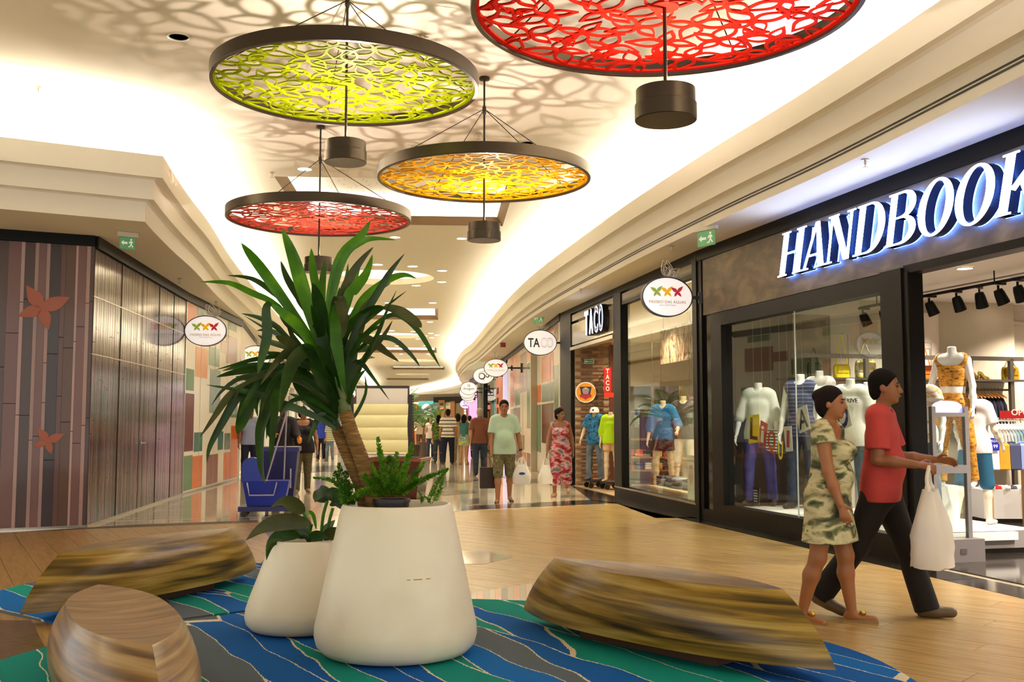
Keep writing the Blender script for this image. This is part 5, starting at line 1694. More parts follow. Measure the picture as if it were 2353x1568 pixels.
class Skin:
    def __init__(s, vox):
        s.vox = vox
        s.prims = []
        s.cuts = []
        s.subs = []

    def cap(s, p, q, r0, r1=None, k=0.02, fy=None, cut=None):
        """tapered capsule p-q; fy: (axis vector, factor) flattens the cross-section; cut: 'p'/'q'/'pq' square ends"""
        s.prims.append((np.array(p, float), np.array(q, float), r0, r1 if r1 is not None else r0, k, fy, cut, None))
        return s

    def ball(s, c, rad, k=0.02, R=None):
        s.prims.append((np.array(c, float), None, np.array(rad, float), None, k, None, None, R))
        return s

    def mesh(s):
        vox = s.vox
        lo, hi = [], []
        for p, q, r0, r1, k, fy, cut, R in s.prims:
            r = (max(r0, r1) if q is not None else float(np.max(r0))) + 0.02
            if fy is not None:
                r *= max(1, 1 / fy[1]) if fy[1] < 1 else 1
            pts = [p] if q is None else [p, q]
            lo.append(np.min(pts, 0) - r)
            hi.append(np.max(pts, 0) + r)
        lo = np.min(lo, 0) - 3 * vox
        hi = np.max(hi, 0) + 3 * vox
        n = np.ceil((hi - lo) / vox).astype(int) + 1
        G = np.full(n, 0.08, np.float32)
        ax = [lo[i] + vox * np.arange(n[i]) for i in range(3)]
        M = 0.07
        for p, q, r0, r1, k, fy, cut, R in s.prims:
            r = (max(r0, r1) if q is not None else float(np.max(r0))) + M
            if fy is not None and fy[1] < 1:
                r /= fy[1]
            pts = [p] if q is None else [p, q]
            a = np.maximum(0, np.floor((np.min(pts, 0) - r - lo) / vox).astype(int))
            b = np.minimum(n, np.ceil((np.max(pts, 0) + r - lo) / vox).astype(int) + 1)
            if np.any(b <= a):
                continue
            X = np.stack(np.meshgrid(*[ax[i][a[i]:b[i]] for i in range(3)], indexing='ij'), -1).astype(np.float32)
            if q is None:
                D = X - p.astype(np.float32)
                if R is not None:
                    D = D @ np.array(R, np.float32)
                k0 = np.sqrt(((D / r0) ** 2).sum(-1))
                k1 = np.sqrt(((D / (r0 * r0)) ** 2).sum(-1)) + 1e-9
                d = k0 * (k0 - 1) / k1
            else:
                A = q - p
                L = np.linalg.norm(A) + 1e-9
                u = A / L
                D = X - p.astype(np.float32)
                t = D @ u.astype(np.float32)
                tc = np.clip(t / L, 0, 1)
                E = D - tc[..., None] * A.astype(np.float32)
                if fy is not None:
                    f = np.array(fy[0], float)
                    f = f / np.linalg.norm(f)
                    c = E @ f.astype(np.float32)
                    E = E + (c * (1 / fy[1] - 1))[..., None] * f.astype(np.float32)
                d = np.sqrt((E * E).sum(-1)) - (r0 + (r1 - r0) * tc)
                if fy is not None:
                    d = d * min(1.0, fy[1] * 1.25)
                if cut:
                    if 'p' in cut:
                        d = np.maximum(d, -t)
                    if 'q' in cut:
                        d = np.maximum(d, t - L)
            g = G[a[0]:b[0], a[1]:b[1], a[2]:b[2]]
            h = np.maximum(k - np.abs(g - d), 0) / max(k, 1e-6)
            G[a[0]:b[0], a[1]:b[1], a[2]:b[2]] = np.minimum(g, d) - h * h * k / 4
        if s.subs:
            X = np.stack(np.meshgrid(*ax, indexing='ij'), -1).astype(np.float32)
            for p, q, r0, r1 in s.subs:
                A = (q - p).astype(np.float32)
                D = X - p.astype(np.float32)
                tc = np.clip((D @ A) / float(A @ A), 0, 1)
                E = D - tc[..., None] * A
                G = np.maximum(G, (r0 + (r1 - r0) * tc) - np.sqrt((E * E).sum(-1)))
        for P, N in s.cuts:            # keep the side where (x-P).N <= 0
            N = np.array(N, float) / np.linalg.norm(N)
            c = (ax[0] * N[0])[:, None, None] + (ax[1] * N[1])[None, :, None] + (ax[2] * N[2])[None, None, :] - float(np.dot(P, N))
            G = np.maximum(G, c.astype(np.float32))
        grid = vdb.FloatGrid(0.08)
        grid.copyFromArray(np.ascontiguousarray(G))
        pts, quads = grid.convertToQuads(0.0)
        pts = pts * vox + lo
        me = bpy.data.meshes.new('skin')
        nv, nf = len(pts), len(quads)
        me.vertices.add(nv)
        me.vertices.foreach_set('co', pts.astype(np.float32).ravel())
        me.loops.add(nf * 4)
        me.loops.foreach_set('vertex_index', quads[:, ::-1].astype(np.int32).ravel() if FLIP else quads.astype(np.int32).ravel())
        me.polygons.add(nf)
        me.polygons.foreach_set('loop_start', np.arange(0, nf * 4, 4, dtype=np.int32))
        me.polygons.foreach_set('use_smooth', np.ones(nf, bool))
        me.update(calc_edges=True)
        return me
FLIP = True

def dirv(pitch, yaw=0.0, side=0.0):
    """unit vector hanging straight down, swung forward (-y) by pitch and outwards (+x) by side, degrees"""
    p, s = math.radians(pitch), math.radians(side)
    v = np.array([math.sin(s), -math.sin(p) * math.cos(s), -math.cos(p) * math.cos(s)])
    return v

def skel(h, pose, w=1.0):
    """joints of a figure of height h facing -y"""
    s = h / 1.75
    J = {}
    J['hipc'] = np.array([0, 0, 0.93]) * s
    lean = math.radians(pose.get('lean', 0))
    def up(z, y=0.0, x=0.0):
        dz = z - 0.93
        return J['hipc'] + np.array([x, y - math.sin(lean) * dz, math.cos(lean) * dz]) * s
    J['waist'] = up(1.08); J['chest'] = up(1.28); J['neck'] = up(1.46, 0.01); J['head'] = up(1.63, -0.015); J['chin'] = up(1.535, -0.075)
    J['top'] = up(1.75)
    for i, sd in (('r', -1), ('l', 1)):
        J['sh' + i] = up(1.415, 0.01, sd * 0.175 * w)
        a = pose.get('arm' + i, (5, 6, 12))          # pitch, side, elbow bend
        d = dirv(a[0], 0, a[1]) * np.array([sd, 1, 1])
        J['el' + i] = J['sh' + i] + d * 0.29 * s
        d2 = dirv(a[0] + a[2], 0, a[3] if len(a) > 3 else a[1] * 0.4) * np.array([sd, 1, 1])
        J['wr' + i] = J['el' + i] + d2 * 0.25 * s
        J['hd' + i] = d2
        J['hp' + i] = J['hipc'] + np.array([sd * 0.092 * w, 0, -0.02]) * s
        l = pose.get('leg' + i, (0, 3, 0))           # thigh pitch, side, knee bend
        dd = dirv(l[0], 0, l[1]) * np.array([sd, 1, 1])
        J['kn' + i] = J['hp' + i] + dd * 0.43 * s
        dd = dirv(l[0] - l[2], 0, l[1] * 0.3) * np.array([sd, 1, 1])
        J['an' + i] = J['kn' + i] + dd * 0.42 * s
        tp = math.radians(l[3] if len(l) > 3 else (l[0] - l[2]) * 0.6)
        J['ft' + i] = np.array([sd * 0.18, -math.cos(tp), math.sin(tp)])
    low = min(min(J['an' + i][2] - 0.07 * s, (J['an' + i] + J['ft' + i] * 0.17 * s)[2] - 0.05 * s) for i in 'rl')
    for k in J:
        if k[:2] not in ('hd', 'ft'):
            J[k] = J[k] - np.array([0, 0, low])
    J['s'] = s
    return J

def hand(S, J, i, s, curl=0.5, tone=1.0):
    w, d = J['wr' + i], J['hd' + i]
    sd = -1 if i == 'r' else 1
    f = np.array([0, -1.0, 0]); f = f - d * f.dot(d); f /= np.linalg.norm(f)     # front of the body: thumb side
    o = np.cross(d, f)                                                           # across the palm thickness
    pal = w + d * 0.045 * s
    S.cap(w + d * 0.01 * s, w + d * 0.085 * s, 0.027 * s, 0.036 * s, 0.015, (o, 0.5))
    inn = o if o[0] * sd < 0 else -o
    for k, (off, L) in enumerate(((0.030, 0.072), (0.010, 0.08), (-0.010, 0.074), (-0.029, 0.058))):
        b = w + d * 0.085 * s + f * off * s
        m = b + (d * math.cos(curl * 0.5) + inn * math.sin(curl * 0.5)) * L * 0.5 * s
        e = m + (d * math.cos(curl * 1.4) + inn * math.sin(curl * 1.4)) * L * 0.5 * s
        S.cap(b, m, 0.0095 * s, 0.0088 * s, 0.004)
        S.cap(m, e, 0.0088 * s, 0.0075 * s, 0.004)
    b = w + d * 0.03 * s + f * 0.028 * s
    m = b + (d * 0.6 + f * 0.8) * 0.035 * s
    e = m + (d * 0.95 + f * 0.2 + inn * 0.3) * 0.03 * s
    S.cap(b, m, 0.012 * s, 0.0105 * s, 0.006)
    S.cap(m, e, 0.0105 * s, 0.0085 * s, 0.004)

def torso(S, J, w, g, belly=0.0, bust=0.0, infl=0.0, k=0.05, hips=0.0):
    s = J['s']
    Y = (0, 1, 0)
    i = infl
    S.cap(J['hipc'] + np.array([-0.065 * w, 0, -0.02]) * s, J['hipc'] + np.array([0.065 * w, 0, -0.02]) * s, (0.115 + hips) * s * g + i, None, k, (Y, 0.85))
    S.cap(J['hipc'], J['waist'], (0.135 + hips * 0.6) * s * g + i, 0.128 * s * g + i, k, (Y, 0.75))
    S.cap(J['waist'] + np.array([-0.03, 0, 0]) * s, J['chest'] + np.array([-0.055 * w, 0, 0]) * s, 0.105 * s * g + i, 0.112 * s * g + i, k, (Y, 0.8))
    S.cap(J['waist'] + np.array([0.03, 0, 0]) * s, J['chest'] + np.array([0.055 * w, 0, 0]) * s, 0.105 * s * g + i, 0.112 * s * g + i, k, (Y, 0.8))
    S.cap(J['shr'] * 0.86 + J['shl'] * 0.14, J['shl'] * 0.86 + J['shr'] * 0.14, 0.068 * s + i, None, k, (Y, 0.9))
    S.cap(J['shr'] * 0.6 + J['neck'] * 0.4 + np.array([0, 0.01, 0.0]), J['shl'] * 0.6 + J['neck'] * 0.4 + np.array([0, 0.01, 0.0]), 0.055 * s + i, None, k)
    if belly:
        S.ball(J['waist'] + np.array([0, -0.05 - belly * 0.4, 0.0]) * s, np.array([0.13, 0.09 + belly, 0.14]) * s + i, k)
    if bust:
        for sd in (-1, 1):
            S.ball(J['chest'] + np.array([sd * 0.075, -0.085, -0.01]) * s, np.array([0.068, 0.055 + bust, 0.068]) * s + i, 0.03)

def person(name, label, loc, rz, h=1.72, w=1.0, g=1.0, pose={}, skin='#9a6a4a', hair='#15100d', cut='short', clothes=(), vox=0.012, belly=0.0, bust=0.0, hips=0.0, headyaw=0, shoes=None, bare=False, group=None, mannequin=False, cat='person', neckcap=None):
    J = skel(h, pose, w)
    s = J['s']
    t = thing(name, label, cat, loc, rz, group)
    S = Skin(vox)
    torso(S, J, w, g, belly, bust, 0.0, 0.05, hips)
    # neck and head
    S.cap(J['neck'] - np.array([0, 0, 0.03]) * s, J['head'] - np.array([0, -0.01, 0.05]) * s if not mannequin else J['neck'] + np.array([0, 0, 0.115]) * s, 0.052 * s * (0.9 + 0.1 * w), 0.05 * s, 0.03, None, 'q' if mannequin else None)
    hy = math.radians(headyaw)
    Rh = np.array([[math.cos(hy), -math.sin(hy), 0], [math.sin(hy), math.cos(hy), 0], [0, 0, 1]])
    def hp(x, y, z):
        return J['head'] + Rh @ np.array([x, y, z]) * s
    if not mannequin:
        S.ball(hp(0, 0.012, 0.035), np.array([0.073, 0.092, 0.088]) * s, 0.02, Rh)
        S.ball(hp(0, -0.022, -0.03), np.array([0.062, 0.068, 0.085]) * s, 0.03, Rh)
        S.ball(hp(0, -0.058, -0.092), np.array([0.028, 0.025, 0.02]) * s, 0.02, Rh)
        S.cap(hp(0, -0.088, 0.01), hp(0, -0.103, -0.03), 0.009 * s, 0.014 * s, 0.015)
        for sd in (-1, 1):
            S.ball(hp(sd * 0.073, 0.012, -0.005), np.array([0.011, 0.02, 0.032]) * s, 0.008, Rh)
            S.cap(hp(sd * 0.015, -0.087, 0.024), hp(sd * 0.045, -0.078, 0.022), 0.009 * s, 0.008 * s, 0.012)
        S.cap(hp(-0.02, -0.086, -0.062), hp(0.02, -0.086, -0.062), 0.008 * s, None, 0.01)
    for i in 'rl':
        S.cap(J['sh' + i], J['el' + i], 0.050 * s * g, 0.040 * s * g, 0.035)
        S.cap(J['el' + i], J['el' + i] * 0.55 + J['wr' + i] * 0.45, 0.039 * s * g, 0.038 * s * g, 0.02)
        S.cap(J['el' + i] * 0.55 + J['wr' + i] * 0.45, J['wr' + i], 0.038 * s * g, 0.026 * s, 0.02)
        hand(S, J, i, s, pose.get('curl' + i, 0.5))
        S.cap(J['hp' + i], J['kn' + i], (0.090 + hips * 0.4) * s * g, 0.056 * s * g, 0.04)
        S.cap(J['kn' + i], J['kn' + i] * 0.68 + J['an' + i] * 0.32 + np.array([0, 0.012, 0]) * s, 0.054 * s * g, 0.056 * s * g, 0.03)
        S.cap(J['kn' + i] * 0.68 + J['an' + i] * 0.32 + np.array([0, 0.012, 0]) * s, J['an' + i], 0.055 * s * g, 0.036 * s, 0.03)
        f = J['ft' + i]
        S.cap(J['an' + i] + np.array([0, 0.03, -0.035]) * s, J['an' + i] + f * 0.155 * s - np.array([0, 0, 0.045]) * s, 0.034 * s, 0.026 * s, 0.03)
    body = link('body', S.mesh(), mat(skin, 0.5, key='skin' + skin) if not mannequin else mat(skin, 0.22, coat=0.4, key='mann' + skin), t)
    if not mannequin:
        # eyes, brows, mouth
        for sd in (-1, 1):
            c = Vector(hp(sd * 0.03, -0.0815, 0.008))
            MB().lathe([(0.0, -0.009 * s), (0.009 * s, -0.005 * s), (0.011 * s, 0), (0.009 * s, 0.005 * s), (0, 0.009 * s)], 10, c=c).build('eye', mat('#1a1210', 0.2), t, True)
            MB().bar(hp(sd * 0.014, -0.094, 0.03), hp(sd * 0.05, -0.083, 0.031), 0.007 * s, 0.008 * s).build('eyebrow', mat(hair, 0.8), t)
        fm = MB(); fm.tube([hp(-0.024, -0.088, -0.06), hp(0, -0.095, -0.061), hp(0.024, -0.088, -0.06)], [0.004 * s, 0.007 * s, 0.004 * s], 8)
        fm.build('lips', mat('#7a3a30', 0.4), t, True)
        if cut and cut != 'bald':
            H = Skin(min(vox, 0.012))
            H.ball(hp(0, 0.018, 0.047), np.array([0.084, 0.103, 0.094]) * s, 0.02, Rh)
            H.ball(hp(0, 0.06, -0.02), np.array([0.068, 0.055, 0.075]) * s, 0.03, Rh)
            if cut in ('long', 'tail', 'bun', 'bob'):
                H.ball(hp(0, 0.05, 0.0), np.array([0.085, 0.075, 0.11]) * s, 0.02, Rh)
            if cut == 'long':
                H.cap(hp(0, 0.075, -0.02), hp(0, 0.10, -0.36), 0.085 * s, 0.07 * s, 0.05, ((0, 1, 0), 0.5))
            if cut == 'bob':
                for sd in (-1, 1):
                    H.cap(hp(sd * 0.065, 0.03, 0.0), hp(sd * 0.07, 0.02, -0.13), 0.035 * s, 0.025 * s, 0.03)
            if cut == 'bun':
                H.ball(hp(0, 0.10, 0.06), np.array([0.05, 0.05, 0.05]) * s, 0.02)
            if cut == 'tail':
                H.cap(hp(0, 0.1, 0.03), hp(0.0, 0.13, -0.16), 0.04 * s, 0.02 * s, 0.03)
            if cut == 'grey':
                pass
            fn = Rh @ np.array([0, -1, 0.0])
            H.cuts.append((hp(0, -0.062, 0.06), Rh @ np.array([0, -1.0, -0.75])))
            if cut == 'short':
                H.cuts.append((hp(0, 0.0, -0.05), Rh @ np.array([0, -0.5, -1.0])))
            link('hair', H.mesh(), mat(hair, 0.85, 0, 0, 0.15, bump=(90, 0.6), key='hair' + hair), t)
    elif neckcap:
        pass
    for c in clothes:
        kind, m = c[0], c[1]
        o = c[2] if len(c) > 2 else {}
        C = Skin(o.get('vox', vox))
        i = o.get('loose', 0.012)
        if kind in ('shirt', 'tank', 'jacket', 'dress'):
            torso(C, J, w, g, belly, bust, i, 0.05, hips)
            if kind != 'tank' and not o.get('sleeveless'):
                sl = o.get('sleeve', 0.62)
                for q in 'rl':
                    e = J['sh' + q] + (J['el' + q] - J['sh' + q]) * min(1, sl)
                    C.cap(J['sh' + q], e, 0.052 * s * g + i, 0.050 * s * g + i * 1.6, 0.03, None, 'q' if sl <= 1 else None)
                    if sl > 1:
                        e2 = J['el' + q] + (J['wr' + q] - J['el' + q]) * (sl - 1)
                        C.cap(J['el' + q], e2, 0.044 * s * g + i, (0.04 - 0.008 * (sl - 1)) * s * g + i, 0.03, None, 'q')
            else:
                for q in 'rl':
                    C.cap(J['sh' + q] * 0.8 + J['neck'] * 0.2, J['sh' + q] * 0.75 + J['chest'] * 0.25, 0.05 * s + i, None, 0.03)
            nk = o.get('neck', 0.0)
            C.subs.append((J['neck'] + np.array([0, -0.025, 0.035]) * s, J['neck'] + np.array([0, -0.06, 0.22]) * s, 0.064 * s, 0.1 * s))
            if nk:
                C.subs.append((J['neck'] + np.array([-0.05, -0.09, 0.0]) * s, J['neck'] + np.array([0.05, -0.09, 0.0]) * s, (0.06 + nk) * s, (0.06 + nk) * s))
            if o.get('vee'):
                C.subs.append((J['neck'] + np.array([0, -0.12, 0.05]) * s, J['chest'] + np.array([0, -0.15, -0.02]) * s, 0.075 * s, 0.015 * s))
            hem = o.get('hem', 0.86)
            if kind == 'dress' or o.get('skirt'):
                fl = o.get('flare', 0.05)
                kz = (J['knr'] + J['knl']) / 2
                z0 = J['hipc'] + np.array([0, 0, -0.05]) * s
                z1 = np.array([z0[0] * 0.3 + kz[0] * 0.7, z0[1] * 0.3 + kz[1] * 0.7, hem * s - 0.02])
                C.cap(z0 + np.array([-0.05, 0, 0.05]) * s, z1 + np.array([-0.05 - fl * 0.4, 0, 0]) * s, 0.13 * s * g + i, 0.13 * s * g + fl, 0.06, ((0, 1, 0), 0.85))
                C.cap(z0 + np.array([0.05, 0, 0.05]) * s, z1 + np.array([0.05 + fl * 0.4, 0, 0]) * s, 0.13 * s * g + i, 0.13 * s * g + fl, 0.06, ((0, 1, 0), 0.85))
            else:
                C.cap(J['hipc'] + np.array([-0.06 * w, 0, 0.06]) * s, J['hipc'] + np.array([-0.075 * w, 0, -0.1]) * s, (0.115 + hips) * s * g + i, None, 0.05, ((0, 1, 0), 0.85))
                C.cap(J['hipc'] + np.array([0.06 * w, 0, 0.06]) * s, J['hipc'] + np.array([0.075 * w, 0, -0.1]) * s, (0.115 + hips) * s * g + i, None, 0.05, ((0, 1, 0), 0.85))
            C.cuts.append(((0, 0, hem * s), (0, 0, -1)))
            if o.get('top'):
                C.cuts.append(((0, 0, o['top'] * s), (0, 0, 1)))
        elif kind in ('trousers', 'shorts'):
            ln = o.get('len', 1.0)
            C.cap(J['hipc'] + np.array([-0.065 * w, 0, -0.02]) * s, J['hipc'] + np.array([0.065 * w, 0, -0.02]) * s, (0.118 + hips) * s * g + i, None, 0.05, ((0, 1, 0), 0.85))
            C.cap(J['hipc'], J['waist'], (0.137 + hips * 0.6) * s * g + i, 0.13 * s * g + i, 0.04, ((0, 1, 0), 0.77))
            for q in 'rl':
                lk = min(1.0, ln * 2)
                e = J['hp' + q] + (J['kn' + q] - J['hp' + q]) * lk
                C.cap(J['hp' + q], e, (0.094 + hips * 0.4) * s * g + i, (0.062 + 0.025 * (1 - lk)) * s * g + i * (1 if ln >= 1 else 2.0), 0.035, None, 'q' if lk < 1 else None)
                if ln > 0.5:
                    e2 = J['kn' + q] + (J['an' + q] - J['kn' + q]) * min(1.05, (ln - 0.5) * 2.1)
                    C.cap(J['kn' + q], e2, 0.062 * s * g + i, (0.05 + o.get('bell', 0.0)) * s + i, 0.03, None, 'q')
            C.cuts.append((J['waist'] - np.array([0, 0, 0.03]) * s, (0, 0, 1)))
        elif kind == 'skirt':
            fl = o.get('flare', 0.05); hem = o.get('hem', 0.55)
            for sd in (-1, 1):
                C.cap(J['hipc'] + np.array([sd * 0.05, 0, 0.1]) * s, np.array([sd * (0.05 + fl * 0.4) * s, 0, hem * s - 0.02]), 0.12 * s * g + i, 0.13 * s * g + fl, 0.05, ((0, 1, 0), 0.85))
            C.cuts.append(((0, 0, hem * s), (0, 0, -1)))
            C.cuts.append((J['waist'] - np.array([0, 0, 0.02]) * s, (0, 0, 1)))
        nm = {'tank': 'top', 'shirt': 'shirt'}.get(kind, kind)
        link(o.get('name', nm), C.mesh(), m, t)
    if shoes:
        for q in 'rl':
            C = Skin(min(vox, 0.012))
            f = J['ft' + q]
            C.cap(J['an' + q] + np.array([0, 0.025, -0.03]) * s, J['an' + q] + f * 0.16 * s - np.array([0, 0, 0.04]) * s, 0.044 * s, 0.036 * s, 0.03)
            C.cap(J['an' + q] + np.array([0, 0.01, 0.0]) * s, J['an' + q] + f * 0.06 * s - np.array([0, 0, 0.03]) * s, 0.044 * s, 0.04 * s, 0.03)
            C.cuts.append((J['an' + q] + np.array([0, 0, 0.015]) * s, (0, 0, 1)))
            link('shoe', C.mesh(), mat(shoes, 0.5, key='shoe' + shoes), t)
    return t, J

def world_of(t, p):
    return Matrix.Rotation(t.rotation_euler.z, 4, 'Z').to_3x3() @ Vector(p) + t.location

def bag_mesh(w, h, d, puff=0.0, seed=1, handles=True):
    """soft plastic carrier hanging from its handles; top of the handles at the origin"""
    r = random.Random(seed)
    mb = MB()
    rows = []
    N = 20
    for k in range(9):
        v = k / 8
        z = -0.16 - h * v
        ww = w / 2 * (0.55 + 0.45 * min(1, v * 2.2)) * (1.0 if v < 0.9 else 0.93)
        dd = d / 2 * (0.35 + 0.65 * min(1, v * 1.8))
        row = []
        for i in range(N):
            a = 2 * PI * i / N
            c, s = math.cos(a), math.sin(a)
            row.append((ww * math.copysign(abs(c) ** 0.7, c) * (1 + r.uniform(-0.05, 0.05)), dd * math.copysign(abs(s) ** 0.7, s) * (1 + r.uniform(-0.09, 0.09)), z + r.uniform(-0.01, 0.01)))
        rows.append(row)
    mb.grid(rows[::-1], True)
    mb.add(rows[-1], [tuple(range(N))[::-1]])
    mb.add(rows[0], [tuple(range(N))])
    return mb

def carrier(lab, at, rz, w, h, d, m, seed=1, name='carrier_bag', mark=None):
    t = thing(name, lab, 'bag', at, rz)
    bag_mesh(w, h, d, 0, seed).build('pouch', m, t, 60)
    for sx in (-1, 1):
        mb = MB()
        mb.tube(catmull([(sx * w * 0.24, 0, -0.17), (sx * w * 0.16, 0.01, -0.08), (sx * 0.012, 0, 0.0)], 5), [0.022] * 3 + [0.014] * 8, 8)
        mb.build('handle', m, t, True)
    if mark:
        mb = MB(); mb.prism(ell(0.055, 0.022, 20, 0, -0.3), (0, -d / 2 - 0.012, 0), (1, 0, 0), (0, 0, 1), 0.004); mb.build('print', mark, t)
    return t

# ---- cloth patterns
PLASTIC = mat('#eae6de', 0.4, 0, 0, 0.5, key='white_plastic')
DRESS1 = ramp_mat(((0.3, '#1f1b16'), (0.4, '#5d6240'), (0.47, '#b5ac80'), (0.53, '#c9c096'), (0.57, '#6f7648'), (0.62, '#2c2c1e'), (0.68, '#b0a87c'), (0.78, '#6f7a4a')), 5, (1, 1, 1.8), 0.85, 4, 0.5)
DRESS2 = ramp_mat(((0.0, '#2a2a38'), (0.36, '#7a1a26'), (0.46, '#c2485a'), (0.55, '#d9b8b4'), (0.62, '#5d7a86'), (0.72, '#a82a3e')), 7, (1, 1, 1.6), 0.85, 4, 0.4)
CHECK = ramp_mat(((0.3, '#4c4630'), (0.5, '#7a7250'), (0.6, '#5d5638'), (0.75, '#98906a')), 12, (1, 1, 1), 0.9, 2)
def stripes_mat(a, b, scale, w=0.3, axis=2, rough=0.85):
    k = repr(('ST', a, b, scale, w, axis))
    if k in _M:
        return _M[k]
    m = bpy.data.materials.new('striped_cloth')
    m.use_nodes = True
    nt = m.node_tree
    bs = nt.nodes['Principled BSDF']
    bs.inputs['Roughness'].default_value = rough
    tc = nt.nodes.new('ShaderNodeTexCoord')
    sp = nt.nodes.new('ShaderNodeSeparateXYZ')
    mu = nt.nodes.new('ShaderNodeMath'); mu.operation = 'MULTIPLY'; mu.inputs[1].default_value = scale
    fr = nt.nodes.new('ShaderNodeMath'); fr.operation = 'FRACT'
    lt = nt.nodes.new('ShaderNodeMath'); lt.operation = 'LESS_THAN'; lt.inputs[1].default_value = w
    mx = nt.nodes.new('ShaderNodeMix'); mx.data_type = 'RGBA'
    mx.inputs[6].default_value = (*lin(a), 1); mx.inputs[7].default_value = (*lin(b), 1)
    nt.links.new(tc.outputs['Object'], sp.inputs[0]); nt.links.new(sp.outputs[axis], mu.inputs[0]); nt.links.new(mu.outputs[0], fr.inputs[0]); nt.links.new(fr.outputs[0], lt.inputs[0]); nt.links.new(lt.outputs[0], mx.inputs[0]); nt.links.new(mx.outputs[2], bs.inputs['Base Color'])
    _M[k] = m
    return m
def cloth(c, rough=0.85):
    return mat(c, rough, 0, 0, 0.25, key='cloth' + c)
DENIM = mat('#1f2a3d', 0.85, var=('#2f3d55', 9, (1, 1, 1)))
JEANS = mat('#4a5766', 0.85, var=('#6b7a88', 5, (1, 1, 1)))
P2 = lambda px, py: (*atz(px, py, 0).xy, 0.0)

# ---- the couple walking past on the right
w1 = atz(1908, 1430, 0.01)
tw, Jw = person('person', 'woman in a green and cream patterned dress walking past the big shop window', (w1.x, w1.y, 0.01), math.radians(58), 1.61, 0.95, 1.08,
       dict(legr=(-7, 2, 10, -8), legl=(13, 2, 8, 0), armr=(10, 8, 10), arml=(-8, 8, 14), lean=3), '#9a6238', '#1a1210', 'bun',
       [('dress', DRESS1, dict(hem=0.60, flare=0.075, loose=0.02, sleeve=0.3, neck=0.05, vox=0.009))], 0.008, 0.02, 0.03, 0.02, 0, shoes=None)
for q in 'rl':
    a = Jw['an' + q]; f = Jw['ft' + q]
    mb = MB(); mb.tube([Vector(a) + Vector((0.0, 0.05, -0.064)), Vector(a) + Vector(f) * 0.1 + Vector((0, 0, -0.068)), Vector(a) + Vector(f) * 0.17 + Vector((0, 0, -0.068))], [0.032, 0.036, 0.032], 8)
    mb.v = [(v[0], v[1], v[2] * 1.0) for v in mb.v]
    so = mb.build('sandal', mat('#8a6a3a', 0.5), tw, True)
    MB().lathe([(0, -0.02), (0.02, -0.01), (0.024, 0.0), (0.02, 0.012), (0, 0.018)], 12, c=Vector(a) + Vector(f) * 0.07 + Vector((0, 0, -0.0))).build('sandal_ornament', mat('#c9a02a', 0.3, 0.8), so, True)
w2_ = atz(2090, 1425, 0.01)
tm, Jm = person('person', 'man in a coral red T-shirt and black trousers walking beside the big shop window', (w2_.x - 0.13, w2_.y + 0.12, 0.01), math.radians(62), 1.77, 1.0, 1.05,
       dict(legr=(-22, 2, 14, -22), legl=(20, 2, 4, 4), armr=(0, 6, 84, 8), arml=(14, 10, 72), lean=3, curlr=1.1), '#8a5632', '#120d0b', 'short',
       [('shirt', cloth('#b2403c'), dict(hem=0.80, loose=0.02, sleeve=0.75)), ('trousers', cloth('#221e1c'), dict(len=1.0, loose=0.016, bell=0.02))], 0.008, 0.004, 0, 0, 0, shoes='#5d4a30')
pw = world_of(tm, Jm['wrr'] + Jm['hdr'] * 0.09)
carrier('large white plastic carrier bag hanging from the hand of the man in red', pw + Vector((0, 0, 0.0)), math.radians(62), 0.46, 0.50, 0.26, mat('#ded6ca', 0.45, key='bag_cream'), 3)

# ---- people in the corridor
tp, Jp = person('person', 'man in a pale mint polo shirt and checked shorts walking towards the wood floor', P2(1158, 1155), math.radians(4), 1.74, 1.0, 1.02,
       dict(legr=(6, 2, 4), legl=(-8, 2, 16, -10), armr=(4, 7, 10), arml=(-4, 16, 14, 8), curll=1.2, curlr=1.1), '#a06e4c', '#14100e', 'short',
       [('shirt', cloth('#b9d6bd'), dict(hem=0.83, loose=0.022, sleeve=0.78)), ('shorts', CHECK, dict(len=0.52, loose=0.012))], 0.009, 0.03)
for q in 'rl':
    a = Jp['an' + q]; f = Jp['ft' + q]
    mb = MB(); mb.tube([Vector(a) + Vector((0, 0.05, -0.06)), Vector(a) + Vector(f) * 0.17 + Vector((0, 0, -0.066))], [0.032, 0.036], 8); mb.build('flip_flop', mat('#3a2a22', 0.6), tp, True)
mb = MB(); w_ = Vector(Jp['wrl']); mb.tube([w_ - Vector(Jp['hdl']) * 0.015, w_ + Vector(Jp['hdl']) * 0.012], 0.031, 12); mb.build('wristwatch', mat('#15110f', 0.4), tp, True)
carrier('white plastic shopping bag with a blue mark held by the man in mint polo', world_of(tp, Jp['wrl'] + Jp['hdl'] * 0.1), math.radians(4), 0.32, 0.32, 0.16, PLASTIC, 5, mark=mat('#1f3f9a', 0.5))
t = thing('paper_bag', 'dark brown paper shopping bag hanging beside the man in mint polo', 'bag', world_of(tp, Jp['wrr'] + Jp['hdr'] * 0.1) + Vector((-0.06, 0.1, 0)), math.radians(20))
MB().box((0, 0, -0.37), (0.26, 0.1, 0.36)).build('pouch', mat('#2a201e', 0.5), t)
for sy in (-0.045, 0.045):
    mb = MB(); mb.tube([(-0.07, sy, -0.19), (-0.05, sy * 0.6, -0.06), (0.0, 0, 0.0), (0.05, sy * 0.6, -0.06), (0.07, sy, -0.19)], 0.005, 6); mb.build('handle', mat('#3a2f2a', 0.6), t)

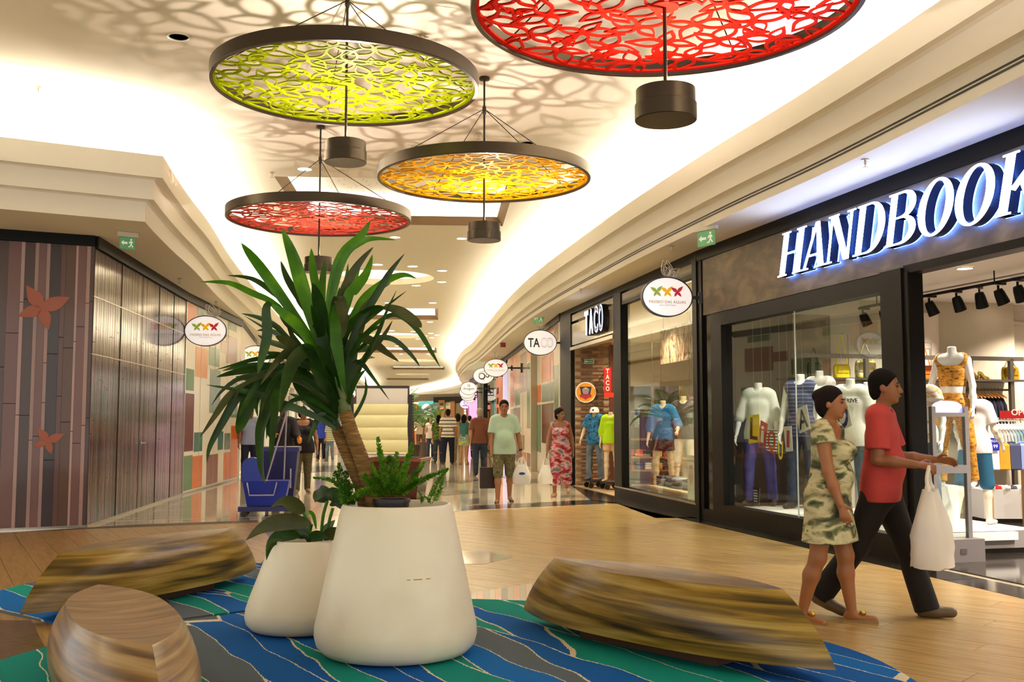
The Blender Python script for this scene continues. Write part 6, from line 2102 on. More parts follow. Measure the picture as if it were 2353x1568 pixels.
tf, Jf = person('person', 'woman in a pink and red floral jumpsuit looking aside by the brick entrance', P2(1288, 1142), math.radians(-8), 1.62, 0.92, 1.05,
       dict(legr=(6, 3, 4), legl=(-12, 2, 20, -10), armr=(8, 14, 8), arml=(-18, 12, 10)), '#9a6a48', '#1a1311', 'bun',
       [('tank', DRESS2, dict(hem=0.9, loose=0.012, neck=0.03, name='jumpsuit_top')), ('trousers', DRESS2, dict(len=0.8, loose=0.03, bell=0.03))], 0.009, 0, 0.02, 0.01, 55, shoes='#b08a68')
carrier('white plastic bag carried by the woman in the floral jumpsuit', world_of(tf, Jf['wrr'] + Jf['hdr'] * 0.1), 0.3, 0.3, 0.34, 0.16, PLASTIC, 6)
MB().lathe([(0, -0.03), (0.03, -0.015), (0.03, 0.015), (0, 0.03)], 10, c=Vector(Jf['head']) + Vector((0.0, 0.1, 0.13))).build('hair_band', mat('#b3261c', 0.5), tf, True)

FAR = 0.014
person('person', 'older grey-haired man in a brown shirt and dark jeans seen from behind', P2(1102, 1094), math.radians(186), 1.72, 1.0, 1.05, dict(legr=(8, 2, 6), legl=(-8, 2, 8), armr=(6, 9, 10), arml=(-6, 9, 10)), '#a5755a', '#a89a80', 'short',
       [('shirt', cloth('#7a4a3a'), dict(hem=0.84, loose=0.018, sleeve=0.8)), ('trousers', DENIM, dict(len=1.0, loose=0.016))], FAR, 0.02, shoes='#241c18')
person('person', 'man in a black and white striped polo shirt and navy jeans seen from behind', P2(1029, 1067), math.radians(178), 1.78, 1.08, 1.06, dict(legr=(6, 3, 4), legl=(-6, 3, 6), armr=(2, 10, 8), arml=(0, 10, 8)), '#9a6a4c', '#1a1310', 'short',
       [('shirt', stripes_mat('#e6ddcf', '#231f22', 8.5, 0.26), dict(hem=0.86, loose=0.02, sleeve=0.75)), ('trousers', cloth('#1c1f30'), dict(len=1.0, loose=0.018))], FAR, shoes='#3a2f28')
person('person', 'woman with long black hair in a bright flowered skirt seen from behind', P2(1066, 1067), math.radians(174), 1.6, 0.9, 0.95, dict(legr=(4, 2, 4), legl=(-8, 2, 12), armr=(20, 8, 50), arml=(0, 8, 8)), '#b98a68', '#120e0e', 'long',
       [('tank', cloth('#3a6a6a'), dict(hem=0.95, loose=0.01)), ('skirt', ramp_mat(((0.3, '#d8d8d0'), (0.45, '#3f7fa8'), (0.55, '#e0d030'), (0.68, '#4f9a5a'), (0.8, '#e6e2d8')), 8, (1, 1, 2), 0.85, 2), dict(hem=0.66, flare=0.05))], FAR, shoes='#b08a60')
person('person', 'woman with dark brown hair, beige top and trousers walking left of the flowered skirt', P2(1052, 1062), math.radians(182), 1.66, 0.92, 0.95, dict(legr=(-6, 2, 8), legl=(6, 2, 4), armr=(6, 8, 12), arml=(25, 8, 60)), '#a87a5a', '#1c1412', 'long',
       [('shirt', cloth('#b08a58'), dict(hem=0.86, loose=0.014, sleeve=0.9)), ('trousers', cloth('#8a7a5c'), dict(len=1.0, loose=0.012))], FAR, shoes='#a8824a')
person('person', 'woman in a green and black patterned top and jeans beside the striped shirt', P2(1007, 1063), math.radians(185), 1.6, 0.95, 1.0, dict(legr=(5, 2, 4), legl=(-6, 2, 8)), '#8a5c40', '#14100e', 'long',
       [('shirt', ramp_mat(((0.4, '#20241a'), (0.5, '#6f8a2e'), (0.65, '#2a2f1c')), 14, (1, 1, 1), 0.9, 2), dict(hem=0.85, loose=0.016, sleeve=0.9)), ('trousers', DENIM, dict(len=1.0, loose=0.012))], FAR, shoes='#3a2420')
pb_, Jb = person('person', 'woman in a white and navy top holding a straw bag in front of her', P2(989, 1055), math.radians(10), 1.55, 0.92, 0.98, dict(legr=(6, 2, 4), legl=(-6, 2, 8), armr=(25, 6, 95), arml=(10, 8, 40)), '#a87858', '#1a1412', 'bob',
       [('tank', cloth('#d9d2cc'), dict(hem=0.86, loose=0.014)), ('trousers', DENIM, dict(len=1.0, loose=0.012))], FAR, shoes='#5a4a3a')
t = thing('handbag', 'straw-coloured round handbag held by the woman in white and navy', 'bag', world_of(pb_, Jb['wrl']) + Vector((0, -0.08, -0.2)))
MB().lathe([(0, -0.12), (0.14, -0.11), (0.19, -0.03), (0.17, 0.06), (0.1, 0.1), (0, 0.1)], 18).build('pouch', mat('#a37a34', 0.6), t, True)
mb = MB(); mb.tube([(-0.1, 0, 0.09), (-0.06, 0, 0.2), (0.06, 0, 0.2), (0.1, 0, 0.09)], 0.01, 6); mb.build('strap', mat('#7a5824', 0.6), t)
person('person', 'man in a light short-sleeved shirt and grey trousers walking towards us by the kiosk', P2(967, 1044), math.radians(-4), 1.76, 1.0, 1.02, dict(legr=(8, 2, 4), legl=(-8, 2, 10), armr=(15, 8, 60), arml=(20, 8, 70)), '#9a6a4c', '#5a4a3c', 'short',
       [('shirt', cloth('#cbbda6'), dict(hem=0.84, loose=0.022, sleeve=0.8)), ('trousers', cloth('#5d554a'), dict(len=1.0, loose=0.018))], FAR, shoes='#3a2f26')
person('person', 'small person in a beige top partly behind the far walkers', P2(1079, 1053), math.radians(170), 1.6, 0.95, 1.0, dict(legr=(4, 2, 2), legl=(-4, 2, 4), armr=(30, 8, 70)), '#a87a5a', '#1a1311', 'short',
       [('shirt', cloth('#b59a76'), dict(hem=0.86, loose=0.016)), ('trousers', cloth('#241f1e'), dict(len=1.0, loose=0.012))], FAR, shoes='#2a221c')
# left group
person('person', 'cleaner in a pale blue shirt and navy trousers standing behind palm leaves', (*atz(572, 1106, 0).xy, 0), math.radians(12), 1.72, 1.0, 1.0, dict(legr=(4, 3, 2), legl=(-4, 3, 4), armr=(6, 10, 14), arml=(4, 8, 10)), '#7a5038', '#14100e', 'short',
       [('shirt', cloth('#8f97b8'), dict(hem=0.86, loose=0.02, sleeve=0.75)), ('trousers', cloth('#1e2236'), dict(len=1.0, loose=0.016))], 0.011, headyaw=40, shoes='#15120f')
tk, Jk = person('person', 'cleaner in dark clothes with orange gloves behind the blue bins', (*atz(648, 1148, 0).xy, 0), math.radians(20), 1.7, 1.0, 1.05, dict(legr=(4, 3, 2), legl=(-4, 3, 4), armr=(40, 8, 50), arml=(30, 10, 45)), '#5d3a28', '#120e0c', 'short',
       [('shirt', cloth('#242226'), dict(hem=0.84, loose=0.02, sleeve=1.85)), ('trousers', cloth('#1c1a1e'), dict(len=1.0, loose=0.016))], 0.012, shoes='#15120f')
for q in 'rl':
    G_ = Skin(0.009); s_ = Jk['s']
    hand(G_, Jk, q, s_ * 1.22, 0.9); G_.cap(Jk['wr' + q] - Jk['hd' + q] * 0.05, Jk['wr' + q] + Jk['hd' + q] * 0.03, 0.036, 0.04, 0.02)
    link('glove', G_.mesh(), mat('#d9821a', 0.5), tk)
person('person', 'woman in a black T-shirt and olive trousers walking left of the leaning stems', (*atz(694, 1134, 0).xy, 0), math.radians(14), 1.66, 1.0, 1.1, dict(legr=(6, 2, 4), legl=(-6, 2, 10), armr=(5, 8, 12), arml=(-8, 18, 16, 6)), '#9a6848', '#1a1210', 'bun',
       [('shirt', cloth('#1d1b1e'), dict(hem=0.82, loose=0.018, sleeve=0.5, neck=0.03)), ('trousers', mat('#5d5234', 0.85, var=('#3f3824', 14, (1, 1, 2))), dict(len=1.0, loose=0.01))], 0.011, 0.02, 0.03, 0.02, 30, shoes='#8a6a4a')
person('person', 'woman in a bright blue top and black trousers further back on the left', (*atz(737, 1060, 0).xy, 0), math.radians(5), 1.62, 0.92, 0.95, dict(legr=(4, 2, 2), legl=(-5, 2, 6)), '#a87858', '#1a1210', 'tail',
       [('tank', cloth('#2c3fa8'), dict(hem=0.86, loose=0.014)), ('trousers', cloth('#1a1a22'), dict(len=1.0, loose=0.01))], FAR, shoes='#8a6a4a')
person('person', 'child in a striped top and jeans beside the woman in bright blue', (*atz(757, 1060, 0).xy, 0), math.radians(-5), 1.42, 0.95, 0.95, dict(legr=(4, 2, 2), legl=(-5, 2, 6), arml=(40, 14, 90)), '#a87858', '#1a1210', 'short',
       [('shirt', stripes_mat('#cfcab0', '#5a6a4a', 16, 0.4), dict(hem=0.84, loose=0.016)), ('trousers', JEANS, dict(len=1.0, loose=0.01))], FAR, shoes='#5a4a3a')
person('person', 'person in a white top and blue jeans mostly hidden behind the leaning stems', (*atz(794, 1050, 0).xy, 0), math.radians(20), 1.68, 1.0, 1.0, dict(legr=(14, 3, 6), legl=(-14, 3, 14)), '#9a6a4c', '#1a1210', 'short',
       [('shirt', cloth('#d9d0c8'), dict(hem=0.84, loose=0.018)), ('trousers', JEANS, dict(len=1.0, loose=0.014))], FAR, shoes='#8a7a5a')

# ---- cleaning cart: rolling mop bucket, tall bin, mops
bk = thing('mop_bucket', 'blue wheeled mop bucket with wringer in front of the palm leaves', 'bucket', (*atz(612, 1188, 0.0).xy, 0.008), math.radians(8))
BLUE = mat('#0a2a9a', 0.35)
NAVY = mat('#1a1c5a', 0.4)
taper(0.52, 0.66, 0.34, 0.42, 0.16, 0.52).build('tub', BLUE, bk)
mb = MB(); mb.prism([(-0.14, 0), (0.14, 0), (0.14, 0.22)] + [(0.14 * math.cos(a), 0.22 + 0.12 * math.sin(a)) for a in np.linspace(0.2, PI - 0.2, 8)] + [(-0.14, 0.22)], (-0.2, -0.05, 0.52), (1, 0, 0), (0, 0, 1), 0.16); mb.build('wringer', BLUE, bk)
mb = MB(); mb.tube([(-0.26, -0.22, 0.5), (-0.22, -0.25, 0.32), (0.12, -0.25, 0.32), (0.16, -0.22, 0.5)], 0.012, 8); mb.build('handle', mat('#a9a3b0', 0.35, 0.5), bk, True)
MB().box((0.08, 0, 0.12), (0.92, 0.44, 0.07)).build('platform', NAVY, bk)
for x in (-0.3, 0.42):
    for y in (-0.17, 0.17):
        mb = MB(); mb.lathe([(0, -0.015), (0.045, -0.015), (0.045, 0.015), (0, 0.015)], 14); mb.v = [(v[0] + x, v[2] + y, v[1] + 0.045) for v in mb.v]; mb.build('wheel', mat('#1a1717', 0.5), bk, True)
bn = thing('wheeled_bin', 'tall blue wheeled bin behind the mop bucket', 'bin', (*atz(640, 1172, 0.0).xy, 0.006), math.radians(8))
taper(0.46, 0.6, 0.5, 0.62, 0.1, 0.92).build('body', NAVY, bn)
MB().box((0, 0, 0.95), (0.64, 0.66, 0.07)).build('rim', mat('#20236a', 0.4), bn)
mb = MB(); mb.box((0.2, -0.3, 0.5), (0.02, 0.04, 0.3)); mb.build('sticker', mat('#b9b6cc', 0.5), bn)
for x in (-0.2, 0.2):
    mb = MB(); mb.lathe([(0, -0.02), (0.09, -0.02), (0.09, 0.02), (0, 0.02)], 16); mb.v = [(v[2] + x, v[1] + 0.2, v[0] + 0.09) for v in mb.v]; mb.build('wheel', mat('#15120f', 0.5), bn, True)
for (a, b, lab) in ((atY(612, 1105, 15.0), atY(660, 945, 15.2), 'grey mop pole leaning from the bucket towards the bin'), (atY(652, 1105, 15.9), atY(659, 945, 15.9), 'upright grey mop pole standing in the tall bin')):
    t = thing('mop', lab, 'mop', a)
    mb = MB(); mb.tube([(0, 0, 0), b - a], 0.014, 8); mb.build('pole', mat('#9a93a0', 0.4, 0.3), t, True)
    mb = MB(); mb.lathe([(0.02, -0.12), (0.09, -0.1), (0.05, 0.0), (0.0, 0.01)], 10); mb.build('mop_head', mat('#c9c2ba', 0.9), t, True)
# ------------------------------------------------------------------ mannequins and goods of the big shop
WHITEM = '#eceae6'
def face_rz(face, turn=0.0):
    f = -face.n
    return math.atan2(f.x, -f.y) + math.radians(turn)
def mann(face, px, ytop, w, base, turn, label, clothes, pose=None, skin=WHITEM, h=None, vox=0.012, **kw):
    s, z = face.hit(px, ytop, w)
    h = h or (z - base) / 1.575 * 1.75
    return person('mannequin', label, face.at(s, w, base), face_rz(face, turn), h, 0.93, 0.9, pose or dict(legr=(2, 3, 2), legl=(-3, 3, 4), armr=(2, 10, 12), arml=(-2, 10, 14)), skin, clothes=clothes, vox=vox, mannequin=True, cat='mannequin', **kw)
plat = HB.obj('window_platform', mat('#ece8e2', 0.4), bpy.data.objects['window_1'], 0.84, 4.5, 0.12, 1.5, 0.16, 0.24)
PURP = mat('#3d3a7d', 0.8, var=('#55529a', 5, (1, 1, 1)))
mann(HB, 1742, 881, 0.55, 0.24, 50, 'white mannequin in a white shirt and purple trousers in the display window', [('shirt', cloth('#e6e6dc'), dict(hem=0.84, loose=0.02, sleeve=1.25)), ('trousers', PURP, dict(len=1.0, loose=0.016))], dict(legr=(4, 6, 4), legl=(-4, 6, 4), armr=(6, 16, 14), arml=(2, 12, 20)), shoes='#3a3228')
mann(HB, 1838, 862, 0.85, 0.24, 40, 'white mannequin in a dark blue striped tank top in the display window', [('tank', stripes_mat('#34365a', '#6a6d90', 20, 0.3), dict(hem=0.84, loose=0.012)), ('trousers', DENIM, dict(len=1.0, loose=0.014))], shoes='#2a2522')
ma, Ja = mann(HB, 1953, 872, 0.6, 0.24, 40, 'white mannequin in a white printed T-shirt and blue jeans in the display window', [('shirt', cloth('#eceae4'), dict(hem=0.82, loose=0.018, sleeve=0.6)), ('trousers', JEANS, dict(len=1.0, loose=0.014))])
text('ARRIVE', 'print', mat('#2a2725', 0.7), ma, Vector(Ja['chest']) + Vector((0.02, -0.145, 0.02)), (1, 0, 0), (0, 0, 1), 0.05, width=0.22, ext=0.012)
mann(HB, 1994, 880, 1.0, 0.24, 55, 'white mannequin in a plain white shirt behind the printed T-shirt', [('shirt', cloth('#efeee9'), dict(hem=0.82, loose=0.02, sleeve=0.7)), ('trousers', cloth('#b9b4ac'), dict(len=1.0, loose=0.014))])
bust = HS.hit(1882, 832, -0.9)
# grey stage by the doorway with a white plinth
st = thing('display_stage', 'low grey display stage by the shop doorway', 'stage', HB.at(3.75, 1.15, 0.012), 0)
mb = MB(); mb.box((0, 0, 0.03), (1.3, 1.05, 0.06), M=HB.M); mb.build('plinth_foot', mat('#26221f', 0.6), st)
mb = MB(); mb.box((0, 0, 0.15), (1.4, 1.2, 0.18), M=HB.M); mb.build('body', mat('#8b8482', 0.45), st)
mb = MB(); mb.box((0, 0, 0.245), (1.4, 1.2, 0.012), M=HB.M); mb.build('top', mat('#ece9e6', 0.35), st)
pln = thing('plinth', 'white box plinth on the grey display stage', 'plinth', HB.at(3.62, 0.9, 0.264), 0)
mb = MB(); mb.box((0, 0, 0.215), (0.75, 0.58, 0.43), M=HB.M); mb.build('box', mat('#f0eeea', 0.4), pln)
SNAKE = ramp_mat(((0.3, '#2a1c0a'), (0.45, '#b0701a'), (0.58, '#d99a2a'), (0.7, '#8a8a1a'), (0.8, '#3a2810')), 22, (1, 1, 2.4), 0.6, 3, 0.8)
mann(HB, 2186, 797, 1.0, 0.695, 35, 'white mannequin in an orange snake-patterned two-piece on the white plinth', [('tank', SNAKE, dict(hem=1.12, loose=0.008, neck=0.045)), ('trousers', SNAKE, dict(len=0.98, loose=0.012))], dict(legr=(10, 4, 6), legl=(-8, 6, 4), armr=(4, 14, 10), arml=(2, 10, 14)), vox=0.01)
mt_, Jt_ = mann(HB, 2236, 908, 1.5, 0.264, 215, 'cream mannequin in a white T-shirt and teal shorts seen from behind', [('shirt', cloth('#dcd8d8'), dict(hem=0.86, loose=0.018, sleeve=0.7)), ('shorts', mat('#14506e', 0.8), dict(len=0.52, loose=0.014, name='shorts'))], dict(legr=(6, 4, 6), legl=(-16, 6, 10), armr=(8, 12, 40), arml=(8, 12, 40)), skin='#c9c0ae', vox=0.01)
MB().box(Vector(Jt_['neck']) + Vector((-0.03, 0.1, -0.05)), (0.05, 0.012, 0.13)).build('price_tag', mat('#2a2020', 0.5), mt_)
MB().box(Vector(Jt_['neck']) + Vector((-0.03, 0.107, -0.02)), (0.05, 0.006, 0.035)).build('tag_label', mat('#d9602a', 0.5), mt_)
FLORAL = ramp_mat(((0.3, '#efe9dc'), (0.5, '#f2ede2'), (0.58, '#d9a24a'), (0.64, '#efe9dc'), (0.72, '#c23a2a')), 9, (1, 1, 2), 0.8, 2)
mann(HB, 2113, 872, 0.62, 0.264, 30, 'white mannequin in a patterned white top and jeans behind the security gate', [('shirt', FLORAL, dict(hem=0.9, loose=0.014, sleeve=0.3)), ('trousers', JEANS, dict(len=1.0, loose=0.012))], dict(legr=(2, 3, 2), legl=(-3, 3, 4), armr=(-4, 12, 12), arml=(8, 16, 18)))
# security gate
sg = thing('security_gate', 'grey framed anti-theft gate standing in the shop doorway', 'gate', HB.at(4.78, 0.5, 0.012))
def gbox(name, s0, s1, w0, w1, z0, z1, m):
    mb = MB(); mb.box(HB.u * ((s0 + s1) / 2) + HB.n * ((w0 + w1) / 2) + Vector((0, 0, (z0 + z1) / 2)), (s1 - s0, w1 - w0, z1 - z0), M=HB.M); return mb.build(name, m, sg)
GR = mat('#8f8b8d', 0.35, 0.3)
gbox('pedestal', -0.11, 0.11, -0.28, 0.28, 0, 0.22, mat('#7d7776', 0.45))
for w in (-0.19, 0.19):
    gbox('post', -0.025, 0.025, w - 0.022, w + 0.022, 0.22, 1.52, GR)
gbox('cross_bar', -0.025, 0.025, -0.168, 0.168, 0.86, 0.94, GR)
gbox('cross_bar', -0.025, 0.025, -0.168, 0.168, 1.42, 1.46, GR)
gbox('lower_pane', -0.004, 0.004, -0.168, 0.168, 0.22, 0.86, glass_mat())
gbox('upper_pane', -0.004, 0.004, -0.168, 0.168, 0.94, 1.42, glass_mat())
mb = MB(); mb.prism([(-0.168, 1.46)] + [(0.168 * math.cos(a), 1.52 + 0.06 * math.sin(a)) for a in np.linspace(PI, 0, 12)] + [(0.168, 1.46)], HB.u * -0.012, HB.n, Zv, -0.024); mb.build('lit_cap', mat('#b9b6ea', 0.3, 0, 0.6, key='gate_cap'), sg)
gbox('lock_plate', 0.11, 0.115, 0.0, 0.07, 0.08, 0.13, mat('#5a5655', 0.3))

# shelving along the far side wall of the shop
def hs(px, py, w=-0.55):
    s, z = HS.hit(px, py, w)
    return s, z
BRZ = mat('#4d443b', 0.4, 0.3)
sh = thing('wall_shelving', 'long bronze shelving frame along the back wall of the big shop', 'shelving', HS.at(3.0, -0.3, 0.012))
def sbox(name, s0, s1, w0, w1, z0, z1, m=BRZ, par=None):
    mb = MB(); HS.box(mb, s0, s1, w0, w1, z0, z1); mb.v = [tuple(Vector(v) - sh.location) for v in mb.v]; return mb.build(name, m, par or sh)
sa = hs(1822, 830)[0]; sb = min(hs(2350, 840)[0], 6.5)
z_r = hs(1900, 818)[1]; z_s = hs(1900, 868)[1]
sbox('top_rail', sa, sb, -0.58, -0.52, z_r - 0.03, z_r + 0.03)
sbox('shelf_board', sa, sb, -0.6, -0.02, z_s - 0.03, z_s + 0.0)
sbox('clothes_rail', sa, sb, -0.36, -0.33, z_s - 0.16, z_s - 0.13)
for px in (1866, 1990, 2090, 2229, 2322):
    s = hs(px, 840)[0]
    if s < sb:
        sbox('upright', s - 0.03, s + 0.03, -0.58, -0.52, 0, z_r)
sbox('lower_board', hs(2085, 900)[0], sb, -0.6, -0.02, 0.75, 0.78)
def handbag(lab, px, py, m, strap_h=0.3, w=0.3, h=0.2, d=0.1, stand=False):
    s, z = hs(px, py)
    t = thing('handbag', lab, 'bag', HS.at(s, -0.4, z_s + 0.001), math.atan2(HS.u.y, HS.u.x))
    mb = MB()
    mb.lathe([(0, 0)], 3) if 0 else None
    rows = []
    for k in range(7):
        v = k / 6
        ww = w / 2 * (0.92 + 0.08 * math.sin(PI * v)) * (1 if v < 0.85 else 0.9); dd = d / 2 * (1 - 0.5 * v)
        rows.append([(ww * math.copysign(abs(math.cos(a)) ** 0.4, math.cos(a)), dd * math.copysign(abs(math.sin(a)) ** 0.6, math.sin(a)), h * v) for a in np.linspace(0, 2 * PI, 25)[:-1]])
    mb.grid(rows, True); mb.add(rows[-1], [tuple(range(24))]); mb.add(rows[0], [tuple(range(24))[::-1]])
    mb.build('body', m, t, 50)
    mb = MB(); mb.box((0, -d * 0.42, h * 0.62), (w * 0.7, 0.02, h * 0.5)); mb.build('flap', m, t)
    mb = MB(); mb.tube(catmull([(-w * 0.35, 0, h * 0.9), (-w * 0.12, 0, h + strap_h * 0.7), (0, 0, h + strap_h), (w * 0.12, 0, h + strap_h * 0.7), (w * 0.35, 0, h * 0.9)], 4), 0.008, 6); mb.build('strap', m, t, True)
    if stand:
        mb = MB(); mb.tube([(w * 0.5, 0.03, 0), (w * 0.5, 0.03, h + strap_h + 0.02), (0, 0.03, h + strap_h + 0.02)], 0.006, 6); mb.build('stand', mat('#8a7f76', 0.3, 0.8), t)
handbag('bright yellow handbag hanging from a tall stand on the shop shelf', 1948, 858, mat('#e6cf14', 0.35), 0.42, 0.26, 0.2, stand=True)
handbag('patterned yellow and white handbag on the shop shelf', 2003, 862, ramp_mat(((0.35, '#d9d2b8'), (0.5, '#c9a81a'), (0.65, '#3f5a4a')), 12, (1, 1, 1), 0.4, 2), 0.25, 0.34, 0.26)
handbag('small black handbag at the left end of the shop shelf', 1884, 860, mat('#1a1716', 0.4), 0.2, 0.22, 0.22)
handbag('black backpack-shaped bag left of the orange handbag on the shop shelf', 2101, 862, mat('#1b191a', 0.4), 0.12, 0.26, 0.28, 0.16)
handbag('orange handbag hanging from a stand on the shop shelf', 2138, 862, mat('#d95f14', 0.35), 0.32, 0.32, 0.2, stand=True)
handbag('gold handbag at the right edge of the shop shelf', 2338, 862, mat('#b8932a', 0.25, 0.6), 0.15, 0.3, 0.2)
for k, (px, lab) in enumerate(((2254, 'left gold high-heeled shoe on the shop shelf'), (2272, 'right gold high-heeled shoe on the shop shelf'))):
    s, z = hs(px, 858)
    t = thing('high_heel', lab, 'shoe', HS.at(s, -0.42, z_s + 0.001), math.atan2(HS.u.y, HS.u.x) + 0.3)
    mb = MB(); mb.tube(catmull([(-0.09, 0, 0.1), (-0.05, 0, 0.09), (0.03, 0, 0.03), (0.12, 0, 0.018)], 4), [0.028] * 4 + [0.03] * 4 + [0.034] * 4 + [0.02], 8); mb.build('upper', mat('#c9a64a', 0.25, 0.5), t, True)
    mb = MB(); mb.tube([(-0.1, 0, 0.085), (-0.1, 0, 0.0)], [0.014, 0.008], 8); mb.build('heel', mat('#c9a64a', 0.25, 0.5), t)

def garment(lab, face, s, w, ztop, L, wd, m, group, along=True, wooden=False):
    """one garment on a hanger, hung from a rail"""
    t = thing('hanging_garment', lab, 'clothes', face.at(s, w, ztop - 0.001), math.atan2(face.n.y, face.n.x), group)
    mb = MB()
    rows = []
    r = random.Random(int(s * 1000) % 997)
    for k in range(7):
        v = k / 6
        ww = wd / 2 * (0.35 + 0.65 * min(1, v * 5)) * (1 - 0.06 * v)
        rows.append([(ww * math.copysign(abs(math.cos(a)) ** 0.6, math.cos(a)), (0.016 + 0.012 * v) * math.sin(a) * (1 + r.uniform(-0.3, 0.3)), -0.09 - L * v) for a in np.linspace(0, 2 * PI, 15)[:-1]])
    mb.grid(rows[::-1], True); mb.add(rows[-1], [tuple(range(14))[::-1]]); mb.add(rows[0], [tuple(range(14))])
    mb.build('cloth', m, t, 60)
    mb = MB(); mb.tube([(0.0, 0, 0.03), (0.02, 0, 0.03), (0.02, 0, 0.0), (0, 0, -0.04)], 0.005, 5); mb.tube([(-wd * 0.42, 0, -0.12), (0, 0, -0.05), (wd * 0.42, 0, -0.12)], 0.012, 6)
    mb.build('hanger', mat('#c98a4a', 0.5) if wooden else mat('#e6e2dc', 0.4), t)
NAVYD = [mat(c, 0.9, key='gar' + c) for c in ('#15151f', '#1c1c2e', '#242438', '#101018', '#2b2b40')]
s0, s1 = hs(2238, 900)[0], hs(2318, 900)[0]
for k in range(11):
    garment('dark navy trousers, %s from the left on the rail above the teal shorts' % ORD[k], HS, s0 + (s1 - s0) * k / 10, -0.345, z_s - 0.145, 0.85, 0.36, NAVYD[k % 5], 'dark trousers on the shop wall rail', wooden=True)
GRN = [mat(c, 0.9, key='gar' + c) for c in ('#b9d0b4', '#8fb59a', '#cfd9c9', '#6f9a80')]
s0, s1 = hs(1905, 900)[0], hs(1985, 900)[0]
for k in range(9):
    garment('pale green top, %s from the left on the rail behind the display window' % ORD[k], HS, s0 + (s1 - s0) * k / 8, -0.345, z_s - 0.145, 0.7, 0.42, GRN[k % 4], 'pale green tops on the shop wall rail')
s0, s1 = hs(2090, 900)[0], hs(2160, 900)[0]
for k in range(7):
    garment('patterned shirt, %s from the left on the rail below the orange handbag' % ORD[k], HS, s0 + (s1 - s0) * k / 6, -0.345, z_s - 0.145, 0.7, 0.42, mat(('#4a5a7a', '#8a4a4a', '#6a7a9a')[k % 3], 0.9), 'patterned shirts on the shop wall rail')
# free-standing rail of white and light blue shirts with red board
def at_wall(px, py, Y):
    return atY(px, py, Y)
ra = atY(2262, 966, 13.0); rb_ = atY(2380, 966, 13.0)
rk_ = thing('clothes_rack', 'free-standing chrome clothes rack with white and light blue shirts', 'rack', ((ra + rb_) / 2).xy.to_3d() + Vector((0, 0, 0.012)))
CHR = mat('#bdb9b2', 0.2, 0.9)
mb = MB(); mb.tube([ra - rk_.location, rb_ - rk_.location], 0.014, 8); mb.build('rail', CHR, rk_)
for p in (ra, rb_):
    q = p - rk_.location
    mb = MB(); mb.tube([(q.x, q.y, q.z), (q.x, q.y, 0)], 0.014, 8); mb.bar((q.x - 0.0, q.y - 0.25, 0.02), (q.x, q.y + 0.25, 0.02), 0.03); mb.build('leg', CHR, rk_)
RK = Face(tuple(ra.xy), tuple(rb_.xy))
for k in range(16):
    c = ('#e9e7e2', '#efeee9', '#e2e2e0', '#cfe0e4', '#a9cfd9', '#8fc0d0', '#dfe6e6', '#efeae4')[k // 2]
    garment(('white' if k < 8 else 'light blue') + ' shirt, %s from the left on the free-standing rack under the red board' % ORD[k], RK, RK.L * (0.03 + 0.94 * k / 15), 0.0, ra.z + 0.0, 0.5, 0.42, mat(c, 0.9, key='gar' + c), ('white' if k < 8 else 'light blue') + ' shirts on the free-standing rack')
rd = thing('sale_board', 'red board with white lettering standing above the shirt rack', 'sign', atY(2345, 966, 12.5))
c0 = atY(2298, 962, 12.5) - rd.location; c1 = atY(2400, 944, 12.5) - rd.location
MB().prism([(c0.x, 0.02), (c1.x, 0.02), (c1.x, c1.z - c0.z + 0.02), (c0.x, c1.z - c0.z + 0.02)], (0, 0, 0), (1, 0, 0), Zv, 0.01).build('board', mat('#b3141a', 0.4), rd)
text('OPO', 'lettering', mat('#f4efe6', 0.5), rd, (atY(2344, 960, 12.5) - rd.location) + Vector((0, -0.012, 0.03)), (1, 0, 0), Zv, 0.07, width=0.22, bold=0.02, ext=0.002)
MB().bar((0, -0.0, -0.03), (0, 0, 0.03), 0.012).build('stem', CHR, rd)
bl_ = thing('price_board', 'blue price board standing among the folded clothes', 'sign', atY(2283, 1036, 11.9))
MB().prism([(-0.065, 0), (0.065, 0), (0.072, 0.14), (-0.06, 0.15)], (0, 0, 0), (1, 0, 0), Zv, 0.008).build('board', mat('#1a1f9a', 0.4), bl_)
text('CALÇAS', 'lettering', mat('#f0f0ff', 0.5), bl_, (0, -0.01, 0.1), (1, 0, 0), Zv, 0.025, width=0.11, ext=0.001)
text('99', 'lettering', mat('#f0f0ff', 0.5), bl_, (0.02, -0.01, 0.03), (1, 0, 0), Zv, 0.04, width=0.05, ext=0.001)
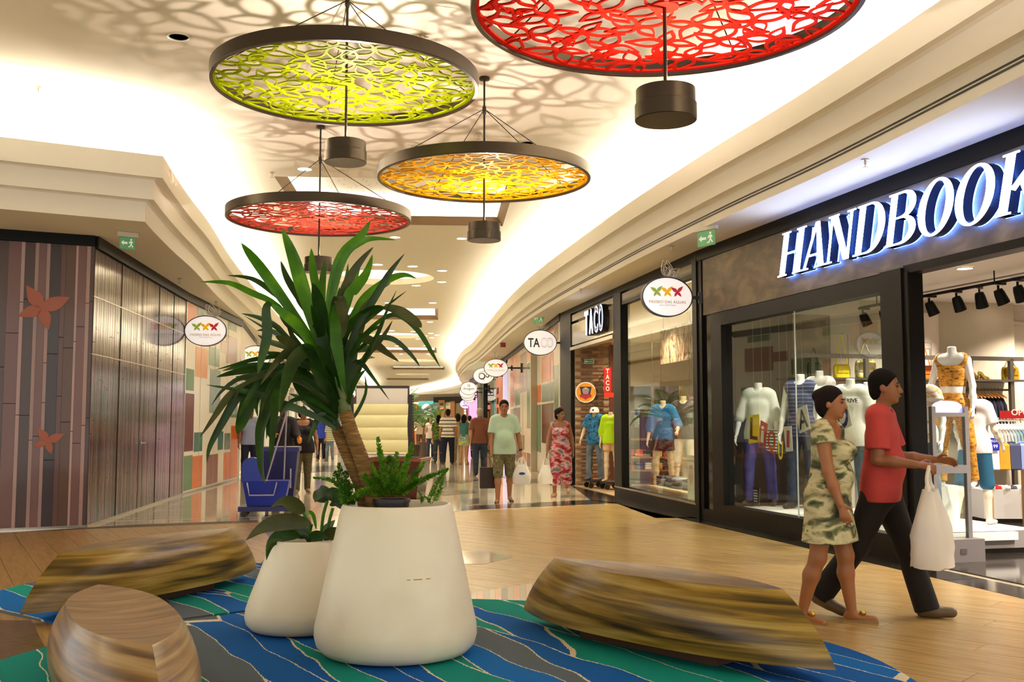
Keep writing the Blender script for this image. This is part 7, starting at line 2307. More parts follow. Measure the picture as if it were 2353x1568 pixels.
# tables with folded clothes
def table(lab, x0, x1, y, d, top, m_top, m_body, open_=True):
    t = thing('display_table', lab, 'table', ((x0 + x1) / 2, y, 0.012))
    w = x1 - x0
    MB().box((0, 0, top - 0.03), (w, d, 0.04)).build('top', m_top, t)
    if open_:
        for sx in (-1, 1):
            for sy in (-1, 1):
                MB().box((sx * (w / 2 - 0.04), sy * (d / 2 - 0.04), (top - 0.05) / 2), (0.06, 0.06, top - 0.05)).build('leg', m_body, t)
    else:
        MB().box((0, 0, (top - 0.05) / 2), (w - 0.02, d - 0.02, top - 0.05)).build('body', m_body, t)
    return t
def folded(name, lab, p, w, d, h, m, rz, group):
    t = thing(name, lab, 'clothes', p, rz, group)
    mb = MB()
    rows = []
    for k in range(5):
        v = k / 4
        q = 1 - 0.06 * (2 * v - 1) ** 2
        rows.append([(w / 2 * q * math.copysign(abs(math.cos(a)) ** 0.35, math.cos(a)), d / 2 * q * math.copysign(abs(math.sin(a)) ** 0.35, math.sin(a)), h * v) for a in np.linspace(0, 2 * PI, 17)[:-1]])
    mb.grid(rows, True); mb.add(rows[-1], [tuple(range(16))]); mb.add(rows[0], [tuple(range(16))[::-1]])
    mb.build('folded_body', m, t, 50)
    mb = MB(); mb.tube(catmull([(-w * 0.2, -d * 0.3, h + 0.004), (0, -d * 0.36, h + 0.008), (w * 0.2, -d * 0.3, h + 0.004)], 4), 0.008, 6); mb.build('collar', m, t, True)
pt = atY(2262, 1050, 12.0); pt2 = atY(2420, 1050, 12.0)
table('wooden display table with hanging folded polo shirts', pt.x, pt2.x, 12.3, 0.7, pt.z - 0.012 + 0.12, mat('#a8814e', 0.4), mat('#a8814e', 0.4))
ztb = pt.z + 0.12
for k, (c, nm) in enumerate((('#e9e3da', 'white'), ('#e08a1c', 'orange'), ('#3a3f5a', 'dark blue'), ('#7d8fc4', 'lavender blue'), ('#e07a5a', 'coral'), ('#1f6a7a', 'teal'))):
    x = pt.x + 0.08 + 0.125 * k
    t = thing('folded_shirt', nm + ' polo shirt draped over the front edge of the wooden table', 'clothes', (x, 11.98, ztb + 0.0), 0)
    mb = MB()
    P = [[(sx, 0.2, 0.02), (sx, -0.02, 0.035), (sx, -0.05, 0.01), (sx, -0.055, -0.14), (sx, -0.06, -0.26)] for sx in np.linspace(-0.06, 0.06, 6)]
    mb.grid([[Vector(p) for p in r] for r in P]); mb.grid([[Vector(p) + Vector((0, 0.012, -0.012)) for p in r] for r in P][::-1])
    mb.build('cloth', mat(c, 0.9, key='gar' + c), t, True)
    mb = MB(); mb.tube([(-0.045, 0.05, 0.04), (0, 0.03, 0.05), (0.045, 0.05, 0.04)], 0.012, 6); mb.build('collar', mat(c, 0.9, key='gar' + c), t, True)
cb0, cb1 = atz(2262, 1205, 0), atz(2440, 1205, 0)
cab = thing('display_cabinet', 'low white cabinet with wooden end at the right edge of the shop view', 'cabinet', ((cb0.x + cb1.x) / 2, cb0.y + 0.2, 0.012))
zc = atY(2300, 1126, cb0.y).z
MB().box((0, 0.1, 0.03), (cb1.x - cb0.x - 0.1, 0.5, 0.06)).build('foot', mat('#2a2522', 0.6), cab)
MB().box((0, 0.1, 0.06 + (zc - 0.07) / 2), (cb1.x - cb0.x, 0.62, zc - 0.07)).build('body', mat('#e0dbd6', 0.4), cab)
MB().box((0.22, -0.225, 0.06 + (zc - 0.07) / 2), (0.42, 0.03, zc - 0.09)).build('wooden_end', mat('#8a5a30', 0.4, var=('#a8743f', 6, (6, 1, 1))), cab)
for k in range(8):
    c = ('#d9d6d2', '#b01f26', '#e9e5de', '#4a4a52', '#dcdcdc', '#e6d8a8', '#c9c6c4', '#6a7a6a')[k]
    folded('folded_shirt', 'folded T-shirt, %s from the left on the low white cabinet' % ORD[k], Vector((cb0.x + 0.1 + 0.105 * k, cb0.y + 0.1 + 0.05 * (k % 2), zc + 0.0)), 0.1, 0.26, 0.05, mat(c, 0.9, key='gar' + c), 0.2, 'folded shirts on the low white cabinet')
# hanging sale letters in the window
def card(pts, col, ch, chcol, lab, cc=None, h=0.2, wd=0.1, tilt=0, m=None, w=0.08):
    P = [HB.hit(px, py, w) for px, py in pts]
    cs = sum(p[0] for p in P) / len(P); cz = sum(p[1] for p in P) / len(P)
    t = thing('hanging_letter', lab, 'sign', HB.at(cs, w, cz))
    if col or m:
        mb = MB(); mb.prism([(p[0] - cs, p[1] - cz) for p in P], (0, 0, 0), HB.u, Zv, 0.006); mb.build('card', m or mat(col, 0.5), t)
    wd = (max(p[0] for p in P) - min(p[0] for p in P)) * (0.3 if ch in 'iI' else 0.62)
    a = math.radians(tilt)
    U = HB.u * math.cos(a) + Zv * math.sin(a); V = Zv * math.cos(a) - HB.u * math.sin(a)
    text(ch, 'letter', mat(chcol, 0.5), t, -HB.n * 0.009 - V * h * 0.5, U, V, h, width=wd, bold=0.02, ext=0.002)
    mb = MB(); mb.bar((0, 0, 0.1), (0, 0, 2.7 - cz), 0.0012); mb.build('thread', mat('#d9d6d0', 0.5), t)
card([(1721, 1020), (1748, 1016), (1745, 952), (1721, 955)], '#f0cc00', 'L', '#221c1a', 'yellow card with a dark letter hanging in the display window', h=0.27, wd=0.24, tilt=-4)
card([(1742, 1018), (1758, 1028), (1765, 975), (1749, 966)], '#c4140f', 'i', '#f2ece2', 'red card with a white letter hanging in the display window', h=0.22, wd=0.06, tilt=-8)
card([(1760, 1034), (1786, 1043), (1787, 987), (1764, 987)], None, 'Q', '#c4140f', 'black and white striped card with a red letter', h=0.24, wd=0.2, tilt=-6, m=stripes_mat('#efece4', '#1f1b1a', 26, 0.42))
card([(1787, 1053), (1803, 1053), (1803, 1017), (1787, 1017)], None, 'U', '#e6c80a', 'loose yellow letter hanging in the display window', h=0.22, wd=0.16, tilt=-3)
card([(1807, 1039), (1822, 1037), (1819, 979), (1801, 981)], '#e0d5d0', 'I', '#a83a4a', 'pale card with a rose red letter beside the loose yellow letter', h=0.2, wd=0.06, tilt=-3)
card([(1838, 997), (1863, 985), (1854, 930), (1829, 941)], '#dcd6cf', 'A', '#221c1a', 'pale card with a dark letter partly behind the woman in the patterned dress', h=0.22, wd=0.14, tilt=12)
card([(1893, 1033), (1921, 1035), (1924, 952), (1888, 949)], '#f0cc00', 'Ã', '#4a3420', 'larger yellow card with a brown accented letter', h=0.26, wd=0.18, tilt=-3)
card([(1927, 993), (1959, 978), (1944, 912), (1914, 926)], '#dcd6d4', 'O', '#1f1c66', 'pale card with a navy blue letter between the walking couple', h=0.3, wd=0.2, tilt=12)
es = thing('easel_sign', 'small dark notice standing on the window platform by the white mannequin', 'sign', HB.at(HB.hit(1738, 1160, 0.35)[0], 0.35, 0.241))
mb = MB(); mb.prism([(-0.09, 0.02), (0.09, 0.02), (0.12, 0.26), (-0.06, 0.26)], (0, 0, 0), HB.u, Zv, 0.01); mb.build('board', mat('#3a3a3c', 0.4), es)
mb = MB(); mb.bar(HB.u * -0.06 + HB.n * 0.08, HB.u * -0.02 + Zv * 0.14, 0.012); mb.build('strut', mat('#3a3a3c', 0.4), es)
for k in range(5):
    mb = MB(); mb.prism([(-0.06 + 0.02 * k / 5, 0.21 - 0.035 * k), (0.05, 0.21 - 0.035 * k), (0.05, 0.225 - 0.035 * k), (-0.06 + 0.02 * k / 5, 0.225 - 0.035 * k)], -HB.n * 0.011, HB.u, Zv, 0.001); mb.build('text_line', mat('#d9d6d0', 0.5), es)
# clear bust form on the shelf
sx, zx = hs(1882, 868, -0.4)
bt, _ = person('bust_form', 'glossy pale bust form standing behind the display window', HS.at(hs(1882, 860, -1.0)[0], -1.0, 0.4), face_rz(HB, 30), 1.85, 1.0, 0.95, dict(armr=(2, 8, 5), arml=(2, 8, 5)), '#b9b3aa', clothes=[('tank', mat('#cfc9c0', 0.3), dict(hem=0.84, loose=0.012, neck=0.03))], mannequin=True, cat='bust')
MB().box((0, 0, -0.2), (0.4, 0.3, 0.4)).build('stand', mat('#5a5148', 0.5), bt)

# ------------------------------------------------------------------ goods of the brick-entrance shop
CREAM = '#d9c6a4'
def dolly(face, s, w, lab):
    t = thing('dolly', lab, 'dolly', face.at(s, w, 0.0145), face_rz(face))
    MB().box((0, 0, 0.14), (0.46, 0.34, 0.04)).build('board', mat('#1f1a17', 0.5), t)
    for x in (-0.18, 0.18):
        for y in (-0.13, 0.13):
            mb = MB(); mb.lathe([(0, -0.02), (0.055, -0.02), (0.055, 0.02), (0, 0.02)], 14); mb.v = [(v[2] + x, v[1] + y, v[0] + 0.057) for v in mb.v]; mb.build('wheel', mat('#14110f', 0.4), t, True)
            MB().box((x, y, 0.115), (0.05, 0.05, 0.02)).build('caster', mat('#6a6560', 0.4, 0.5), t)
PLAID = ramp_mat(((0.3, '#10161f'), (0.45, '#1f5a80'), (0.55, '#2a7fb0'), (0.7, '#16202e')), 16, (1, 0.2, 1), 0.85, 2)
s_t1 = TC.hit(1366, 1000, 0.25)[0]
dolly(TC, s_t1, 0.25, 'black wheeled dolly under the mannequin in the plaid shirt')
t1, J1 = mann(TC, 1366, 946, 0.25, 0.175, 58, 'cream mannequin in a blue plaid shirt, jeans and white cap at the brick entrance', [('shirt', PLAID, dict(hem=0.82, loose=0.022, sleeve=0.75, vee=True)), ('trousers', JEANS, dict(len=1.0, loose=0.012))], dict(legr=(4, 5, 4), legl=(-2, 5, 4), armr=(2, 18, 30), arml=(4, 14, 20)), skin=CREAM, shoes='#3a4250')
c_ = Vector(J1['neck']) + Vector((0, -0.01, 0.07))
mb = MB(); mb.lathe([(0.095, 0.0), (0.1, 0.05), (0.07, 0.11), (0.0, 0.125)], 20, c=c_); mb.prism([(-0.07, 0)] + [(0.07 * math.cos(a), -0.1 - 0.06 * math.sin(a)) for a in np.linspace(PI, 0, 8)] + [(0.07, 0)], c_ + Vector((0, -0.05, 0)), (1, 0, 0), (0, 1, 0), 0.012); mb.build('cap', mat('#e9e4dc', 0.7), t1, True)
mb = MB(); mb.box(c_ + Vector((0, -0.096, 0.055)), (0.03, 0.012, 0.035)); mb.build('cap_badge', mat('#2a2a3a', 0.6), t1)
s_t2 = TC.hit(1403, 1000, 0.45)[0]
dolly(TC, s_t2, 0.45, 'black wheeled dolly under the mannequin in the lime jacket')
mann(TC, 1403, 948, 0.45, 0.175, 58, 'cream mannequin in a lime green jacket and tan shorts by the black door post', [('jacket', cloth('#a8d414'), dict(hem=0.86, loose=0.022, sleeve=1.5)), ('shorts', cloth('#c9a878'), dict(len=0.26, loose=0.012))], skin=CREAM)
mann(TC, 1523, 922, 0.85, 0.1, 58, 'cream mannequin in a blue cardigan and dark shorts in the brick-entrance shop window', [('tank', stripes_mat('#e6e0d4', '#8a8580', 22, 0.3), dict(hem=0.9, loose=0.008, name='striped_top')), ('jacket', mat('#0e6aa8', 0.8), dict(hem=0.9, loose=0.024, sleeve=1.5, vee=True)), ('shorts', cloth('#2a2226'), dict(len=0.24, loose=0.016))], dict(legr=(3, 5, 4), legl=(-3, 5, 4), armr=(4, 12, 20), arml=(8, 22, 60)), skin=CREAM)
mann(TC, 1570, 912, 1.35, 0.1, 58, 'cream mannequin in a dark printed T-shirt and white trousers in the shop window', [('shirt', cloth('#4a3a38'), dict(hem=0.86, loose=0.016, sleeve=0.7)), ('trousers', cloth('#d9d2c4'), dict(len=0.6, loose=0.012))], dict(legr=(3, 5, 4), legl=(-3, 5, 4), armr=(4, 14, 40), arml=(8, 20, 60)), skin=CREAM)
WOODS = mat('#a8783f', 0.45, var=('#8a5f2f', 6, (6, 1, 1)))
BS = Face(tuple(atY(1436, 1060, 20.4).xy), tuple((atY(1566, 1060, 20.4) + Vector((0, -0.1, 0))).xy))
us = thing('shelf_unit', 'wooden shelves with folded clothes seen through the brick-entrance shop window', 'shelving', BS.at(BS.L / 2, 0.2, 0.0145))
def tb(name, s0, s1, w0, w1, z0, z1, m, par):
    mb = MB(); BS.box(mb, s0, s1, w0, w1, z0, z1); mb.v = [tuple(Vector(v) - par.location) for v in mb.v]; return mb.build(name, m, par)
zs1, zs2 = BS.hit(1490, 1080)[1], BS.hit(1490, 1050)[1]
for z in (0.15, zs1, zs2, 1.05, 1.6):
    tb('shelf_board', 0, BS.L, 0, 0.42, z - 0.035, z, WOODS, us)
for s in (0, BS.L / 2, BS.L):
    tb('side_board', s - 0.02, s + 0.02, 0, 0.42, 0.0145, 2.1, WOODS, us)
tb('back_board', 0, BS.L, 0.42, 0.44, 0.0145, 2.1, mat('#3a2e24', 0.6), us)
cols = [('#d9147a', 'pink'), ('#e0641a', 'orange'), ('#26222a', 'black'), ('#e6d414', 'yellow'), ('#b8141a', 'red'), ('#a8c81a', 'lime'), ('#b3141a', 'red'), ('#24408a', 'blue'), ('#e9e4dc', 'white'), ('#d9a81a', 'mustard'), ('#2a2a30', 'charcoal'), ('#d9b81a', 'golden')]
for k, (c, nm) in enumerate(cols):
    row, i = divmod(k, 6)
    s = BS.L * (i + 0.5) / 6
    z = zs2 if row == 0 else zs1
    for q in range(3):
        t = folded('folded_shirt', '%s %s shirt folded on the %s board of the wooden shelves' % (('bottom', 'middle', 'top')[q], nm, ('upper', 'lower')[row]), BS.at(s, 0.2, z + 0.045 * q + 0.0005), 0.165, 0.3, 0.044, mat(c, 0.9, key='gar' + c), math.atan2(BS.u.y, BS.u.x) + 0.03 * q, None)
pj = thing('low_table', 'low pale table with piles of folded jeans behind the shop window', 'table', TC.at(5.6, 0.75, 0.0145))
mb = MB(); mb.box((0, 0, 0.1), (3.2, 0.6, 0.2), M=TC.M); mb.build('body', mat('#8a7a60', 0.5), pj)
mb = MB(); mb.box((0, 0, 0.22), (3.3, 0.7, 0.03), M=TC.M); mb.build('top', mat('#c9b48a', 0.5), pj)
DEN = ['#3a4250', '#5a6470', '#8a929a', '#2a3040', '#6a7480', '#a9aeb2']
for k in range(8):
    for q in range(4):
        folded('folded_jeans', 'folded jeans, %s layer of the %s pile from the left behind the shop window' % (('bottom', 'second', 'third', 'top')[q], ORD[k]), TC.at(4.15 + 0.42 * k, 0.72 + 0.03 * (k % 2), 0.2495 + 0.043 * q), 0.36, 0.34, 0.042, mat(DEN[(k + q) % 6], 0.9, key='gar' + DEN[(k + q) % 6]), math.atan2(TC.u.y, TC.u.x) + 0.04 * (q % 3), 'folded jeans on the low table')
def poster(lab, px0, px1, py0, py1, w, m, extra=None):
    a = TC.hit(px0, py1, w); b = TC.hit(px1, py0, w)
    t = thing('poster', lab, 'poster', TC.at((a[0] + b[0]) / 2, w, b[1]))
    W_, H_ = b[0] - a[0], b[1] - a[1]
    mb = MB(); mb.prism([(-W_ / 2, -H_), (W_ / 2, -H_), (W_ / 2, 0), (-W_ / 2, 0)], (0, 0, 0), TC.u, Zv, 0.006); mb.build('sheet', m, t)
    for sx in (-1, 1):
        mb = MB(); mb.bar(TC.u * sx * W_ * 0.4, TC.u * sx * W_ * 0.4 + Zv * (3.625 - b[1]), 0.008); mb.build('hanger', mat('#3a342e', 0.5), t)
    if extra:
        extra(t, W_, H_)
poster('large hanging poster with a photograph of a crowd in the shop window', 1518, 1594, 738, 838, 1.7, ramp_mat(((0.25, '#3a5a3a'), (0.4, '#8a4a3a'), (0.5, '#d9c6a0'), (0.6, '#5a3a4a'), (0.75, '#c9b080')), 3.5, (1, 1, 0.6), 0.6, 6, 1.0))
def sale(t, W_, H_):
    text('0', 'lettering', mat('#efe9e0', 0.5), t, -TC.n * 0.008 - Zv * H_ * 0.7, TC.u, Zv, H_ * 0.35, width=W_ * 0.35, ext=0.001)
    text('OFF', 'lettering', mat('#efe9e0', 0.5), t, -TC.n * 0.008 - Zv * H_ * 0.25, TC.u, Zv, H_ * 0.12, width=W_ * 0.7, ext=0.001)
poster('dark red sale poster with pale lettering at the right of the shop window', 1583, 1598, 905, 957, 1.6, mat('#6a1f22', 0.6), sale)
poster('small dark red and white poster behind the mannequin in the blue cardigan', 1497, 1522, 918, 942, 2.6, ramp_mat(((0.45, '#7a2a22'), (0.5, '#efe6da'), (0.6, '#7a2a22')), 3, (1, 1, 1), 0.6, 2))
pb2 = thing('poster_stand', 'cream card with a red emblem standing at the right corner of the shop window', 'sign', TC.at(TC.hit(1590, 1150, 0.3)[0], 0.3, 0.0145))
mb = MB(); mb.prism([(-0.16, 0.1), (0.16, 0.1), (0.16, 0.85), (-0.16, 0.85)], (0, 0, 0), TC.u, Zv, 0.01); mb.build('card', mat('#dcc49a', 0.5), pb2)
mb = MB(); mb.prism([(-0.09, 0.5), (0, 0.35), (0.09, 0.5), (0.06, 0.7), (-0.06, 0.7)], -TC.n * 0.011, TC.u, Zv, 0.002); mb.build('emblem', mat('#a83222', 0.5), pb2)
mb = MB(); mb.bar((0, 0, 0), (0, 0, 0.15), 0.05); mb.build('foot', mat('#6a5a40', 0.5), pb2)
# signs on the brick wall
def bwp(px, py, off=-0.045):
    s, z = bw.hit(px, py, off)
    return bw.at(s, off, z)
em = thing('wall_emblem', 'round yellow emblem with a dark shield and red ribbon on the brick wall', 'sign', bwp(1346, 902))
U_, N_ = bw.u, -bw.n
MB().prism(ell(0.225, 0.225, 40), (0, 0, 0), U_, Zv, 0.02).build('rim', mat('#e9e2d4', 0.5), em)
MB().prism(ell(0.2, 0.2, 40), N_ * 0.02, U_, Zv, 0.004).build('disc', mat('#d98f0a', 0.45), em)
MB().prism([(-0.13, 0.12), (0.13, 0.12), (0.09, -0.07), (-0.09, -0.07)], N_ * 0.024, U_, Zv, 0.003).build('shield', mat('#2a1f3a', 0.45), em)
MB().prism([(-0.13, -0.05), (0.13, -0.05), (0.12, -0.1), (0.05, -0.12), (0.0, -0.16), (-0.05, -0.12), (-0.12, -0.1)], N_ * 0.027, U_, Zv, 0.003).build('ribbon', mat('#a8201c', 0.45), em)
for k in range(4):
    MB().prism([(-0.08 + 0.008 * k, 0.05 - 0.028 * k), (0.08 - 0.008 * k, 0.05 - 0.028 * k), (0.08 - 0.008 * k, 0.062 - 0.028 * k), (-0.08 + 0.008 * k, 0.062 - 0.028 * k)], N_ * 0.0275, U_, Zv, 0.001).build('text_line', mat('#d9cfc9', 0.5), em)
MB().prism([(-0.07, 0.075), (0, 0.105), (0.07, 0.075)], N_ * 0.0275, U_, Zv, 0.001).build('text_line', mat('#d9cfc9', 0.5), em)
ex = thing('exit_plate', 'small green exit plate with arrow on the brick wall', 'exit sign', bwp(1354, 831))
MB().prism([(-0.1, -0.05), (0.1, -0.05), (0.1, 0.05), (-0.1, 0.05)], (0, 0, 0), U_, Zv, 0.012).build('frame', mat('#dfe6da', 0.5), ex)
MB().prism([(-0.09, -0.042), (0.09, -0.042), (0.09, 0.042), (-0.09, 0.042)], N_ * 0.012, U_, Zv, 0.002).build('plate', mat('#2f6a45', 0.5), ex)
MB().prism([(-0.08, 0), (-0.055, 0.02), (-0.055, 0.008), (-0.03, 0.008), (-0.03, -0.008), (-0.055, -0.008), (-0.055, -0.02)], N_ * 0.0145, U_, Zv, 0.001).build('arrow', mat('#f0f6ee', 0.5), ex)
text('SAÍDA', 'lettering', mat('#f0f6ee', 0.5), ex, N_ * 0.015 + U_ * 0.03 - Zv * 0.012, U_, Zv, 0.022, width=0.095, ext=0.0005)
rs = thing('arrow_sign', 'red vertical board with white letters and an arrow by the brick entrance', 'sign', bwp(1396, 845, -0.3))
RED = mat('#a81a16', 0.4)
MB().prism([(-0.075, -0.56), (0.075, -0.56), (0.075, 0.0), (-0.075, 0.0)], (0, 0, 0), U_, Zv, 0.04).build('board', RED, rs)
MB().prism([(-0.075, -0.64), (0.13, -0.64), (0.13, -0.69), (0.2, -0.59), (0.13, -0.49), (0.13, -0.54), (-0.075, -0.54)], N_ * -0.01, U_, Zv, 0.06).build('arrow', mat('#c43216', 0.4), rs)
for k, ch in enumerate('TACO'):
    text(ch, 'letter', mat('#f2ece2', 0.5), rs, N_ * 0.043 - Zv * (0.125 + 0.125 * k), U_, Zv, 0.095, width=0.075, bold=0.02, ext=0.002)
mb = MB(); mb.bar(U_ * 0.0 - N_ * 0.0, -N_ * 0.27, 0.03); mb.bar(-Zv * 0.4, -N_ * 0.27 - Zv * 0.4, 0.03); mb.build('bracket', DARK, rs)
# ------------------------------------------------------------------ shops further along on the right
FR = Face((-2.5, 61.0), (-0.19, 38.5))
fr_ = FR.obj('wall_right_far', mat('#b9b0a2', 0.3, coat=0.3), None, 0, FR.L, 0.6, 0.75, 0, 3.74)
fr_['kind'] = 'structure'
FR.obj('trim_13', DARK, None, 0, FR.L + 0.2, -0.05, 0.75, 3.6, Z_S)['kind'] = 'structure'
def fs(px):
    return FR.hit(px, 960)[0]
SH = thing('far_shop_front', 'distant shop front with an orange pillar beyond the colour-block hoarding', 'shop front', FR.at(FR.L - 2, 0, 0))
def fobj(name, m, par, s0, s1, w0, w1, z0, z1):
    mb = MB(); FR.box(mb, s0, s1, w0, w1, z0, z1); mb.v = [tuple(Vector(v) - par.location) for v in mb.v]; return mb.build(name, m, par)
s1 = FR.L - 0.3
sl, so, sg_, sp = fs(1165), fs(1145), fs(1116), fs(1101)
fobj('lilac_pillar', mat('#c3bde0', 0.4, 0, 0.5, key='lilac_glow'), SH, sl, min(s1, fs(1173)), -0.12, 0.5, 0, 3.5)
fobj('orange_pillar', mat('#d9600e', 0.35), SH, so, sl - 0.3, -0.1, 0.4, 0, 3.6)
for k, ch in enumerate('IRIS'):
    pass
for k in range(5):
    fobj('pillar_letter', mat('#1f1613', 0.4), SH, so + 0.5, so + 1.1, -0.13, -0.1, 0.9 + 0.4 * k, 1.15 + 0.4 * k)
fobj('pane', glass_mat(), SH, sg_, so, 0.0, 0.01, 0.1, 3.3)
fobj('lit_back_panel', mat('#e6eae0', 0.5, 0, 0.8, key='shop_glow'), SH, sg_, so, 0.5, 0.55, 0, 3.5)
for k in range(6):
    c = ('#6a8a3a', '#8a7a8a', '#3a6a3a', '#a85a3a', '#c9c0d0', '#4a5a7a')[k]
    fobj('display', mat(c, 0.6), SH, sg_ + 0.4 + 0.8 * k, sg_ + 0.9 + 0.8 * k, 0.2, 0.4, 0.2, 0.9 + 0.25 * (k % 3))
SH2 = thing('far_shop_front', 'distant dark shop front with a glowing pink pillar', 'shop front', FR.at(4, 0, 0))
fobj('post', DARK, SH2, sp, sp + 0.7, -0.1, 0.4, 0, 3.6)
fobj('post', mat('#b0a890', 0.25, 0.6), SH2, sp + 0.9, sp + 1.2, -0.1, 0.3, 0, 3.6)
fobj('post', DARK, SH2, sg_ - 0.8, sg_ - 0.1, -0.1, 0.4, 0, 3.6)
fobj('pane', glass_mat('#dfe8e4'), SH2, sp + 1.2, sg_ - 0.8, 0, 0.01, 0.1, 3.4)
fobj('lit_back_panel', mat('#cdd2c0', 0.5, 0, 0.5, key='shop_glow2'), SH2, 0.4, sg_ - 0.2, 0.5, 0.55, 0, 3.5)
fobj('pink_pillar', mat('#f0a8dc', 0.4, 0, 0.5, key='pink_glow'), SH2, 0.4, 2.2, -0.14, 0.4, 0, 3.3)
fobj('pink_pillar_lettering', mat('#c214a0', 0.4), SH2, 0.9, 1.4, -0.16, -0.14, 1.0, 2.3)
# posts that carry the blade signs of that row
for i, (px, Y) in enumerate(((1139.5, 32.5), (1111, 39), (1077, 47), (1073, 50), (1075, 53.5), (1078, 57), (1070, 60.5))):
    c = atY(px, 880, Y)
    # lateral distance to the shop front line
    a, b = ((RP.P, RP.u, RP.n) if Y < 38 else (FR.P, FR.u, FR.n))[:2]
    n_ = Vector((-b.y, b.x, 0))
    d_ = (Vector((c.x, c.y, 0)) - a).dot(n_)
    q = Vector((c.x, c.y, 0)) - n_ * d_
    t = thing('sign_bracket', 'dark bar holding the %s oval sign of the far right row' % ('first', 'second', 'third', 'fourth', 'fifth', 'sixth', 'last')[i], 'bracket', (q.x, q.y, [atY(px, [846, 864, 893, 902, 909, 914, 929][i], Y).z][0]))
    MB().bar((0.05, 0, 0), (c.x - q.x + 0.37, c.y - q.y, 0), 0.05).build('bar', SIGNB, t)
    MB().box((0.0, 0, 0), (0.1, 0.2, 0.3)).build('plate', SIGNB, t)

# cross wall of shops closing the bend far away
FW = Face((-12.5, 73.0), (-2.6, 64.5))
fw = FW.obj('wall_back_far', mat('#6a5a48', 0.4), None, -3, FW.L, 0.5, 0.65, 0, 3.2)
fw['kind'] = 'structure'
def fw_s(px):
    return FW.hit(px, 960)[0]
def fwz(px, py):
    return FW.hit(px, py)[1]
X1 = thing('far_shop_front', 'distant turquoise shop front with bright shelves', 'shop front', FW.at(fw_s(985), 0, 0))
def wobj(name, m, par, px0, px1, py0, py1, w0=-0.1, w1=0.4):
    mb = MB(); FW.box(mb, fw_s(px0), fw_s(px1), w0, w1, max(0.0, fwz((px0 + px1) / 2, py1)), fwz((px0 + px1) / 2, py0)); mb.v = [tuple(Vector(v) - par.location) for v in mb.v]; return mb.build(name, m, par)
wobj('fascia', mat('#4fb0b4', 0.5, 0, 0.3, key='turq'), X1, 964, 998, 922, 953)
wobj('lit_interior', mat('#efe0c4', 0.5, 0, 0.9, key='shop_glow3'), X1, 964, 998, 953, 1020, 0.1, 0.4)
for k in range(7):
    wobj('shelf', mat(('#e08a4a', '#d9d2c4', '#c2402a', '#efe6d8', '#4a7a5a', '#e0b04a', '#b05a7a')[k], 0.6), X1, 982, 997, 957 + 7 * k, 961 + 7 * k, -0.05, 0.1)
wobj('display', mat('#d9601a', 0.5), X1, 966, 978, 975, 1020, -0.05, 0.1)
X2 = thing('far_shop_front', 'distant brown shop front with timber posts and glass', 'shop front', FW.at(fw_s(1040), 0, 0))
wobj('lintel', DARK, X2, 998, 1092, 912, 924)
TIM = mat('#7a4f26', 0.5)
wobj('timber_post', TIM, X2, 1010, 1013, 922, 1020); wobj('timber_post', TIM, X2, 1021, 1024, 922, 1020); wobj('timber_head', TIM, X2, 1010, 1024, 920, 926)
wobj('poster', mat('#d98a8a', 0.6), X2, 1013, 1021, 931, 941, -0.12, -0.1)
wobj('timber_panel', mat('#8a6a2a', 0.5), X2, 1013, 1021, 946, 1020, 0.0, 0.2)
wobj('timber_post', TIM, X2, 1037, 1047, 922, 1020); wobj('timber_post', TIM, X2, 1062, 1074, 922, 1020)
wobj('glass_panel', mat('#8a8470', 0.1), X2, 998, 1010, 926, 1020, 0.0, 0.2)
wobj('glass_panel', mat('#a8a28a', 0.1), X2, 1024, 1037, 924, 1020, 0.0, 0.2)
wobj('glass_panel', mat('#6a6048', 0.1), X2, 1047, 1062, 926, 1020, 0.0, 0.2)
wobj('glass_panel', mat('#b0b0a4', 0.1), X2, 1074, 1092, 926, 1020, 0.0, 0.2)
for k in range(7):
    wobj('post_letter', mat('#efece4', 0.4, 0, 0.8, key='wl'), X2, 1070, 1073.5, 936 + 6 * k, 940 + 6 * k, -0.14, -0.1)
X3 = thing('far_shop_front', 'distant orange and white food counter left of the turquoise shop', 'shop front', FW.at(fw_s(950), 0, 0))
wobj('lit_interior', mat('#f0ddb4', 0.5, 0, 0.7, key='shop_glow4'), X3, 900, 964, 925, 1022, 0.1, 0.4)
wobj('counter', mat('#d9641a', 0.5), X3, 930, 964, 990, 1022, -0.3, 0.1)
for k in range(4):
    wobj('menu_panel', mat(('#d95a2a', '#efe6d4', '#5a8a3a', '#d9a82a')[k], 0.5), X3, 935 + 7 * k, 940 + 7 * k, 930, 942, -0.05, 0.1)
blade_sign(FW.at(fw_s(987), -0.25, fwz(987, 940)), FW.u, 'small pale oval sign on the distant turquoise shop front', 'line', 0.5, 0.36, side=1, butterfly_on=False)
flat([(-40, 60), (0, 60), (0, 132), (-40, 132)], Z_C + 0.6, CEILM, 'ceiling_far_cap')
FB = Face((-28.0, 126.0), (0.0, 126.0))
FB.obj('wall_back', mat('#d9c9ae', 0.6), None, 0, 28, 0, 0.2, 0, 5.3)['kind'] = 'structure'

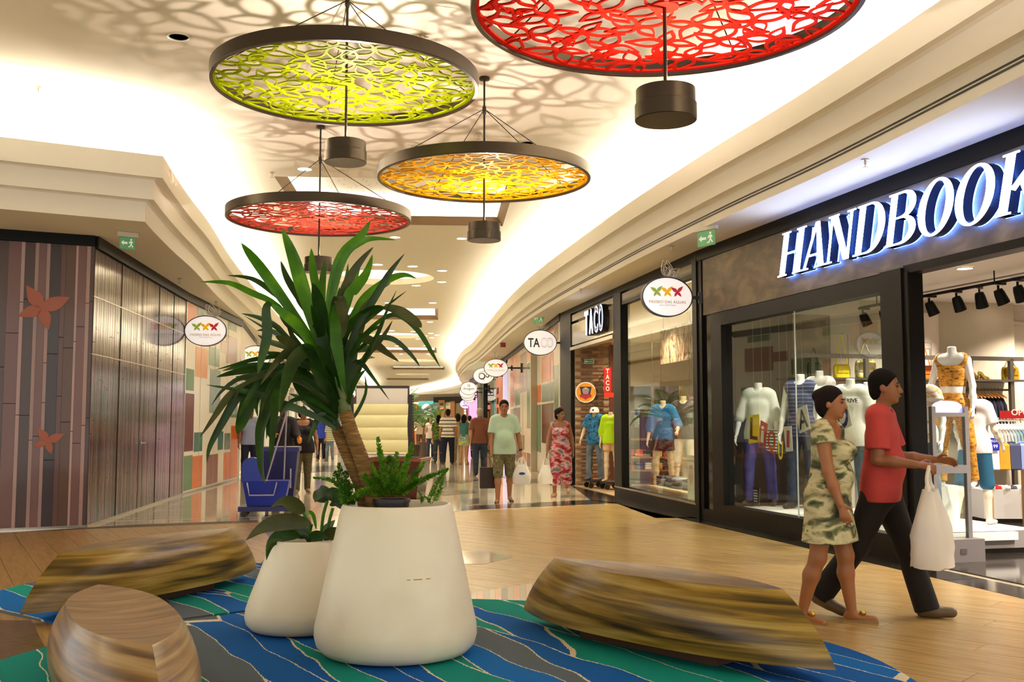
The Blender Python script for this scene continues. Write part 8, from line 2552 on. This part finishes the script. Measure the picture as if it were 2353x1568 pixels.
# ------------------------------------------------------------------ shops along the left beyond the hoardings
def left_shop(P, Q, lab, wall_c, items, seed):
    f = Face(P, Q)
    t = thing('left_shop_front', lab, 'shop front', f.at(f.L / 2, 0, 0))
    def o(name, m, s0, s1, w0, w1, z0, z1):
        mb = MB(); f.box(mb, s0, s1, w0, w1, z0, z1); mb.v = [tuple(Vector(v) - t.location) for v in mb.v]; return mb.build(name, m, t)
    o('header', mat(wall_c, 0.4), 0, f.L, 0, 0.2, 2.9, 3.75)
    o('header_band', DARK, 0, f.L, -0.03, 0.2, 3.75, Z_S)
    n = max(2, int(f.L / 3.2))
    for k in range(n + 1):
        s = f.L * k / n
        o('post', mat('#d9d2c6', 0.3), s - 0.12, s + 0.12, -0.02, 0.25, 0, 2.9)
    for k in range(n):
        o('pane', glass_mat(), f.L * k / n + 0.12, f.L * (k + 1) / n - 0.12, 0.1, 0.11, 0.1, 2.9)
    o('back_panel', mat('#f0e9de', 0.6), 0.1, f.L - 0.4, 2.4, 2.5, 0, 3.2)
    o('ceiling_panel', mat('#f0e9de', 0.6), 0.1, f.L - 0.4, 0.2, 2.4, 3.2, 3.25)
    o('floor_panel', mat('#c9b694', 0.2), 0.1, f.L - 0.4, 0.1, 2.4, 0.005, 0.02)
    r = random.Random(seed)
    for k in range(items):
        s = f.L * (k + 0.5) / items + r.uniform(-0.2, 0.2)
        h = r.uniform(0.5, 1.7)
        o('display_unit', mat(r.choice(('#b8242a', '#2a4a9a', '#d9d2c4', '#c2407a', '#3a3a3c', '#d98a2a', '#8a4a9a', '#e6e2da')), 0.6), s - 0.3, s + 0.3, 1.2, 1.8, 0.02, h)
        o('shelf_goods', mat(r.choice(('#b8242a', '#2a6a9a', '#d9c24a', '#c2407a', '#4a8a5a', '#d96a2a')), 0.6), s - 0.35, s + 0.35, 2.15, 2.39, 1.3 + 0.4 * (k % 3), 1.55 + 0.4 * (k % 3))
    for k in range(n):
        light('shop_spot', 'SPOT', f.at(f.L * (k + 0.5) / n, 1.0, 3.15), 330, '#fff0dc', 0.1, f.at(f.L * (k + 0.5) / n, 1.05, 0), 140, 0.6)
    return t
left_shop((-6.64, 25.0), (-8.15, 32.9), 'bright white shop front on the left behind the cleaners', '#e6dccb', 6, 1)
left_shop((-8.22, 33.1), (-9.98, 47), 'second bright shop front on the left with colourful goods', '#c9bcaa', 9, 2)
left_shop((-10.02, 47.2), (-11.18, 60), 'third shop front on the left, pale with red goods', '#b0463c', 9, 3)
left_shop((-11.22, 60.3), (-12.4, 75), 'farthest shop front on the left, seen between the leaves', '#d9c9ae', 8, 4)

# corridor lamps that go with the rows of downlights
for Y, e in ((6, 130), (12, 150), (20, 200), (28, 320), (38, 360), (50, 400), (64, 440)):
    for dx in (-1.3, 1.3):
        light('downlight_beam', 'SPOT', (along(Y) + dx, Y, Z_C - 0.03), e, '#fff3e2', 0.08, (along(Y) + dx, Y + 0.01, 0), 110, 0.6)
